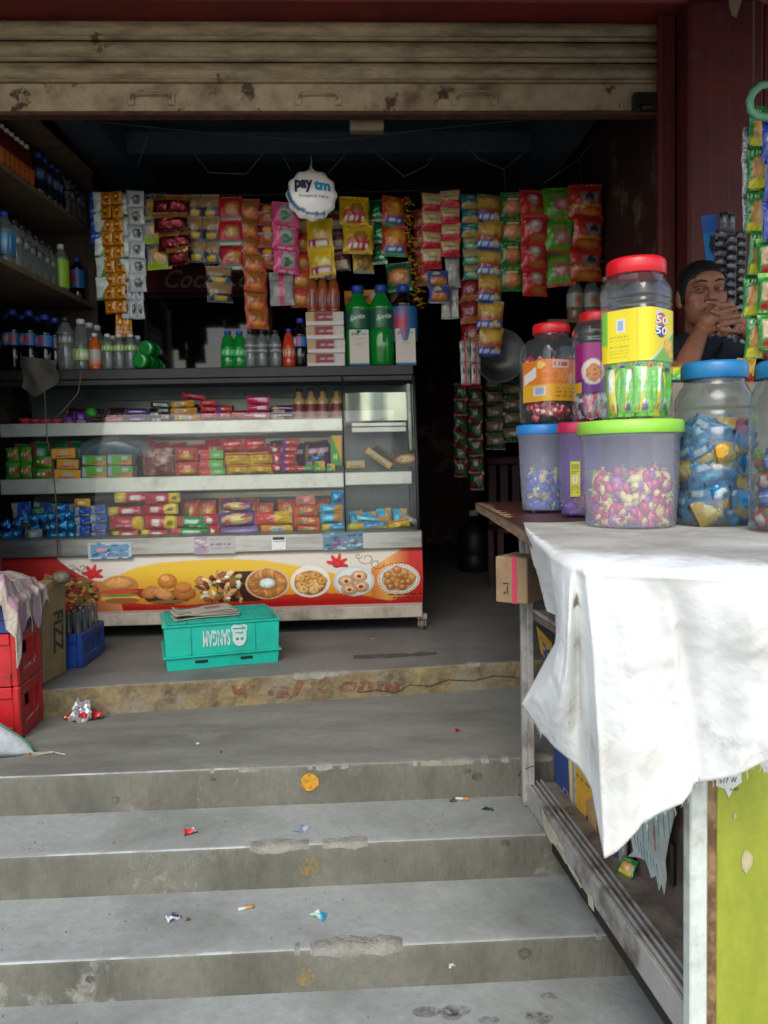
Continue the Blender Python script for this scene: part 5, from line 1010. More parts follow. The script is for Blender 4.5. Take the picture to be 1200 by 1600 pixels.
# rag and cords at the left end of the case
p = pY(62, 560, 4.3); o = MB().grid(lambda u, v: pY(34 + 56 * u + 3 * math.sin(v * 6), 556 + 8 * u + (1 - v) * (62 - 40 * abs(u - .35)), 4.33 + .015 * math.sin(u * 9 + v * 3)), 14, 10).obj('rag', mat('grey_rag', '5c564c', .9, dirt='3c3832', dscale=9)); tag(o, 'grey rag draped over the left corner of the case top', 'rag')
CORD = mat('jute_cord', '5a4a38', .9)
for lab, pts in (('brown cord hanging down the front of the case, left one', [(66, 560), (70, 620), (74, 690), (82, 720), (88, 790), (90, 868)]), ('brown cord crossing the case front, right one', [(78, 660), (100, 640), (122, 614), (128, 580)])):
    tag(MB().tube([pY(x, y, 4.13) for x, y in pts], .003, 6).obj('cord', CORD), lab, 'cord')
# ------------------------------------------------------------------ the counter on the right
ALU = mat('worn_aluminium', 'a09e99', .45, .2, dirt='4e453d', dscale=7, damt=(.48, .68), bump=.1)
ALUW = mat('white_painted_post', 'b9c0b8', .55, dirt='7c776a', dscale=8, damt=(.52, .72), dirt2='5a5046', d2=(16, .66, .7))
LAMI = mat('dark_laminate', '665952', .5, dirt='463c38', dscale=5, dirt2='85796a', d2=(6, .64, .68))
LEDGE = mat('dusty_ledge', '837a6c', .85, dirt='564b40', dscale=7, damt=(.42, .62), bump=.4, bscale=50, dirt2='3f352c', d2=(9, .6, .66))
TOPW = mat('dark_wood_top', '48221b', .45, dirt='33170f', dscale=3, stretch=(8, 1, 1))
RAWW = mat('raw_plywood_edge', '8d745a', .85, dirt='5e4836', dscale=9, stretch=(1, 1, 6), bump=.6)
LIME = mat('lime_green_panel', '8f9630', .5, dirt='6f7c1c', dscale=3.2, damt=(.4, .8), bump=.15, stretch=(2.2, 1, .5), dirt2='6b6a2c', d2=(9, .66, .72))
PLYW = mat('bare_wood_edge', '8f7350', .85, dirt='5a4028', dscale=14, damt=(.45, .62), bump=.5)
PAPERW = mat('torn_white_paper', 'b8bdb6', .8, dirt='8e908a', dscale=10, fine=.05)
ct = thing('shop_counter', 'worn sales counter with aluminium tracks and lime green front panel', 'counter', (.7, 1.9, Z4))
cc = lambda mb, nm, m, par=ct: mb.obj(nm, m, par, world=True)
A_, B_ = Vector((.575, 2.60, 0)), Vector((.637, 1.475, 0)); EE = (B_ - A_).normalized(); NN = Vector((-EE.y, EE.x, 0)); LL = (B_ - A_).length
def fp(s, ins, z): v = A_ + EE * s + NN * ins; return Vector((v.x, v.y, z))
def onface(px, py, ins=.12): d = ray(px, py); P0 = A_ + NN * ins; k = (P0 - CAM).dot(NN) / d.dot(NN); return CAM + d * k
def fbox(mb, s0, s1, i0, i1, z0, z1, ch=0): M = Matrix(((EE.x, NN.x, 0, A_.x), (EE.y, NN.y, 0, A_.y), (0, 0, 1, 0), (0, 0, 0, 1))); return mb.box(s0, s1, i0, i1, z0, z1, ch, M=M)
def fpoly(pts, ins, t=.0015):
    vs = [onface(x, y, ins) for x, y in pts]; o = vs[0]; return MB().prism([((v - o).dot(EE), (v - o).z) for v in vs], o, EE, (0, 0, 1), -t) if False else MB().prism([((v - o).dot(EE), (v - o).z) for v in vs], o, EE, (0, 0, 1), t)
ZR1, ZR0 = -.172, -.246
for nm, a in (('post', (-.012, .012, -.012, .012)), ('post', (.014, .032, .002, .022))): cc(fbox(MB(), *a, Z2 + .002 if a[0] < 0 else ZR1, .697, ch=.002), nm, ALU)
cc(fbox(MB(), -.01, LL - .002, 0, .012, ZR0, ZR1, ch=.002), 'bottom_rail', ALU)
for i in range(3): cc(fbox(MB(), .0, LL - .003, .014 + i * .017, .021 + i * .017, ZR1 - .014, ZR1 + .006, ch=.001), 'track', ALU)
cc(fbox(MB(), .0, LL - .003, .013, .062, ZR1 - .02, ZR1 - .0145), 'track_bed', DARKM)
cc(fbox(MB(), .0, LL - .003, .063, .60, ZR1 - .03, ZR1 - .006), 'ledge', LEDGE)
cc(fbox(MB(), .03, LL - .003, .02, .03, ZR0 - .06, ZR0 - .002), 'under_rail', DARKM)
# sliding doors: laminate, pale board, aluminium stiles
cc(fbox(MB(), .06, LL * .5, .112, .120, ZR1 - .005, .43), 'sliding_door', LAMI); cc(fbox(MB(), LL * .5, LL - .02, .125, .133, ZR1 - .005, .55), 'sliding_door', LAMI)
cc(fbox(MB(), .065, .17, .106, .1115, ZR1 - .004, .2), 'pale_board', mat('pale_board', '9d9082', .7, dirt='6c5f50', dscale=9, dirt2='4a4038', d2=(20, .64, .68)))
cc(fbox(MB(), .175, .20, .10, .1115, ZR1 - .004, .43, ch=.002), 'door_stile', ALU); cc(fbox(MB(), LL * .5 - .02, LL * .5 + .012, .10, .1115, ZR1 - .004, .5, ch=.002), 'door_stile', ALU)
cc(fbox(MB(), LL * .5 + .03, LL * .5 + .045, .115, .1245, ZR1 - .004, .5, ch=.002), 'door_stile', DARKM)
cc(fbox(MB(), LL - .075, LL - .05, .10, .124, ZR1 - .004, .55, ch=.002), 'door_stile', ALU)
cc(fbox(MB(), .033, LL - .02, .02, .11, .405, .42, ch=.002), 'upper_rail', ALU)
cc(fbox(MB(), .033, LL - .02, .02, .5, .385, .404), 'inner_shelf', LAMI)
o = cc(MB().box(-.006, .006, -.004, .012, -.05, .05, ch=.003), 'lock_plate', DARKM); o.matrix_world
o.location = o.location + Vector(tuple(Matrix.Identity(3) @ (onface(1053, 1352, .10)))); 
mb = MB(); q = onface(1053, 1352, .10)
# front: post, bare edge, lime panel
cc(MB().box(.630, .664, 1.44, 1.473, Z4, .695, ch=.003), 'corner_post', ALUW)
cc(MB().box(.6645, .688, 1.452, 1.475, Z4, .695, ch=.004), 'bare_edge', PLYW)
cc(MB().box(.6885, 1.95, 1.456, 1.474, Z4, .695, ch=.002), 'front_panel', LIME)
cc(MB().box(1.95, 1.975, 1.456, 2.6, Z4, .695), 'end_panel', LAMI)
mb = MB()
def flake(pts, Y, nm, m):
    vs = [pY(x, y, Y) for x, y in pts]; o = vs[0]; cc(MB().prism([(v.x - o.x, v.z - o.z) for v in vs], o, (1, 0, 0), (0, 0, 1), .0016), nm, m)
flake([(1158, 1342), (1163, 1328), (1170, 1330), (1176, 1338), (1175, 1352), (1168, 1360), (1165, 1365), (1159, 1356)], 1.4555, 'peeled_patch', mat('peeled_patch', 'a79a78', .9, dirt='8a7c5c', dscale=20))
flake([(1145, 1272), (1149, 1269), (1151, 1276), (1146, 1280)], 1.4555, 'peeled_patch', MATS['peeled_patch'])
flake([(1108, 1218), (1118, 1210), (1140, 1207), (1158, 1209), (1158, 1222), (1146, 1231), (1138, 1246), (1132, 1232), (1118, 1228), (1112, 1238)], 1.4555, 'torn_print', PAPERW)
mb = MB(); a = pY(1124, 1224, 1.4535); text(mb, '577 W', a, (1, 0, 0), (0, 0, 1), .034, .011, .01); text(mb, 'A-KP', pY(1140, 1236, 1.4535), (1, 0, 0), (0, 0, 1), .018, .006, .01); mb.box(a.x - .012, a.x - .008, 1.4525, 1.4535, a.z - .004, a.z + .012); cc(mb, 'lettering', mat('black_print', '242424', .7, fine=0))
flake([(1188, 1192), (1205, 1186), (1205, 1208), (1192, 1206)], 1.4555, 'torn_print', PAPERW)
# posters and torn paper on the doors
def fgrid(q, ins, cv, nm, m=PAPER, par=ct):
    P4 = [onface(x, y, ins) for x, y in q]
    return cc(MB().grid(lambda u, v: (P4[0].lerp(P4[1], u)).lerp(P4[3].lerp(P4[2], u), v), 40, 30, cv, smooth=False), nm, m, par)
cvp = Canvas(60, 60, 'c9982a'); cvp.rect(0, 1, 0, 1, 'c99a28'); cvp.rect(0, .3, 0, .75, '2a3f7a'); cvp.rect(.3, .36, 0, 1, 'd8c078'); cvp.ell(.75, .3, .2, .25, 'b08a5a'); cvp.ell(.82, .2, .12, .16, '8a5a3a'); cvp.rect(.85, 1, 0, .35, '3a4a78'); cvp.scrib(.4, .8, .62, '6a5a30', .02, 6); cvp.noise(.08, 4)
fgrid([(868, 1252), (966, 1348), (958, 1225), (864, 1130)], .104, cvp, 'poster')
cvp = Canvas(40, 30, 'c9982a').rect(.3, 1, 0, .6, '33406a').spots(8, .1, ['b8b0a0', '8a7a60'], 3, (.2, 1, 0, .8))
fgrid([(845, 1020), (866, 1052), (862, 1004), (838, 978)], .104, cvp, 'poster')
def ftext(body, p0, p1, hpx, ins, m, shear=0, bold=.01):
    a, b = onface(*p0, ins), onface(*p1, ins); w = (b - a).dot(EE); sl = (b.z - a.z) / w; mb = MB()
    text(mb, body, (0, 0, 0), (1, 0, 0), (0, 0, 1), w, hpx, bold, shear, fn=lambda x, y: a + EE * x + Vector((0, 0, sl * x + y)) - NN * .0)
    return cc(mb, 'lettering', m)
ftext('ICI', (893, 1288), (918, 1300), .05, .1025, mat('poster_navy', '2a3460', .6, fine=0)); ftext('DI', (880, 1240), (890, 1248), .022, .1025, MATS['sign_white'])
tp = [(985, 1300), (1000, 1270), (1020, 1262), (1052, 1250), (1054, 1275), (1046, 1310), (1040, 1345), (1042, 1372), (1038, 1398), (1034, 1380), (1030, 1392), (1026, 1368), (1018, 1372), (1010, 1345), (1000, 1340), (982, 1338), (990, 1330)]
vs = [onface(x, y, .098) for x, y in tp]; o = vs[0]
cc(MB().prism([((v - o).dot(EE), (v - o).z) for v in vs], o, EE, (0, 0, 1), .0012), 'torn_poster', PAPERW)
mb = MB()
for k in range(8):
    a = onface(990 + k * 5, 1300 + k * 7, .0965); mb.prism([(0, 0), (.004, .002), (.016, -.03 - .003 * k), (.012, -.032)], a, EE, (0, 0, 1), .0006)
for k in range(6):
    a = onface(1004 + k * 8, 1285 - k * 3, .0965); mb.prism([(0, 0), (.003, 0), (.008, -.05), (.005, -.05)], a, EE, (0, 0, 1), .0006)
cc(mb, 'teal_print', mat('teal_print', '3f8f94', .7, fine=0)); a = onface(1022, 1290, .0965)
cc(MB().prism([(0, 0), (.004, 0), (.008, -.06), (.004, -.06)], a, EE, (0, 0, 1), .0006), 'red_print', mat('red_print', 'b04a50', .7, fine=0))
st = [(958, 1340), (970, 1345), (984, 1372), (1002, 1400), (1020, 1440), (1042, 1490), (1046, 1505), (1030, 1490), (1008, 1450), (990, 1410), (975, 1378)]
vs = [onface(x, y, .12) for x, y in st]; o = vs[0]
cc(MB().prism([((v - o).dot(EE), (v - o).z) for v in vs], o, EE, (0, 0, 1), .0012), 'torn_paper', PAPERW)
for pts in ([(846, 1262), (856, 1282), (874, 1310), (872, 1322), (860, 1316), (850, 1292)], [(880, 1330), (888, 1346), (884, 1350), (879, 1340)], [(884, 1342), (898, 1362), (910, 1386), (908, 1388), (890, 1358)], [(918, 1392), (926, 1402), (928, 1424), (920, 1414)], [(872, 1310), (884, 1330), (880, 1332), (871, 1318)]):
    vs = [onface(x, y, -.001) for x, y in pts]; o = vs[0]; cc(MB().prism([((v - o).dot(EE), (v - o).z) for v in vs], o, EE, (0, 0, 1), .001), 'peeling_paper', mat('peeling_paper', 'aaa892', .85, dirt='8c8468', dscale=15))
# bent copper wire at the far post
tag(MB().tube([onface(x, y, -.004) for x, y in ((846, 1197), (830, 1198), (818, 1202), (809, 1212), (806, 1225), (810, 1240), (818, 1246))], .0016, 6).obj('copper_wire', mat('copper_wire', '7a4a34', .5, .6)), 'thin bent copper wire tied round the far post of the counter', 'wire')
# legs and plinth under the counter
cc(fbox(MB(), .05, LL - .02, .16, .18, Z4, ZR1 - .031), 'plinth', LAMI)
# counter top: dark board with a raw, splintered edge
ZCT = .72
BO = [pZ(742, 785, ZCT), Vector((.545, 3.1, ZCT)), pZ(818, 825, ZCT), Vector((.425, 1.6, ZCT)), Vector((.42, 1.42, ZCT)), Vector((.52, 1.32, ZCT)), Vector((1.95, 1.12, ZCT)), Vector((1.95, 2.62, ZCT)), Vector((.88, 2.64, ZCT)), Vector((.88, 3.6, ZCT))]
mb = MB(); mb.prism([(v.x, v.y) for v in BO], (0, 0, ZCT - .006), (1, 0, 0), (0, 1, 0), .006); cc(mb, 'top_laminate', TOPW)
rag = []; pts = BO[:4]
for i in range(len(pts) - 1):
    for k in range(14): q = pts[i].lerp(pts[i + 1], k / 14); rag.append((q.x + .006 * mn.noise(Vector((q.y * 14, i, 0))), q.y))
rag += [(v.x, v.y) for v in BO[3:]]
mb = MB(); mb.prism(rag, (0, 0, ZCT - .036), (1, 0, 0), (0, 1, 0), .0295); cc(mb, 'top_board', RAWW)
mb = MB()
for k in range(9):
    y = 3.5 - k * .11; x = .57 - (3.55 - y) * .065; mb.prism([(0, 0), (.03 + rnd.uniform(0, .03), -.02), (.012, -.06 - rnd.uniform(0, .05))], (x - .001, y, ZCT + .0005), (1, 0, 0), (0, 1, 0), .001)
cc(mb, 'chipped_edge', mat('chipped_wood', '9c8060', .9))
# carton on the inner shelf, sticking out past the post
k0 = onface(824, 945, -.03); kt = pY(824, 872, k0.y); hh = kt.z - k0.z
c2 = thing('cardboard_carton', 'small brown carton with pink tape sticking out under the counter top', 'carton', k0, (0, 0, R(52)))
CB = mat('carton_brown', '8d7558', .85, dirt='6f5a42', dscale=6); MB().box(-.0, .15, 0, .11, 0, hh, ch=.003).obj('box', CB, c2)
MB().box(-.0012, -.0002, .035, .052, .0, hh + .002).obj('pink_tape', mat('pink_tape', 'b8324c', .4, fine=.05), c2)
mb = MB(); mb.box(-.001, -.0003, .066, .07, .03, .055); mb.box(-.001, -.0003, .074, .082, .03, .036); mb.box(-.001, -.0003, .062, .084, .06, .064); mb.obj('print_marks', mat('black_print', '242424', .7, fine=0), c2)
# scrap of green packet on the ledge
o = meshobj('crumpled_packet', pillow('noodle', .05, .045, .02, 1), None, fp(.62, .085, ZR1 - .004), (R(-35), 0, R(-60))); tag(o, 'crumpled green and yellow packet lying on the counter ledge', 'packet')
# ------------------------------------------------------------------ the white cloth
TK = [(0, 820, 824), (.04, 836, 844), (.075, 862, 866), (.17, 880, 876), (.27, 893, 881), (.45, 912, 886), (.68, 1040, 894), (.85, 1200, 899), (1, 1300, 902)]
BKn = [(0, 854, 955, 2.08), (.04, 870, 962, 2.04), (.075, 895, 956, 2.0), (.11, 868, 1003, 1.9), (.17, 814, 1100, 1.70), (.21, 843, 1140, 1.66), (.27, 868, 1167, 1.60), (.33, 902, 1195, 1.53), (.38, 924, 1232, 1.47), (.42, 934, 1290, 1.43), (.45, 944, 1342, 1.40), (.48, 962, 1328, 1.39), (.54, 1000, 1284, 1.37), (.62, 1062, 1253, 1.35), (.68, 1090, 1229, 1.335), (.75, 1133, 1211, 1.30), (.85, 1200, 1187, 1.24), (1, 1300, 1140, 1.15)]
def lerpk(K, t):
    for a, b in zip(K, K[1:]):
        if t <= b[0] + 1e-9: q = (t - a[0]) / (b[0] - a[0]); return [a[i] + (b[i] - a[i]) * q for i in range(1, len(a))]
    return list(K[-1][1:])
ZCL = ZCT + .004
def cloth(u, v):
    t = u; e = pZ(*lerpk(TK, t), ZCL)
    if v < .3:
        q = v / .3; bk = Vector((.50 + 1.45 * t, 2.26 - .1 * t, ZCL)); p = bk.lerp(e, q); p.z += .003 * mn.noise(p * 5) + .0025 - .008 * max(0, (q - .93) / .07) ** 2; return p
    s = (v - .3) / .7; b = pY(*lerpk(BKn, t)); out = Vector((-.75, -.45, 0)).lerp(Vector((-.1, -1, 0)), min(1, t * 2)).normalized()
    h = 1 - (1 - s) ** 1.15; p = Vector((e.x + (b.x - e.x) * h ** .8, e.y + (b.y - e.y) * h ** .8, e.z - .006 + (b.z - e.z + .006) * s))
    w = min(1, s * 3) * (1 - .55 * s) * max(0, min(1, (t - .14) / .2))
    if t < .4:
        pw = 1 + 1.9 * max(0, min(1, (t - .06) / .03)) * max(0, min(1, (.34 - t) / .14)); g0 = s ** pw; g1 = h ** .8; k = max(0, min(1, (t - .3) / .1)); g_ = g0 * (1 - k) + g1 * k
        p = Vector((e.x + (b.x - e.x) * g_, e.y + (b.y - e.y) * g_, p.z))
    fold = .011 * math.sin(t * 24 + 1.2) + .007 * math.sin(t * 47 + 3 * s) - .03 * math.exp(-((t - .685) / .02) ** 2) - .024 * math.exp(-((t - .30 - .05 * s) / .03) ** 2)
    p += out * (w * (fold + .014) + .012 * math.sin(math.pi * min(1, s * 2.5)) * (1 - s) * min(1, t * 4)); p += out * (.006 * mn.noise(Vector((t * 14, s * 4, 2))) + .003 * mn.noise(Vector((t * 44 + s * 9, s * 13, 5)))) * min(1, s * 3); return p
NV = 90
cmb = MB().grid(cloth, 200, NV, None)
cmb.hasc = True; cmb.c = [(max(0, min(1, (.30 - (k // 201) / NV) / .06)),) * 3 for k in range(len(cmb.v))]     # top painted greyer in place of the shade that falls on it
m_, n_, l_, out_ = newmat('soiled_cloth_shaded_top'); b_ = n_.new('ShaderNodeBsdfPrincipled'); l_.new(b_.outputs[0], out_.inputs[0]); b_.inputs['Roughness'].default_value = .9
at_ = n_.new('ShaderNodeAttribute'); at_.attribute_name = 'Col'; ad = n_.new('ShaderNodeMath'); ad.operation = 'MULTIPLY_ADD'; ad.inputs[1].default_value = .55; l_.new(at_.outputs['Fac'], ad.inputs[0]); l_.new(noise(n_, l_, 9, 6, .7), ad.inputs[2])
cc_ = mixc(n_, l_, ramp(n_, l_, noise(n_, l_, 3.0, 5, .6), .5, .8), col('dcdedb'), col('b4b2a6'))
cc_ = mixc(n_, l_, ramp(n_, l_, noise(n_, l_, 6.5, 8, .75), .57, .76), cc_, col('98948a'))
cc_ = mixc(n_, l_, ramp(n_, l_, noise(n_, l_, 24, 3, .6, (1, 1, .25)), .68, .72), cc_, col('77746a'))
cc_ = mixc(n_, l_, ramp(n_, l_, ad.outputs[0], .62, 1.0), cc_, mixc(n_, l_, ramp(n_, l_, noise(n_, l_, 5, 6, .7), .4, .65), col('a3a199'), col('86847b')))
l_.new(cc_, b_.inputs['Base Color']); bp_ = n_.new('ShaderNodeBump'); bp_.inputs['Strength'].default_value = .35; bp_.inputs['Distance'].default_value = .01; l_.new(noise(n_, l_, 26, 6, .6), bp_.inputs['Height']); l_.new(bp_.outputs[0], b_.inputs['Normal'])
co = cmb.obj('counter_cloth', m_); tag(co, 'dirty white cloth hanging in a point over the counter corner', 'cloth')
sm = co.modifiers.new('thick', 'SOLIDIFY'); sm.thickness = .0012; sm.offset = 1
mb = MB()
for k in range(40):
    t = .15 + .12 * k / 40 if k < 24 else .55 + .3 * (k - 24) / 16; p = cloth(t, 1); d = Vector((rnd.uniform(-.4, .2), rnd.uniform(-.3, .1), -1)).normalized() * rnd.uniform(.004, .016); mb.tube([p, p + d * .6 + Vector((.002, 0, 0)), p + d], .0004, 3)
mb.obj('frayed_threads', mat('thread', 'c4c4ba', .9, fine=0), co, kind='stuff')
# ------------------------------------------------------------------ tubs and jars on the counter
FROST = clear('frosted_tub', 'eceef6', 'ccd0e6', .24, .25, 1.45); PETJ = clear('clear_jar', 'f0f3f2', 'c8ccca', .05, .04, 1.5); MILK = clear('milky_jar', 'd4dcdc', '8c9494', .14, .12, 1.45); PURT = clear('purple_tub', 'd8d0ee', 'b0a0d8', .26, .2, 1.45)
LIDR = mat('red_lid', 'c81a24', .3, fine=.05); LIDB = mat('blue_lid', '2878c0', .35, fine=.05); LIDG = mat('green_lid', '86c040', .35, fine=.05); LIDC = mat('crimson_lid', 'b02848', .35, fine=.05); LIDT = mat('teal_blue_lid', '17699a', .35, fine=.05)
def tub(name, label, px, py, rb, rt, ytop, film, lidm, z=ZCL + .003):
    f = pZ(px, py, z); r0 = rb / 1250 * f.y; c = Vector((f.x, f.y, z)); k = (f.y + r0) / f.y; c = Vector((f.x * k, f.y + r0, z)); r0 = rb / 1250 * c.y; r1 = rt / 1250 * c.y
    top = pY(px, ytop, c.y).z; h = top - z; lh = .034
    t = thing(name, label, 'tub', c)
    MB().lathe([(r0 * .9, .006), (r0 * .96, 0), (r0, .01), (r0 + (r1 - r0) * .5, (h - lh) * .5), (r1 * .97, h - lh - .012), (r1 * 1.02, h - lh - .006), (r1 * 1.02, h - lh + .004)], 44, cap1=False).obj('body', film, t)
    n = 44; MB().lathe([(r1 * 1.045, h - lh), (r1 * 1.06, h - lh + .003), (r1 * 1.05, h - .008), (r1 * 1.02, h - .001), (r1 * .95, h), (r1 * .9, h - .005), (0, h - .005)], n, cap0=False).obj('lid', lidm, t)
    return t, c, r0, r1, h
def candymesh(nm, key, m):
    mb = MB(); cols = []
    mb.ball((0, 0, 0), (.013, .0085, .0075), 8, 5)
    for s in (-1, 1): mb.add([(s * .011, 0, 0), (s * .0165, .004, .002), (s * .0165, -.004, -.002), (s * .016, 0, .004)], [(0, 1, 2), (0, 3, 1), (0, 2, 3)])
    return mb.mesh(nm, m)
def fill(c, r0, r1, h, lvl, meshes, n, label, group, name='wrapped_candy', seed=1, sc_=1.0, front=True):
    """candies lying against the wall of a tub and on top of the heap"""
    r = random.Random(seed); k = 0; i = 0
    while k < n:
        z = r.uniform(.012, lvl) if k < n * .8 else lvl + r.uniform(-.004, .012)
        rr_ = r0 + (r1 - r0) * z / h - .019 * sc_; a = r.uniform(math.pi * .97, math.pi * 2.03) if k < n * .8 else r.uniform(0, 6.28)
        if k < n * .8: q = rr_ - r.uniform(0, .008)
        else: q = rr_ * math.sqrt(r.random())
        o = meshobj(name, meshes[r.randrange(len(meshes))], None, (c.x + q * math.cos(a), c.y + q * math.sin(a), c.z + z), (r.uniform(0, 6), r.uniform(0, 6), r.uniform(0, 6)))
        s = sc_ * r.uniform(.9, 1.25); o.scale = (s, s, s); tag(o, label, 'candy', group); k += 1
cR = mat('candy_crimson', 'c02c50', .25, spec=.7, fine=.15); cY = mat('candy_yellow', 'd8cc70', .35, fine=.2); cB = mat('candy_blue', '2860b0', .3, fine=.2); cS = mat('candy_straw', 'dccc8c', .35, fine=.2); cPk = mat('candy_mauve', '9a5a8c', .35, fine=.2)
mR, mY, mB_, mS, mP = candymesh('candy', 0, cR), candymesh('candy', 0, cY), candymesh('candy', 0, cB), candymesh('candy', 0, cS), candymesh('candy', 0, cPk)
t1, c1, r0, r1, h1 = tub('plastic_tub', 'large frosted tub with light green lid half full of candies', 985, 827, 69, 77, 658, FROST, LIDG)
fill(c1, r0, r1, h1, .125, [mR, mR, mY, mY, mR, mY, mP], 205, 'small red or yellow candy in the large green lidded tub', 'red and yellow candies in the green lidded tub', seed=4, sc_=1.5)
t2, c2_, r0b, r1b, h2 = tub('plastic_tub', 'frosted tub with blue lid holding blue and straw candies', 850, 799, 34, 40, 664, FROST, LIDB)
fill(c2_, r0b, r1b, h2, .115, [mB_, mB_, mS], 92, 'small blue or straw coloured candy in the blue lidded tub', 'blue and straw candies in the blue lidded tub', seed=9, sc_=1.75)
t3, c3, r0c, r1c, h3 = tub('plastic_tub', 'lilac tub with crimson lid half hidden behind the green lidded one', 908, 806, 31, 35, 660, PURT, LIDC)
for k in range(10):
    a = rnd.uniform(math.pi, 2 * math.pi); o = meshobj('wrapped_sweet', pillow(('purple', 'gold')[k % 2], .05, .05, .03, k % 3), None, (c3.x + .03 * math.cos(a), c3.y + .03 * math.sin(a), c3.z + .004 + .010 * k), (rnd.uniform(-.2, .2), rnd.uniform(-.5, .5), rnd.uniform(-.6, .6))); tag(o, 'purple or gold sweet inside the lilac tub', 'sweet', 'sweets in the lilac tub')
a = c3 + Vector((0, -r1c - .003, 0))
def wrapband(nm, r, z0, z1, a0, a1, cv, m, par, n=24, sq=0, rot=0, nz=16):
    mb = MB(); vs, cs = [], []
    def f(u, v):
        an = a0 + (a1 - a0) * u; k = 1
        if sq: e = 2 + 6 * sq; b = an - rot; k = (abs(math.cos(b)) ** e + abs(math.sin(b)) ** e) ** (-1 / e)
        return Vector((r * k * math.cos(an), r * k * math.sin(an), z0 + (z1 - z0) * v))
    return mb.grid(f, n, nz, cv).obj(nm, m, par)
YLC = Canvas(14, 40, 'b8b024').rect(.3, .75, .4, .58, 'c0c4bc').rect(.4, .66, .43, .55, '8a94a0')
for q in (.9, .85, .8, .72, .66, .3, .25, .2, .12): YLC.scrib(.15, .85, q, '4a4a20', .012, 5)
wrapband('sticker', (r0c + r1c) / 2 + .004, .06, .17, -math.pi * .74, -math.pi * .60, YLC, LAB, t3, 6, nz=39)
def jar(name, label, c, z, r, h, film, lidm, sq=0, rot=0, lidr=.75, lidh=.09, shoulder=.82, ribs=()):
    t = thing(name, label, 'jar', (c.x, c.y, z))
    pr = [(r * .9, .0), (r, .012), (r, .03)]
    for q in ribs: pr += [(r, q * h - .006), (r * .975, q * h - .003), (r * .975, q * h + .003), (r, q * h + .006)]
    pr += [(r, shoulder * h - .03), (r * .985, shoulder * h - .012), (r * .93, shoulder * h), (r * .82, shoulder * h + .02), (r * lidr * .95, shoulder * h + .028), (r * lidr * .95, h * (1 - lidh))]
    qs = [sq if p[0] > r * .9 else sq * .4 for p in pr]; qs[-1] = qs[-2] = 0
    MB().lathe([(p[0], p[1], q) for p, q in zip(pr, qs)], 48, rot=rot, cap1=False).obj('body', film, t)
    lr = r * lidr; mb = MB(); rings = []
    for rr2, zz in ((1.0, h * (1 - lidh)), (1.03, h * (1 - lidh) + .003), (1.03, h - .01), (1.0, h - .003), (.93, h), (0.0, h)):
        rings.append([Vector((lr * (rr2 + (.012 * (j % 2) if .01 < rr2 and zz < h - .005 else 0)) * math.cos(2 * math.pi * j / 72), lr * (rr2 + (.012 * (j % 2) if rr2 > .01 and zz < h - .005 else 0)) * math.sin(2 * math.pi * j / 72), zz)) for j in range(72)])
    mb.loft(rings, cap0=False, cap1=False); mb.obj('lid', lidm, t); return t
# the square 50 50 jar on the green lid
zj = c1.z + h1; rj = 51 / 1250 * c1.y * .92; hj = pY(993, 408, c1.y).z - zj; cj = Vector((pY(994, 600, c1.y).x, c1.y, zj)); RJ = R(41)
j1 = jar('sweet_jar', 'tall square clear jar with red lid and yellow green label', cj, zj, rj, hj, PETJ, LIDR, .35, RJ, .93, .10, .84, (.70, .74))
L0, L1 = hj * .355, hj * .675
cv = Canvas(120, 60, 'd2c21e'); u_, v_ = cv.U, cv.V
cv.rect(0, .07, .3, 1, '6aa83a'); cv.rect(0, .06, 0, .35, 'c8b020'); cv.rect(.40, .42, 0, 1, 'c4b41c')  # narrow darker strip paints in shading along the label's fold
cv.put((v_ < (u_ - .52) * 1.35) & (u_ > .52), '6aa23c'); cv.put((np.abs(v_ - (u_ - .52) * 1.35) < .025) & (u_ > .52), 'b8bcae'); cv.put((v_ > 1.25 - (u_ - .50) * 1.0 * 3) & (u_ > .44) & (u_ < .6) & (v_ > .72) & (v_ > (u_ - .44) * 4 + .4), '6aa23c')
cv.ell(.66, .9, .07, .06, 'c8bcc0'); cv.rect(.17, .28, .56, .82, 'c8c8c0'); cv.rect(.19, .26, .6, .78, '8a9cb8')
for q in (.48, .42, .3, .22, .17, .1): cv.scrib(.1, .32, q, 'a89a20', .012, 6)
cv.ell(.85, .30, .11, .14, 'd0a83c'); cv.ell(.92, .14, .09, .08, 'c89a34'); cv.spots(14, .01, ['b08828'], 3, (.76, .95, .2, .42), 1.6); cv.noise(.04, 3)
wrapband('label', rj * 1.012, L0, L1, R(-90 - 86), R(-90 + 80), cv, LAB, j1, 119, .35, RJ, 59)
def sqpt(an, r, z): e = 4.1; b = an - RJ; k = (abs(math.cos(b)) ** e + abs(math.sin(b)) ** e) ** (-1 / e); return Vector((r * k * math.cos(an), r * k * math.sin(an), z))
def jtext(body, ang, z, w, h, m, bold=.02, r=None, nm='lettering'):
    mb = MB(); text(mb, body, (0, 0, 0), (1, 0, 0), (0, 0, 1), w, h, bold, .1, fn=lambda x, y: sqpt(R(ang) + (x - w / 2) / rj, rj * 1.03, z + y)); return mb.obj(nm, m, j1)
zt_ = L0 + (L1 - L0) * .70; zb_ = L0 + (L1 - L0) * .50; hb = (L1 - L0) * .17
def badge(ang, z, c, nm):
    mb = MB(); n = 8; vs = [sqpt(R(ang) + .30 * math.cos(2 * math.pi * k / n + .4), rj * 1.022, z + hb * .62 + hb * .78 * math.sin(2 * math.pi * k / n + .4)) for k in range(n)]; mb.add(vs, [tuple(range(n))]); return mb.obj('badge', mat(nm, c, .4, fine=0), j1)
badge(-90 + 30, zt_ - hb * .1, 'b04a48', 'red_badge'); badge(-90 + 28, zb_ - hb * .2, '3a3f7c', 'blue_badge')
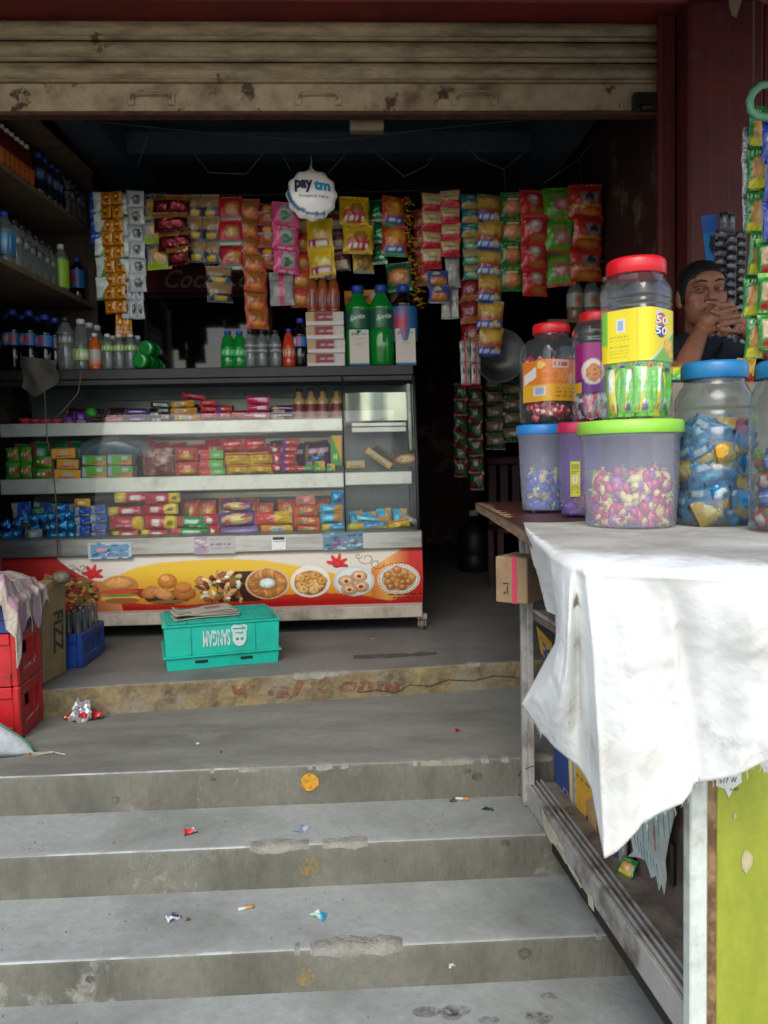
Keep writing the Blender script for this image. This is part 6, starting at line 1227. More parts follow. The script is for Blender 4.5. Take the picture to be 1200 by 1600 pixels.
WPR = mat('white_label_print', 'd8d8d4', .5, fine=0); jtext('50', -90 + 30, zt_, .052, hb * .9, WPR); jtext('50', -90 + 28, zb_, .052, hb * .9, WPR)
gi = 0
for row, (z0, hh_, nn) in enumerate(((.008, hj * .33, 11), (hj * .30, hj * .16, 11))):
    for k in range(nn):
        a = R(-90) + (k - (nn - 1) / 2) * .26; p = sqpt(a, rj * .84, 0)
        o = meshobj('biscuit_packet', pillow(('fifty', 'fiftyg')[gi % 2], .034, hh_, .02, gi % 3, axis='v'), None, (cj.x + p.x, cj.y + p.y, zj + z0), (R(rnd.uniform(-3, 3)), R(rnd.uniform(-4, 4)), a + math.pi / 2 + rnd.uniform(-.2, .2)))
        tag(o, f'yellow green snack packet, {"lower" if row == 0 else "upper"} row inside the tall square jar', 'packet', 'yellow green packets in the square jar'); gi += 1
# orange jar on the blue lid, purple jar on the crimson lid
zo = c2_.z + h2; ro = 42 / 1250 * c2_.y; ho = pY(868, 507, c2_.y).z - zo; co_ = Vector((pY(862, 600, c2_.y).x, c2_.y, zo))
j2 = jar('sweet_jar', 'squat clear jar with red lid and orange label on the blue lidded tub', co_, zo, ro, ho, PETJ, LIDR, .35, R(25), .66, .10, .78)
cv = Canvas(90, 50, 'cc7430'); cv.rect(0, 1, 0, .42, 'd09a2a'); cv.ell(.3, .88, .05, .1, 'd8b860'); cv.rect(.42, .62, .78, .98, 'c8a8a0'); cv.scrib(.44, .6, .88, 'b84848', .04, 4)
cv.put((np.abs(cv.V - .62 - (cv.U - .12) * .8) < .13) & (cv.U > .03) & (cv.U < .24), 'd0c8c0'); cv.put((np.abs(cv.V - .62 - (cv.U - .75) * .8) < .13) & (cv.U > .62) & (cv.U < .86), 'b8a08c')
for q in (.36, .46, .56): cv.ring(q, .62, .04, .15, 'd88a48', .7)
cv.rect(.2, .36, .14, .36, 'c8c8c4'); cv.rect(.22, .34, .17, .33, '8c9cb4')
for q in (.3, .22, .12): cv.scrib(.45, .95, q, 'a0701c', .02, 7)
wrapband('label', ro * 1.012, ho * .22, ho * .62, R(-90 - 88), R(-90 + 88), cv, LAB, j2, 60, .35, R(25), 40)
for k in range(46):
    a = R(-90) + rnd.uniform(-1.5, 1.5); q = ro * rnd.uniform(.78, .9); z = rnd.uniform(.012, ho * .24) if k < 36 else ho * rnd.uniform(.5, .66)
    o = meshobj('wrapped_sweet', pillow(('redsweet', 'redwhite', 'redwrap')[k % 3], .038, .026, .018, k % 3, axis='u', mtl=SHINY if k % 3 == 0 else None), None, (co_.x + q * math.cos(a), co_.y + q * math.sin(a), zo + z), (rnd.uniform(-.4, .4), rnd.uniform(-1, 1), a + 1.57 + rnd.uniform(-.4, .4))); tag(o, 'red and white wrapped sweet inside the orange labelled jar', 'sweet', 'red sweets in the orange labelled jar')
zp = c3.z + h3; rp = 37 / 1250 * c3.y; hp = pY(930, 486, c3.y).z - zp; cp = Vector((pY(938, 600, c3.y).x, c3.y + .03, zp))
j3 = jar('sweet_jar', 'clear jar with red lid and purple label behind the square jar', cp, zp, rp, hp, PETJ, LIDR, .2, 0, .72, .09, .86, (.70, .76, .82))
cv = Canvas(60, 50, '8c1f66'); cv.put(cv.V < .3, '5c1f6c'); cv.rect(0, .18, 0, .22, 'c89a24'); cv.ell(.34, .42, .16, .26, 'd0c0b4'); cv.ell(.35, .40, .11, .18, 'b87848'); cv.spots(6, .02, ['8a4a2c'], 2, (.28, .42, .3, .5))
wrapband('label', rp * 1.012, hp * .26, hp * .70, R(-90 - 80), R(-90 + 80), cv, LAB, j3, 60, .2, 0, 40)
mb = MB(); text(mb, 'JAM', (0, 0, 0), (1, 0, 0), (0, 0, 1), .05, .034, .02, .1, fn=lambda x, y: Vector((rp * 1.03 * math.cos(R(-90 - 62) + x / rp), rp * 1.03 * math.sin(R(-90 - 62) + x / rp), hp * .555 + y + x * .1))); mb.obj('lettering', WPR, j3)
for k in range(14):
    a = R(-90) + (k % 7 - 3) * .4; p = Vector((rp * .82 * math.cos(a), rp * .82 * math.sin(a), 0)); o = meshobj('biscuit_packet', pillow(('purplepack', 'silver', 'pinkwrap')[k % 3], .04, hp * .25, .02, k % 3, axis='v'), None, (cp.x + p.x, cp.y + p.y, zp + .01 + (k // 7) * .012), (0, rnd.uniform(-.3, .3), a + 1.57)); tag(o, 'purple and silver packet inside the purple labelled jar', 'packet', 'packets in the purple labelled jar')
# big milky jar with teal blue lid, and the one cut by the frame
zm = ZCL + .003; fm = pZ(1115, 824, zm); rm = 60 / 1250 * (fm.y + .1); cm = Vector((fm.x * (fm.y + rm) / fm.y, fm.y + rm, zm)); hm = pY(1120, 567, cm.y).z - zm
j4 = jar('sweet_jar', 'big milky jar with teal blue lid full of blue packets', cm, zm, rm, hm, MILK, LIDT, 0, 0, .80, .105, .80, (.22, .38, .60, .70))
for k in range(54):
    lay = k // 6; a = R(-90) + (k % 6 - 2.5) * .52 + (lay % 2) * .25; q = rm * .70
    key = ('bigblue', 'bigblue2', 'bigblue', 'bigblue2', 'gold', 'bigblue')[(k * 5 + lay) % 6] if lay < 6 else ('bigblue2', 'bigblue', 'bigblue', 'gold', 'pinkwrap', 'bigblue2')[k % 6]
    o = meshobj('snack_packet', pillow(key, .105, .07, .034, k % 3, axis='u'), None, (cm.x + q * math.cos(a), cm.y + q * math.sin(a), zm + .012 + lay * .024), (R(rnd.uniform(-8, 8)), R(rnd.uniform(-35, 35)), a + 1.57 + rnd.uniform(-.15, .15))); tag(o, 'blue snack packet with white or gold patch inside the milky jar', 'packet', 'packets in the milky jar')
cr = Vector((pY(1232, 840, 1.80).x, 1.80, zm)); rr_ = 60 / 1250 * 1.8; hr = pY(1230, 585, 1.8).z - zm
j5 = jar('sweet_jar', 'milky jar of red and green packets cut off by the right edge', cr, zm, rr_, hr + .03, MILK, LIDT, 0, 0, .8, .1, .82, (.25, .5))
for k in range(20):
    lay = k // 5; a = R(-90) + (k % 5 - 3.2) * .6; q = rr_ * .66
    o = meshobj('snack_packet', pillow(('noodlered', 'redwhite', 'limepack', 'bluepack')[(k + lay) % 4], .06, .05, .03, k % 3, axis='u'), None, (cr.x + q * math.cos(a), cr.y + q * math.sin(a), zm + .012 + lay * .042), (R(rnd.uniform(-8, 8)), R(rnd.uniform(-40, 40)), a + 1.57)); tag(o, 'red, green or blue packet inside the jar at the right edge', 'packet', 'packets in the right edge jar')
# carton behind the jars that carries packets and the shopkeeper's elbows
zk = pY(1100, 602, 2.5).z
cx = MB().box(.93, 1.62, 2.40, 2.60, ZCT + .001, zk, ch=.006).obj('storage_carton', mat('beige_carton', '8f8470', .8, dirt='6f6554', dscale=5)); tag(cx, 'beige carton standing on the counter behind the milky jar', 'carton')
a, b = pY(1046, 600, 2.42), pY(1080, 570, 2.42); o = meshobj('green_packet', boxmesh('limewhite2', b.x - a.x + .03, b.z - a.z, .06) if False else pillow('fiftyg', b.x - a.x + .04, b.z - a.z, .05, 1, axis='u'), None, ((a.x + b.x) / 2 + .01, 2.47, zk), (0, 0, .1)); tag(o, 'green and white packet lying behind the milky jar', 'packet')
PR['yellowbird'] = P('d0a818', ('ell', .45, .62, .14, .14, 'c8d0cc'), ('ell', .46, .62, .06, .07, '2a5a5a'), ('spots', 7, .12, ['b02028', 'c83a38'], 3, (.5, .9, .05, .4)))
a, b = pY(1160, 604, 2.42), pY(1190, 563, 2.42); o = meshobj('yellow_packet', pillow('yellowbird', b.x - a.x, b.z - a.z, .04, 2, axis='v'), None, ((a.x + b.x) / 2, 2.47, zk), (0, .1, -.1)); tag(o, 'yellow packet with red patch standing right of the milky jar', 'packet')
# ------------------------------------------------------------------ things hanging at the right
hk = thing('plastic_hook', 'pale green plastic hook hanging above the noodle packets', 'hook', pY(1190, 160, 2.2))
pp = [(1232, 150), (1222, 136), (1205, 131), (1188, 134), (1176, 145), (1171, 158), (1173, 172), (1182, 181), (1200, 184), (1215, 182)]
MB().tube([pY(x, y, 2.2) - Vector(hk.location) for x, y in pp], .0105, 10).obj('hook_body', mat('mint_plastic', '5f9c7c', .35, fine=.05), hk)
MB().tube([pY(1232, 150, 2.2) - Vector(hk.location), pY(1240, 60, 2.2) - Vector(hk.location), pY(1240, -120, 2.2) - Vector(hk.location)], .003, 6).obj('hanging_cord', CORD, hk)
tag(MB().tube([pY(x, y, 2.27) for x, y in ((1176, 168), (1177, 120), (1178, -60), (1178, -110))], .0025, 6).obj('string', CORD), 'thin cord carrying the green noodle strip at the right edge', 'cord')
strip(1166, 1196, 165, 560, 6, 'noodle', 'long green noodle packet strip at the right edge', 2.3, d=.04, sway=.06, over=1.03)
strip(1192, 1238, 190, 375, 3, 'bluepack', 'blue and red packet strip in front at the right edge', 2.22, d=.04, lean=.03)
strip(1184, 1232, 372, 545, 3, 'noodlered', 'green packet strip with red bands at the lower right edge', 2.24, d=.04)
strip(1160, 1180, 200, 360, 3, 'silver', 'folded silver backs of noodle packets left of the green strip', 2.33, d=.03, m=SILV, sway=.08)
strip(1116, 1136, 360, 560, 14, 'black', 'black sachet strip beside the shopkeeper, left one', 2.98, d=.03, m=FOIL)
strip(1134, 1150, 368, 575, 15, 'black', 'black sachet strip beside the shopkeeper, middle one', 2.95, d=.03)
strip(1148, 1164, 362, 555, 14, 'black', 'black sachet strip beside the shopkeeper, right one', 2.97, d=.03)
strip(1125, 1150, 332, 362, 1, 'black', 'black packet heading above the black sachet strips', 3.0, cols=2, d=.03)
tag(MB().tube([pY(1138, 336, 2.99), pY(1138, 200, 2.99), pY(1138, -20, 2.99)], .002, 5).obj('string', CORD), 'thin cord carrying the black sachet strips', 'cord')
a = pY(1108, 462, 3.06); b = pY(1136, 335, 3.06)
o = MB().box(-.03, .03, 0, .002, 0, b.z - a.z, colr='1f6a9c').grid(lambda u, v: Vector((-.03 + .06 * u, -.0008, (b.z - a.z) * v)), 16, 30, PR['bluecard']).obj('blue_card', PAPER, None, loc=((a.x + b.x) / 2, 3.06, a.z), rot=(0, R(-7), 0)); tag(o, 'bright blue display card hanging beside the black sachets', 'card')
tag(MB().tube([pY(1112, 338, 3.06), pY(1110, 200, 3.06), pY(1110, -20, 3.06)], .0015, 5).obj('string', CORD), 'thin cord carrying the blue display card', 'cord')
vs = [pY(x, y, 3.2) for x, y in ((1130, -30), (1168, -30), (1150, 28), (1143, 24))]; o = MB(); o.prism([(v.x - vs[0].x, v.z - vs[0].z) for v in vs], (0, 0, 0), (1, 0, 0), (0, 0, 1), .004); tag(o.obj('cloth_tip', mat('cream_cloth', '8a7a62', .9), loc=vs[0]), 'tip of a cream cloth hanging at the top right', 'cloth')
# ------------------------------------------------------------------ the shopkeeper
SKIN = mat('brown_skin', '8f5f46', .5, dirt='774832', dscale=7, damt=(.4, .7), bump=.25, bscale=90, fine=.12); HAIR = mat('black_hair', '0e0c0c', .5, bump=.6, bscale=120); SHIRT = mat('dark_navy_shirt', '171a24', .85, dirt='10121a', dscale=8, bump=.3, bscale=70)
YH = 2.78
hc = pY(1097, 463, YH)
man = thing('person', 'man in a dark shirt resting his clasped hands before his mouth', 'person', (hc.x, YH + .1, ZCT - .1))
HR = Matrix.Rotation(R(-7), 3, 'Z') @ Matrix.Rotation(R(-2), 3, 'Y') @ Matrix.Rotation(R(4), 3, 'X')
def H(x, y, z): return hc + HR @ Vector((x, y, z))
mb = MB()
def ell(c, r, M=HR, n=24, m=16): mb.ball(c, r, n, m, M)
ell(H(0, .012, .024), (.0735, .093, .094)); ell(H(0, -.016, -.03), (.060, .072, .085)); ell(H(0, -.040, -.075), (.044, .045, .042)); ell(H(-.012, -.06, -.086), (.026, .026, .022)); ell(H(.012, -.06, -.086), (.026, .026, .022))
for s in (-1, 1): ell(H(s * .036, -.052, -.014), (.030, .026, .030)); ell(H(s * .028, -.069, .033), (.026, .016, .013)); ell(H(s * .03, -.032, -.04), (.036, .050, .065))
ell(H(0, -.078, .045), (.05, .02, .03))
mb.tube([H(0, -.086, .024), H(0, -.096, .004), H(0, -.106, -.016)], [.009, .011, .014], 10); ell(H(0, -.104, -.019), (.015, .012, .010)); 
for s in (-1, 1): ell(H(s * .013, -.094, -.021), (.010, .011, .008))
ell(H(0, -.088, -.052), (.024, .012, .006)); ell(H(0, -.087, -.063), (.022, .012, .007))
for s in (-1, 1):
    mb.ball(H(s * .077, .012, -.005), (.010, .020, .031), 12, 10, HR); mb.ball(H(s * .073, .004, -.028), (.010, .012, .012), 10, 8, HR)
mb.tube([H(0, .02, -.05), H(0, .035, -.13), H(0, .06, -.22)], [.050, .050, .058], 16)
mb.tube([H(0, .06, -.18), H(0, .06, -.24)], [.07, .10], 16)
def C(x, y, Y): return pY(1040 + x / 7.275, 380 + y / 7.275, Y)
YHd = YH - .165
def limb(pts, rr): mb.tube(pts, rr, 14); mb.ball(pts[0], rr[0] * .98, 12, 8); mb.ball(pts[-1], rr[-1] * .98, 12, 8)
# forearms: his right (image left) and left (image right)
wR, wL = C(400, 1000, YHd + .03), C(905, 980, YHd + .03); eR = Vector((C(20, 1500, YHd).x, 2.50, zk + .035)); eL = Vector((C(1240, 1420, YHd).x, 2.50, zk + .035))
limb([eR, eR.lerp(wR, .35), eR.lerp(wR, .75), wR], [.034, .037, .030, .025]); limb([eL, eL.lerp(wL, .35), eL.lerp(wL, .75), wL], [.034, .037, .030, .025])
# palms
def palm(w, c, k, ra): mb.tube([w, c, k], ra, 12)
pR, pL = C(480, 890, YHd + .015), C(850, 890, YHd + .02)
palm(wR, pR, C(560, 830, YHd + .008), [.026, .033, .026]); palm(wL, pL, C(760, 850, YHd + .012), [.026, .033, .026])
mb.ball(C(500, 930, YHd + .01), (.028, .02, .034), 14, 10); mb.ball(C(830, 930, YHd + .012), (.028, .02, .034), 14, 10)
fr_ = .0088
FR = [[(520, 790, .0), (610, 715, -.016), (680, 700, -.018), (738, 690, -.008)], [(545, 840, -.004), (640, 785, -.024), (730, 755, -.026), (805, 735, -.012)], [(560, 890, -.004), (660, 850, -.026), (760, 832, -.026), (838, 822, -.012)], [(560, 965, .0), (640, 985, -.02), (730, 995, -.022), (800, 1000, -.010)]]
FL = [[(790, 780, .0), (690, 715, -.012), (590, 685, -.014), (480, 672, -.012)], [(800, 830, .0), (720, 835, -.016), (620, 810, -.020), (532, 776, -.018)], [(810, 890, .0), (740, 905, -.018), (670, 920, -.024), (606, 940, -.020)], [(810, 950, .0), (750, 1010, -.01), (680, 1030, -.014), (610, 1025, -.010)]]
nails = []
for FF, rs in ((FR, (.0088, .0094, .009, .0078)), (FL, (.0088, .0094, .009, .0078))):
    for f, r in zip(FF, rs):
        pts = [C(x, y, YHd + d) for x, y, d in f]; mb.tube(pts, [r * 1.12, r * 1.06, r, r * .8], 10); mb.ball(pts[-1], r * .8, 10, 8)
        for q in pts[1:3]: mb.ball(q, r * 1.12, 10, 8)
        nails.append((pts[-2], pts[-1], r))
for a, b, c in (((540, 850), (560, 740), (590, 660)), ((800, 850), (770, 740), (730, 660))):
    pts = [C(*a, YHd + .03), C(*b, YHd + .035), C(*c, YHd + .03)]; mb.tube(pts, [.013, .0105, .008], 10); mb.ball(pts[-1], .008, 8, 6)
sk = mb.obj('skin', SKIN, man, world=True)
rm_ = sk.modifiers.new('merge', 'REMESH'); rm_.mode = 'VOXEL'; rm_.voxel_size = .0025; rm_.use_smooth_shade = True
s_ = sk.modifiers.new('soft', 'SMOOTH'); s_.factor = .5; s_.iterations = 8
# face details
from mathutils.bvhtree import BVHTree
bpy.context.view_layer.update(); BV = BVHTree.FromObject(sk, bpy.context.evaluated_depsgraph_get())
EYW = mat('eye_white', 'a89c90', .25, fine=0); IRS = mat('dark_iris', '140c08', .15, fine=0)
for s in (-1, 1):
    e = H(s * .032, -.0700, .014); mb = MB(); mb.ball(e, (.0115, .0115, .0115), 14, 10); ey = mb.obj('eye', EYW, man, world=True)
    g = (CAM - e).normalized(); mb = MB(); mb.ball(e + g * .0068, .0062, 12, 8); mb.obj('iris', IRS, ey, world=True)
    for nm, dz, sg in (('upper_eyelid', .0022, 1), ('lower_eyelid', -.003, -1)):
        mb = MB(); pts = [H(s * .032 + x, -.0715 - .0125 * math.cos(x * 62), .014 + sg * (.0062 * math.cos(x * 100)) + dz * .3) for x in (-.014, -.009, -.003, .003, .009, .014)]; mb.tube(pts, .0028, 6); mb.obj(nm, SKIN, man, world=True)
    pts = []
    for k in range(6):
        o_ = H(s * (.013 + k * .0078), -.2, .037 + .0055 * math.sin(k * .62)) - man.location; hit = BV.ray_cast(o_, HR @ Vector((0, 1, 0)))
        if hit[0] is not None: pts.append(hit[0] + hit[1] * .0006)
    if len(pts) > 2: mb = MB(); mb.tube(pts, [.0022, .0034, .0036, .0032, .0025, .0012][:len(pts)], 6); mb.obj('eyebrow', HAIR, man)
# hair: a cap of short black hair, lower at the back and sides
mb = MB(); rings = []
N = 40
for j in range(13):
    ring = []
    for i in range(N):
        a = 2 * math.pi * i / N; front = -math.sin(a)                 # 1 in front
        low = -.035 if front < -.1 else (.0 if front < .35 else .058 + .012 * math.cos(3 * a)) if front < .55 or True else 0
        sm_ = max(0, min(1, (front - .22) / .45)); low = -.03 + .086 * sm_ * sm_ * (3 - 2 * sm_)
        top = .1235; ph = j / 12; z = low + (top - low) * math.sin(ph * math.pi / 2)
        q = math.sqrt(max(0, 1 - ((z - .024) / (.1005)) ** 2)) if z > .024 else 1 - .10 * ((.024 - z) / .06) ** 2
        k = 1 + .035 * mn.noise(Vector((math.cos(a) * 4, math.sin(a) * 4, ph * 5))) + .02 * mn.noise(Vector((math.cos(a) * 17, math.sin(a) * 17, ph * 16)))
        ring.append(H(.0785 * q * k * math.cos(a), .012 + (.0985 if math.sin(a) > 0 else .0965) * q * k * math.sin(a), z))
    rings.append(ring)
mb.loft(rings, cap0=False); ho_ = mb.obj('hair', HAIR, man, world=True); q = ho_.modifiers.new('thick', 'SOLIDIFY'); q.thickness = .006; q.offset = -1
mb = MB()
for k in range(800):
    a = rnd.uniform(0, 6.28); z = rnd.uniform(.03, .121); q = math.sqrt(max(0, 1 - ((z - .024) / .1005) ** 2)); p = H(.079 * q * math.cos(a), .012 + .098 * q * math.sin(a), z)
    if -math.sin(a) > .3 and z < .07: continue
    d = (p - hc).normalized(); tng = Vector((rnd.uniform(-1, 1), rnd.uniform(-1, 1), -.6)) * .011; mb.tube([p - d * .002, p + d * .004 + tng * .5, p + d * .003 + tng], [.0014, .001, .0004], 3)
mb.obj('hair_tufts', HAIR, man, world=True, kind='stuff')
for (a, b, r) in nails:
    mb = MB()
    d = (b - a).normalized(); up = (CAM - b).normalized(); n_ = (up - d * up.dot(d)).normalized(); c = b + n_ * r * .62 + d * r * .1; w = d.cross(n_)
    mb.add([c + d * x * r * .55 + w * y * r * .5 for x, y in ((-1, -.8), (0, -1), (1, -.7), (1.2, 0), (1, .7), (0, 1), (-1, .8))], [tuple(range(7))])
    mb.obj('fingernail', mat('nail', '9c7462', .3, fine=0), man, world=True)
# shirt: torso, shoulders and short sleeves
mb = MB()
shR, shL = Vector((hc.x - .19, YH + .06, hc.z - .235)), Vector((hc.x + .19, YH + .06, hc.z - .235))
mb.ball(Vector((hc.x, YH + .07, hc.z - .42)), (.19, .12, .26), 24, 16); mb.tube([shR, Vector((hc.x, YH + .06, hc.z - .185)), shL], [.062, .085, .062], 16); mb.ball(shR, .066, 14, 10); mb.ball(shL, .066, 14, 10)
for s_, e_ in ((shR, eR), (shL, eL)): mb.tube([s_, s_.lerp(e_, .35), s_.lerp(e_, .72)], [.064, .06, .057], 14)
mb.ball(Vector((hc.x, YH + .08, ZCT - .05)), (.19, .13, .35), 24, 14)
so_ = mb.obj('shirt', SHIRT, man, world=True); q = so_.modifiers.new('merge', 'REMESH'); q.mode = 'VOXEL'; q.voxel_size = .007; q.use_smooth_shade = True; q = so_.modifiers.new('soft', 'SMOOTH'); q.iterations = 4
mb = MB()
for s_, e_ in ((shR, eR), (shL, eL)): mb.tube([s_.lerp(e_, .6), s_.lerp(e_, .85), e_], [.046, .042, .041], 14); mb.ball(e_, .041, 12, 8)
mb.obj('upper_arms', SKIN, man, world=True)
mb = MB(); mb.add([H(-.05, -.02, -.2), H(.05, -.02, -.2), H(.0, -.06, -.30), H(-.055, .01, -.16), H(.055, .01, -.16)], [(0, 2, 1), (0, 1, 4, 3)]); mb.obj('chest_skin', SKIN, man, world=True)
mb = MB(); mb.tube([H(-.075, .03, -.15), H(-.06, -.02, -.19), H(-.02, -.066, -.27), H(0, -.074, -.305), H(.02, -.066, -.27), H(.06, -.02, -.19), H(.075, .03, -.15)], [.012, .016, .014, .010, .014, .016, .012], 8); mb.obj('collar', SHIRT, man, world=True)
# ------------------------------------------------------------------ crates and boxes on the left
CRR = mat('red_crate_plastic', 'a8181e', .4, dirt='7c1216', dscale=6, damt=(.5, .75)); CRB = mat('blue_crate_plastic', '173f86', .4, dirt='102c60', dscale=6); WPT = mat('white_crate_print', 'b0a8a8', .6, dirt='8a4040', dscale=18, damt=(.5, .6))
def crate(name, label, loc, rz, w, l, h, m, group=None, logo=None, neck=None):
    """bottle crate: frame of posts and bands, recessed side panels with hand holes; x to the side, y along the long side"""
    t = thing(name, label, 'crate', loc, (0, 0, rz), group); p = .028
    for x in (0, w): 
        for y in (0, l): mb = MB(); mb.box(x - (p if x else 0), x + (0 if x else p), y - (p if y else 0), y + (0 if y else p), 0, h, ch=.006); mb.obj('corner_post', m, t)
    for z0, z1, nm in ((.002, .05, 'bottom_band'), (h - .045, h - .002, 'top_band')):
        mb = MB(); mb.box(p, w - p, .001, .014, z0, z1, ch=.003); mb.box(p, w - p, l - .014, l - .001, z0, z1, ch=.003); mb.box(.001, .014, p, l - p, z0, z1, ch=.003); mb.box(w - .014, w - .001, p, l - p, z0, z1, ch=.003); mb.obj(nm, m, t)
    # recessed long sides with one window each, and short sides with a hand hole
    for sx in (0, 1):
        x0, x1 = (.010, .018) if sx == 0 else (w - .018, w - .010)
        mb = MB(); a, b = l * .30, l * .52; zl, zh = h * .52, h - .045
        mb.box(x0, x1, p, a, .05, h - .045); mb.box(x0, x1, b, l - p, .05, h - .045); mb.box(x0, x1, a, b, .05, zl); mb.obj('side_panel', m, t)
        mb = MB(); mb.box(*( (.003, .012) if sx == 0 else (w - .012, w - .003)), l * .62, l * .65, .05, h - .045, ch=.002); mb.box(*((.003, .012) if sx == 0 else (w - .012, w - .003)), l * .84, l * .87, .05, h - .045, ch=.002); mb.obj('side_ribs', m, t)
        y0, y1 = (.010, .018) if sx == 0 else (l - .018, l - .010)
        mb = MB(); mb.box(p, w * .3, y0, y1, .05, h - .045); mb.box(w * .7, w - p, y0, y1, .05, h - .045); mb.box(w * .3, w * .7, y0, y1, .05, h * .35); mb.obj('end_panel', m, t)
    MB().box(.018, w - .018, .018, l - .018, .004, .012).obj('crate_floor', m, t)
    return t
p0, p1 = pZ(34, 1157, Z1), pZ(70, 1121, Z1); dv = (p1 - p0); ang = math.atan2(dv.y, dv.x) - math.pi / 2
CL_ = dv.length; CH = pY(22, 1074, p0.y).z - Z1; CWd = .30
def xw(v, loc, rz): return Vector(loc) + Matrix.Rotation(rz, 3, 'Z') @ Vector(v)
base = p0 + Matrix.Rotation(ang, 3, 'Z') @ Vector((-CWd, 0, 0))
cA = crate('bottle_crate', 'lower red plastic bottle crate standing on the landing', base, ang, CWd, CL_, CH, CRR, 'stacked red bottle crates')
cB2 = crate('bottle_crate', 'upper red plastic bottle crate under the blue one', base + Vector((0, 0, CH)), ang, CWd, CL_, CH, CRR, 'stacked red bottle crates')
for t in (cA, cB2):
    mb = MB(); x = CWd - .0095
    o = (x, CL_ * .30, CH * .26)
    mb.prism([(0, 0), (.08, .005), (.13, .02), (.18, .055), (.175, .02), (.12, -.012), (.06, -.02), (.0, -.02)], o, (0, 1, 0), (0, 0, 1), .001); mb.obj('white_emblem', WPT, t)
mb = MB()
BGL = mat('bottle_glass', '2a2622', .1, fine=0, spec=.8)
for t, zb in ((cA, Z1 + .012), (cB2, Z1 + CH + .012)):
    for k in range(4):
        pos = xw((CWd - .06, CL_ * (.2 + .17 * k), 0), base, ang); o = MB().lathe([(.024, 0), (.027, .01), (.027, .10), (.014, .15), (.011, .18), (.013, .185), (0, .186)], 14).obj('glass_bottle', BGL, loc=(pos.x, pos.y, zb)); o.scale = (1, 1, (CH - .02) / .186)
        tag(o, f'dark glass bottle inside the {"lower" if t is cA else "upper"} red crate', 'bottle', f'bottles in the {"lower" if t is cA else "upper"} red crate')
BCH = CH * .62
cC = crate('bottle_crate', 'blue crate with white script on top of the red crates', base + Vector((.004, 0, 2 * CH)), ang, CWd, CL_ * .98, BCH, CRB)
MB().box(CWd - .0085, CWd - .0065, .03, CL_ - .04, .05, BCH - .046).obj('side_board', CRB, cC)
mb = MB(); text(mb, 'Sprite', (CWd - .0055, CL_ * .22, BCH * .40), (0, 1, 0), (0, 0, 1), CL_ * .5, BCH * .34, .015, .4); mb.obj('lettering', mat('crate_script', '9aa4b4', .6, fine=0), cC)
# striped sacking thrown over the crates
SK = vmat('sacking_weave', .95, .7, 60, dirt='7d7468', damt=(.55, .75)); cv = Canvas(120, 40, 'a39a8c')
for u in (.06, .26, .52, .62, .84): cv.rect(u, u + .075, 0, 1, '8f6f7c')
cv.rect(.62, .70, 0, 1, '9c7f88'); cv.noise(.1, 4, (60, 20)).noise(.06, 2)
top = 2 * CH + BCH
def sack(u, v):
    # u runs along the visible side from the near edge to the far edge, v from the far side of the top over the edge and down
    y = -.06 + (CL_ + .10) * u; jag = .05 * mn.noise(Vector((u * 7, 3, 0))) + .03 * math.sin(u * 31)
    if v < .5: x = CWd * (v / .5) - .02 ; z = top + .012 + .05 * max(0, mn.noise(Vector((u * 3, v * 5, 1))) + .35) + .06 * math.sin(math.pi * v) * (1 - .5 * u)
    else:
        q = (v - .5) / .5; x = CWd - .02 + .035 * min(1, q * 4) + .012 * math.sin(u * 20) * q; z = top + .035 - q * (.105 + .05 * (1 - u) + jag) - .01
    if u < .08: z -= .12 * (1 - u / .08) * (1 if v > .3 else .5)
    return Vector((x, y, z))
o = MB().grid(lambda u, v: sack(u, v), 119, 39, cv).obj('striped_sacking', SK, loc=base, rot=(0, 0, ang)); tag(o, 'faded pink and beige striped sacking thrown over the crates', 'sacking'); q = o.modifiers.new('t', 'SOLIDIFY'); q.thickness = .003
# brown carton with upright lettering
q0, q1 = pZ(69, 1069, 0), pZ(104, 1050, 0); dv = q1 - q0; an2 = math.atan2(dv.y, dv.x); w2 = dv.length; h2_ = pY(64, 917, q0.y).z
fz_ = thing('cardboard_box', 'tall brown cardboard box with sideways black letters beside the red crates', 'box', q0, (R(2), 0, an2))
mb = MB(); mb.box(0, w2, 0, .10, .001, h2_, ch=.004); mb.obj('box', mat('kraft_board', '87704c', .85, dirt='705c3e', dscale=5, bump=.1), fz_)
BP = mat('black_print', '242424', .7, fine=0)
mb = MB(); text(mb, 'FIZZ', (w2 * .42, -.0012, h2_ * .70), (0, 0, -1), (1, 0, 0), h2_ * .44, w2 * .44, .028); mb.obj('lettering', BP, fz_)
mb = MB(); text(mb, 'carbonated drink', (w2 * .30, -.001, h2_ * .62), (0, 0, -1), (1, 0, 0), h2_ * .3, w2 * .045); mb.obj('lettering', mat('brown_print', '5a4630', .8, fine=0), fz_)
mb = MB(); mb.add([Vector((w2 * .98, .001, h2_)), Vector((w2 * .98, .10, h2_)), Vector((w2 * .86, .08, h2_ + .03)), Vector((w2 * .5, .0, h2_ + .012)), Vector((0, .0, h2_))], [(0, 1, 2, 3, 4)]); mb.obj('box_flap', mat('kraft_board', '87704c'), fz_)
o = MB().ball((0, 0, 0), (.04, .03, .03), 10, 8).obj('crumpled_packet', mat('dull_wrapper', '4f4636', .5, bump=1, bscale=60, dirt='6a6450', dscale=20), loc=q0 + Vector((.07, .06, h2_ + .03))); tag(o, 'crumpled dull wrapper on top of the tall brown box', 'wrapper')
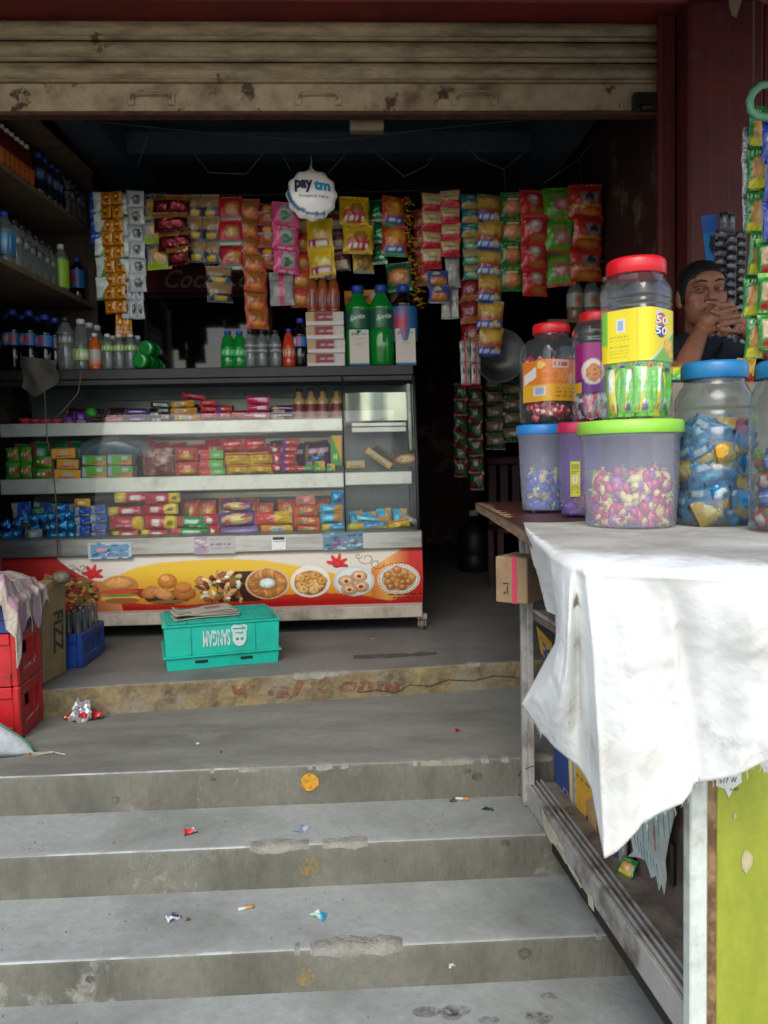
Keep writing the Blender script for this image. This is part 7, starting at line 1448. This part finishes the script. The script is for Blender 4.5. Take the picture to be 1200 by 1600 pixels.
# small blue crate with empty bottles
b0, b1 = pZ(130, 1044, 0), pZ(165, 1018, 0); dv = b1 - b0; an3 = math.atan2(dv.y, dv.x) - math.pi / 2; bl_ = dv.length; bh = pY(132, 990, b0.y).z
bw = .145; bb = b0 + Matrix.Rotation(an3, 3, 'Z') @ Vector((-bw, 0, 0))
cD = crate('bottle_crate', 'small dark blue crate of empty glass bottles beside the brown box', bb, an3, bw, bl_, bh, CRB)
mb = MB(); text(mb, 'pepsi', (bw - .009, bl_ * .35, bh * .12), (0, 1, 0), (0, 0, 1), bl_ * .3, bh * .13, .01); mb.obj('lettering', mat('crate_script', '9aa4b4', .6, fine=0), cD)
MB().box(bw - .0098, bw - .0092, .03, bl_ - .03, .05, bh - .045).obj('side_board', CRB, cD); MB().box(.03, bw - .03, .0092, .0098, .05, bh - .045).obj('side_board', CRB, cD)
i = 0
for r_ in range(4):
    for c_ in range(3):
        pos = xw((.03 + c_ * .043, .04 + r_ * (bl_ - .08) / 3, 0), bb, an3); o = MB().lathe([(.016, 0), (.019, .01), (.019, .12), (.011, .17), (.009, .225), (.011, .228), (.011, .235), (0, .236)], 14).obj('empty_bottle', clear('bottle_clear_glass', '9aa4a4', '7a8484', .25, .04, 1.5) if (i % 3) else BGL, loc=(pos.x, pos.y, .013)); tag(o, 'empty glass bottle standing in the small blue crate', 'bottle', 'empty bottles in the small blue crate'); i += 1
# turquoise crate, upside down, with newspapers
TQ = mat('turquoise_plastic', '0aa08c', .4, dirt='098576', dscale=5, damt=(.5, .8), fine=.04); TQD = mat('turquoise_top_grime', '0a8676', .5, dirt='245a50', dscale=7, damt=(.5, .68))
e0, e1 = pZ(262, 1050, 0), pZ(434, 1034, 0); dv = e1 - e0; an4 = math.atan2(dv.y, dv.x); W4 = dv.length; H4 = pY(340, 971, e0.lerp(e1, .45).y).z; D4 = .34
tq = thing('plastic_crate', 'turquoise plastic crate turned upside down before the display case', 'crate', e0, (0, 0, an4))
def frus(mb, x0, x1, y0, y1, z0, X0, X1, Y0, Y1, z1): mb.add([(x0, y0, z0), (x1, y0, z0), (x1, y1, z0), (x0, y1, z0), (X0, Y0, z1), (X1, Y0, z1), (X1, Y1, z1), (X0, Y1, z1)], [(0, 1, 5, 4), (1, 2, 6, 5), (2, 3, 7, 6), (3, 0, 4, 7), (4, 5, 6, 7), (3, 2, 1, 0)])
mb = MB(); zf = H4 * .27; frus(mb, .0, W4, 0, D4, .001, -.006, W4 + .006, -.006, D4 + .006, zf); mb.obj('skirt', TQ, tq)
mb = MB(); mb.box(-.018, W4 + .018, -.018, D4 + .018, zf + .0005, zf + .009, ch=.003); mb.obj('flange', TQ, tq)
mb = MB(); frus(mb, -.004, W4 + .004, -.004, D4 + .004, zf + .0095, -.010, W4 + .010, -.008, D4 + .008, H4 - .014); mb.obj('body', TQ, tq)
mb = MB(); mb.box(-.018, W4 + .018, -.016, D4 + .016, H4 - .0138, H4 - .004, ch=.003); mb.obj('lip', TQ, tq)
mb = MB()
for k in range(7): mb.box(.01 + k * (W4 - .03) / 6, .02 + k * (W4 - .03) / 6, .0, D4, H4 - .0038, H4 + .006, ch=.002)
mb.obj('top_ribs', TQD, tq)
mb = MB()
for k in range(9): y = .0 + k * (D4 - .01) / 8; mb.box(.0, W4, y, y + .008, H4 - .0038, H4 + .008, ch=.002)
mb.obj('top_ribs', TQD, tq)
for x in (.205, .785): mb = MB(); mb.box(W4 * x - .004, W4 * x + .004, -.0135, -.0078, zf + .012, H4 - .016, ch=.001); mb.obj('side_rib', TQ, tq)
for x in (.30, .71): MB().box(W4 * x - .028, W4 * x + .028, -.0088, -.0048, zf * .52, zf * .74, ch=.002).obj('slot', mat('black_slot', '0c0d0d', .9, fine=0), tq)
CWH = mat('white_crate_letters', 'a8b8b4', .6, dirt='5fa89c', dscale=25, damt=(.55, .65), fine=0)
fyy = lambda z: -.0045 - .004 * (z - zf) / (H4 - zf) - .0022
mb = MB(); xs = W4 * .565; zt = H4 * .83
text(mb, 'SANGAM', (0, 0, 0), (1, 0, 0), (0, 0, 1), W4 * .245, H4 * .36, .03, fn=lambda x, y: Vector((xs - x, fyy(zt - y) - .001, zt - y))); mb.obj('lettering', CWH, tq)
mb = MB(); cx_, cz_ = W4 * .65, H4 * .645; ol = [(-.046, .06), (-.03, .072), (0, .066), (.03, .072), (.046, .06), (.046, .035), (.040, .03), (.04, -.02), (.024, -.048), (0, -.058), (-.024, -.048), (-.04, -.02), (-.04, .03), (-.046, .035)]
k_ = H4 / .27; mb.prism([(x * k_, z * k_) for x, z in ol], (cx_, fyy(cz_) - .002, cz_), (1, 0, 0), (0, 0, 1), .001); sh_ = mb.obj('emblem', CWH, tq)
mb = MB(); y_ = fyy(cz_) - .0042; mb.box(cx_ - .03, cx_ + .03, y_, y_ + .001, cz_ + .045 * k_, cz_ + .052 * k_); mb.box(cx_ - .02, cx_ + .02, y_, y_ + .001, cz_ + .02 * k_, cz_ + .025 * k_); mb.box(cx_ - .016, cx_ - .004, y_, y_ + .001, cz_ - .02 * k_, cz_ - .004); mb.box(cx_ + .004, cx_ + .016, y_, y_ + .001, cz_ - .02 * k_, cz_ - .004); mb.obj('emblem_marks', TQD, sh_)
nw = thing('newspaper', 'folded newspapers lying on the turquoise crate', 'newspaper', xw((W4 * .08, .03, H4 + .009), e0, an4), (0, 0, an4 + R(7)))
NPM = vmat('newsprint', .8, .1, 20)
for k in range(5):
    cv = Canvas(60, 40, '9c978a'); 
    for v in np.arange(.06, .95, .055): cv.scrib(.04, .30, v, '6d6a62', .012, 7, k); cv.scrib(.36, .62, v, '6d6a62', .012, 7, k + 3); cv.scrib(.68, .96, v, '6d6a62', .012, 7, k + 5)
    cv.rect(.05, .5, .78, .9, '4a4844'); cv.rect(.55, .82, .4, .68, '8a5a62'); cv.rect(.1, .3, .2, .4, '6a6458')
    ww, dd = W4 * .60 - k * .006, .15; rr2 = rnd.uniform(-.05, .05)
    f = lambda u, v, k=k: Vector((ww * u + .012 * (k % 2) + rr2 * dd * v, dd * v + .006 * k * (u - .5), .004 + k * .0075 + .012 * (1 - u) ** 6 * (1 if k % 2 else -.2) + .006 * math.sin(u * 3 + k) * (1 - u) + .002 * math.sin(v * 5 + k)))
    s_o = MB().grid(f, 59, 20, cv).obj('sheet', NPM, nw); q = s_o.modifiers.new('t', 'SOLIDIFY'); q.thickness = .003; q.offset = -1
# ------------------------------------------------------------------ white sack, wrappers and litter
sp = pZ(0, 1176, Z1); SW = mat('white_woven_sack', 'aab0b2', .8, bump=.6, bscale=30, dirt='84888a', dscale=5)
sk_ = thing('woven_sack', 'white woven sack with green edge stripe at the lower left', 'sack', sp)
ends = pZ(56, 1180, Z1) - sp
def sackf(u, v):
    # u from far outside the frame to the tied mouth at the right, v around
    x = -.45 + (.45 + ends.x * .9) * u; r = .17 * (1 - u ** 2.4) ** .8 + .006; a = 2 * math.pi * v
    k = 1 + .12 * mn.noise(Vector((u * 6, math.cos(a) * 2, math.sin(a) * 2)))
    return Vector((x, -.02 + r * .75 * k * math.cos(a), max(.002, r * .52 + r * k * .62 * math.sin(a))))
mb = MB().grid(sackf, 40, 26); mb.obj('sack_body', SW, sk_)
GS = mat('green_stripe', '2f6a44', .7, fine=.05)
mb = MB().tube([sackf(u, .235) + Vector((0, -.0, .003)) for u in [.5 + .5 * i / 20 for i in range(21)]], .004, 6); mb.obj('edge_stripe', GS, sk_)
mb = MB(); mb.tube([ends * .9 + Vector((0, 0, .006)), ends * 1.0 + Vector((.02, .01, .004)), ends + Vector((.05, .02, .004)), ends + Vector((.085, .0, .003)), ends + Vector((.11, -.012, .003))], .003, 6); mb.tube([ends * .9 + Vector((0, 0, .004)), ends + Vector((.0, -.012, .004)), ends + Vector((.035, -.002, .006)), ends + Vector((.07, .014, .003))], .0025, 6); mb.obj('tie_string', mat('sack_string', '8f8a7c', .9), sk_)
fp_ = pZ(128, 1126, Z1); fw = thing('foil_wrapper', 'crumpled silver and red wrapper beside the yellow riser', 'wrapper', fp_)
mb = MB(); f = lambda u, v: Vector((.05 * (u - .5) * 2 * (1 - .45 * v), .05 * (v - .5) + .03 * mn.noise(Vector((u * 4, v * 4, 0))), max(.001, .075 * v ** .8 + .03 * mn.noise(Vector((u * 5, v * 5, 4))))))
mb.grid(f, 9, 8, smooth=False); mb.obj('silver_part', mat('crumpled_foil', 'a8aaac', .38, .6, fine=0), fw)
mb = MB(); mb.grid(lambda u, v: Vector((-.02 + .1 * u, -.02 + .05 * v + .02 * mn.noise(Vector((u * 4, v * 3, 8))), .004 + .035 * max(0, .5 + mn.noise(Vector((u * 5, v * 4, 2)))))), 12, 8, smooth=False); mb.grid(lambda u, v: Vector((-.075 + .07 * u, .0 + .05 * v, .003 + .02 * max(0, .4 + mn.noise(Vector((u * 4, v * 4, 6)))))), 8, 6, smooth=False); mb.obj('red_part', mat('red_wrapper', 'a01c1c', .3, fine=.1), fw)
def litter(px, py, z, w, l, rz, cols, label, name='wrapper_scrap', h=.006, cat='litter'):
    cv = Canvas(12, 12, cols[0])
    if len(cols) > 1: cv.diag(1, .6, .9, cols[1])
    if len(cols) > 2: cv.rect(.1, .5, .1, .4, cols[2])
    s = px * .37
    o = MB().grid(lambda u, v: Vector((w * (u - .5) * (1 - .4 * v), l * (v - .5), .001 + h * (.5 + mn.noise(Vector((u * 2.6 + s, v * 2.6, s)))) * (1 if 0 < u < 1 else .3))), 9, 9, cv, smooth=False).obj(name, vmat('scrap_print', .45), loc=pZ(px, py, z), rot=(0, 0, rz)); return tag(o, label, cat)
litter(297, 1301, Z2, .05, .04, .5, ['a8202c', 'c4c0bc'], 'red and white torn packet corner on the second step', h=.012)
litter(472, 1296, Z2, .05, .05, -.5, ['7f8a98', '98a2ac'], 'grey blue crumpled wrapper on the second step', h=.01)
litter(714, 1143, Z1, .025, .02, .2, ['a82c20'], 'small red crumpled bit on the landing', h=.014)
litter(708, 1252, Z2, .03, .02, .1, ['4a5058', '2a2e34'], 'dark scrap beside the cigarette end at the right of the second step')
litter(763, 1265, Z2, .045, .022, -.4, ['22262e', '3a4450'], 'black wrapper scrap at the right of the second step')
litter(270, 1435, Z3, .045, .035, .7, ['b8bcc4', '2a2c38'], 'white wrapper with dark edge on the third step', h=.009)
litter(498, 1431, Z3, .06, .035, -.6, ['b8d0d4', '1f8aa8', '6aa83a'], 'blue, white and green sachet on the third step', h=.006)
litter(583, 999, 0, .03, .02, .3, ['a88a68'], 'small tan scrap on the shop floor beside the crate')
litter(706, 1510, Z3, .02, .015, .2, ['b0aaa0'], 'tiny pale scrap near the edge of the third step')
litter(294, 1438, Z3, .016, .016, .1, ['5a4632'], 'brown crumb beside the white wrapper', h=.006)
litter(310, 1163, Z1, .02, .012, .1, ['a8aaa4'], 'tiny pale paper bit on the landing')
litter(345, 1216 - 40, Z1, .008, .008, .1, ['2a2622'], 'tiny dark speck on the landing')
for px, py, z, rz, lab in ((384, 1421, Z3, .3, 'cigarette end lying on the third step'), (722, 1250, Z2, -.2, 'cigarette end at the right of the second step'), (36, 1180, Z1, .15, 'cigarette end beside the white sack')):
    t = thing('cigarette_end', lab, 'cigarette end', pZ(px, py, z) + Vector((0, 0, .005)), (0, 0, rz)); MX = Matrix.Rotation(R(90), 4, 'Y')
    MB().lathe([(.0048, -.022), (.0048, .004)], 10, M=MX).obj('paper', mat('cigarette_paper', 'b8b4a8', .8), t); MB().lathe([(.0050, .004), (.0050, .024)], 10, M=MX).obj('filter', mat('cigarette_filter', 'a8743c', .8), t)
# grit and small stones scattered on the steps
mb = MB()
for k in range(220):
    z, y0, y1 = rnd.choice(((Z1, 2.72, 3.36), (Z2, 2.42, 2.65), (Z3, 2.1, 2.36), (Z4 + .002, 1.5, 2.04))); x = rnd.uniform(-1.2, .55); s = rnd.uniform(.0012, .0035) * (2 if k % 40 == 0 else 1)
    y = rnd.uniform(y0, y1); mb.add([(x - s, y - s * .7, z), (x + s, y - s, z), (x + s * .3, y + s, z), (x, y, z + s * 1.2)], [(0, 1, 3), (1, 2, 3), (2, 0, 3)])
mb.obj('grit', mat('grit', '5b554a', .95), kind='stuff')
mb = MB()
for k in range(9):
    c = pZ(rnd.uniform(640, 860), rnd.uniform(1555, 1598), Z4 + .004); s = rnd.uniform(.012, .04); n = 9
    mb.add([(c.x + s * (1 + .4 * mn.noise(Vector((k, j, 0)))) * math.cos(j * .7), c.y + s * .6 * math.sin(j * .7), c.z) for j in range(n)], [tuple(range(n))])
mb.obj('dirt_stains', worn('dark_stain', '3c352b', .40, .75, 45, amt=.7), kind='stuff')
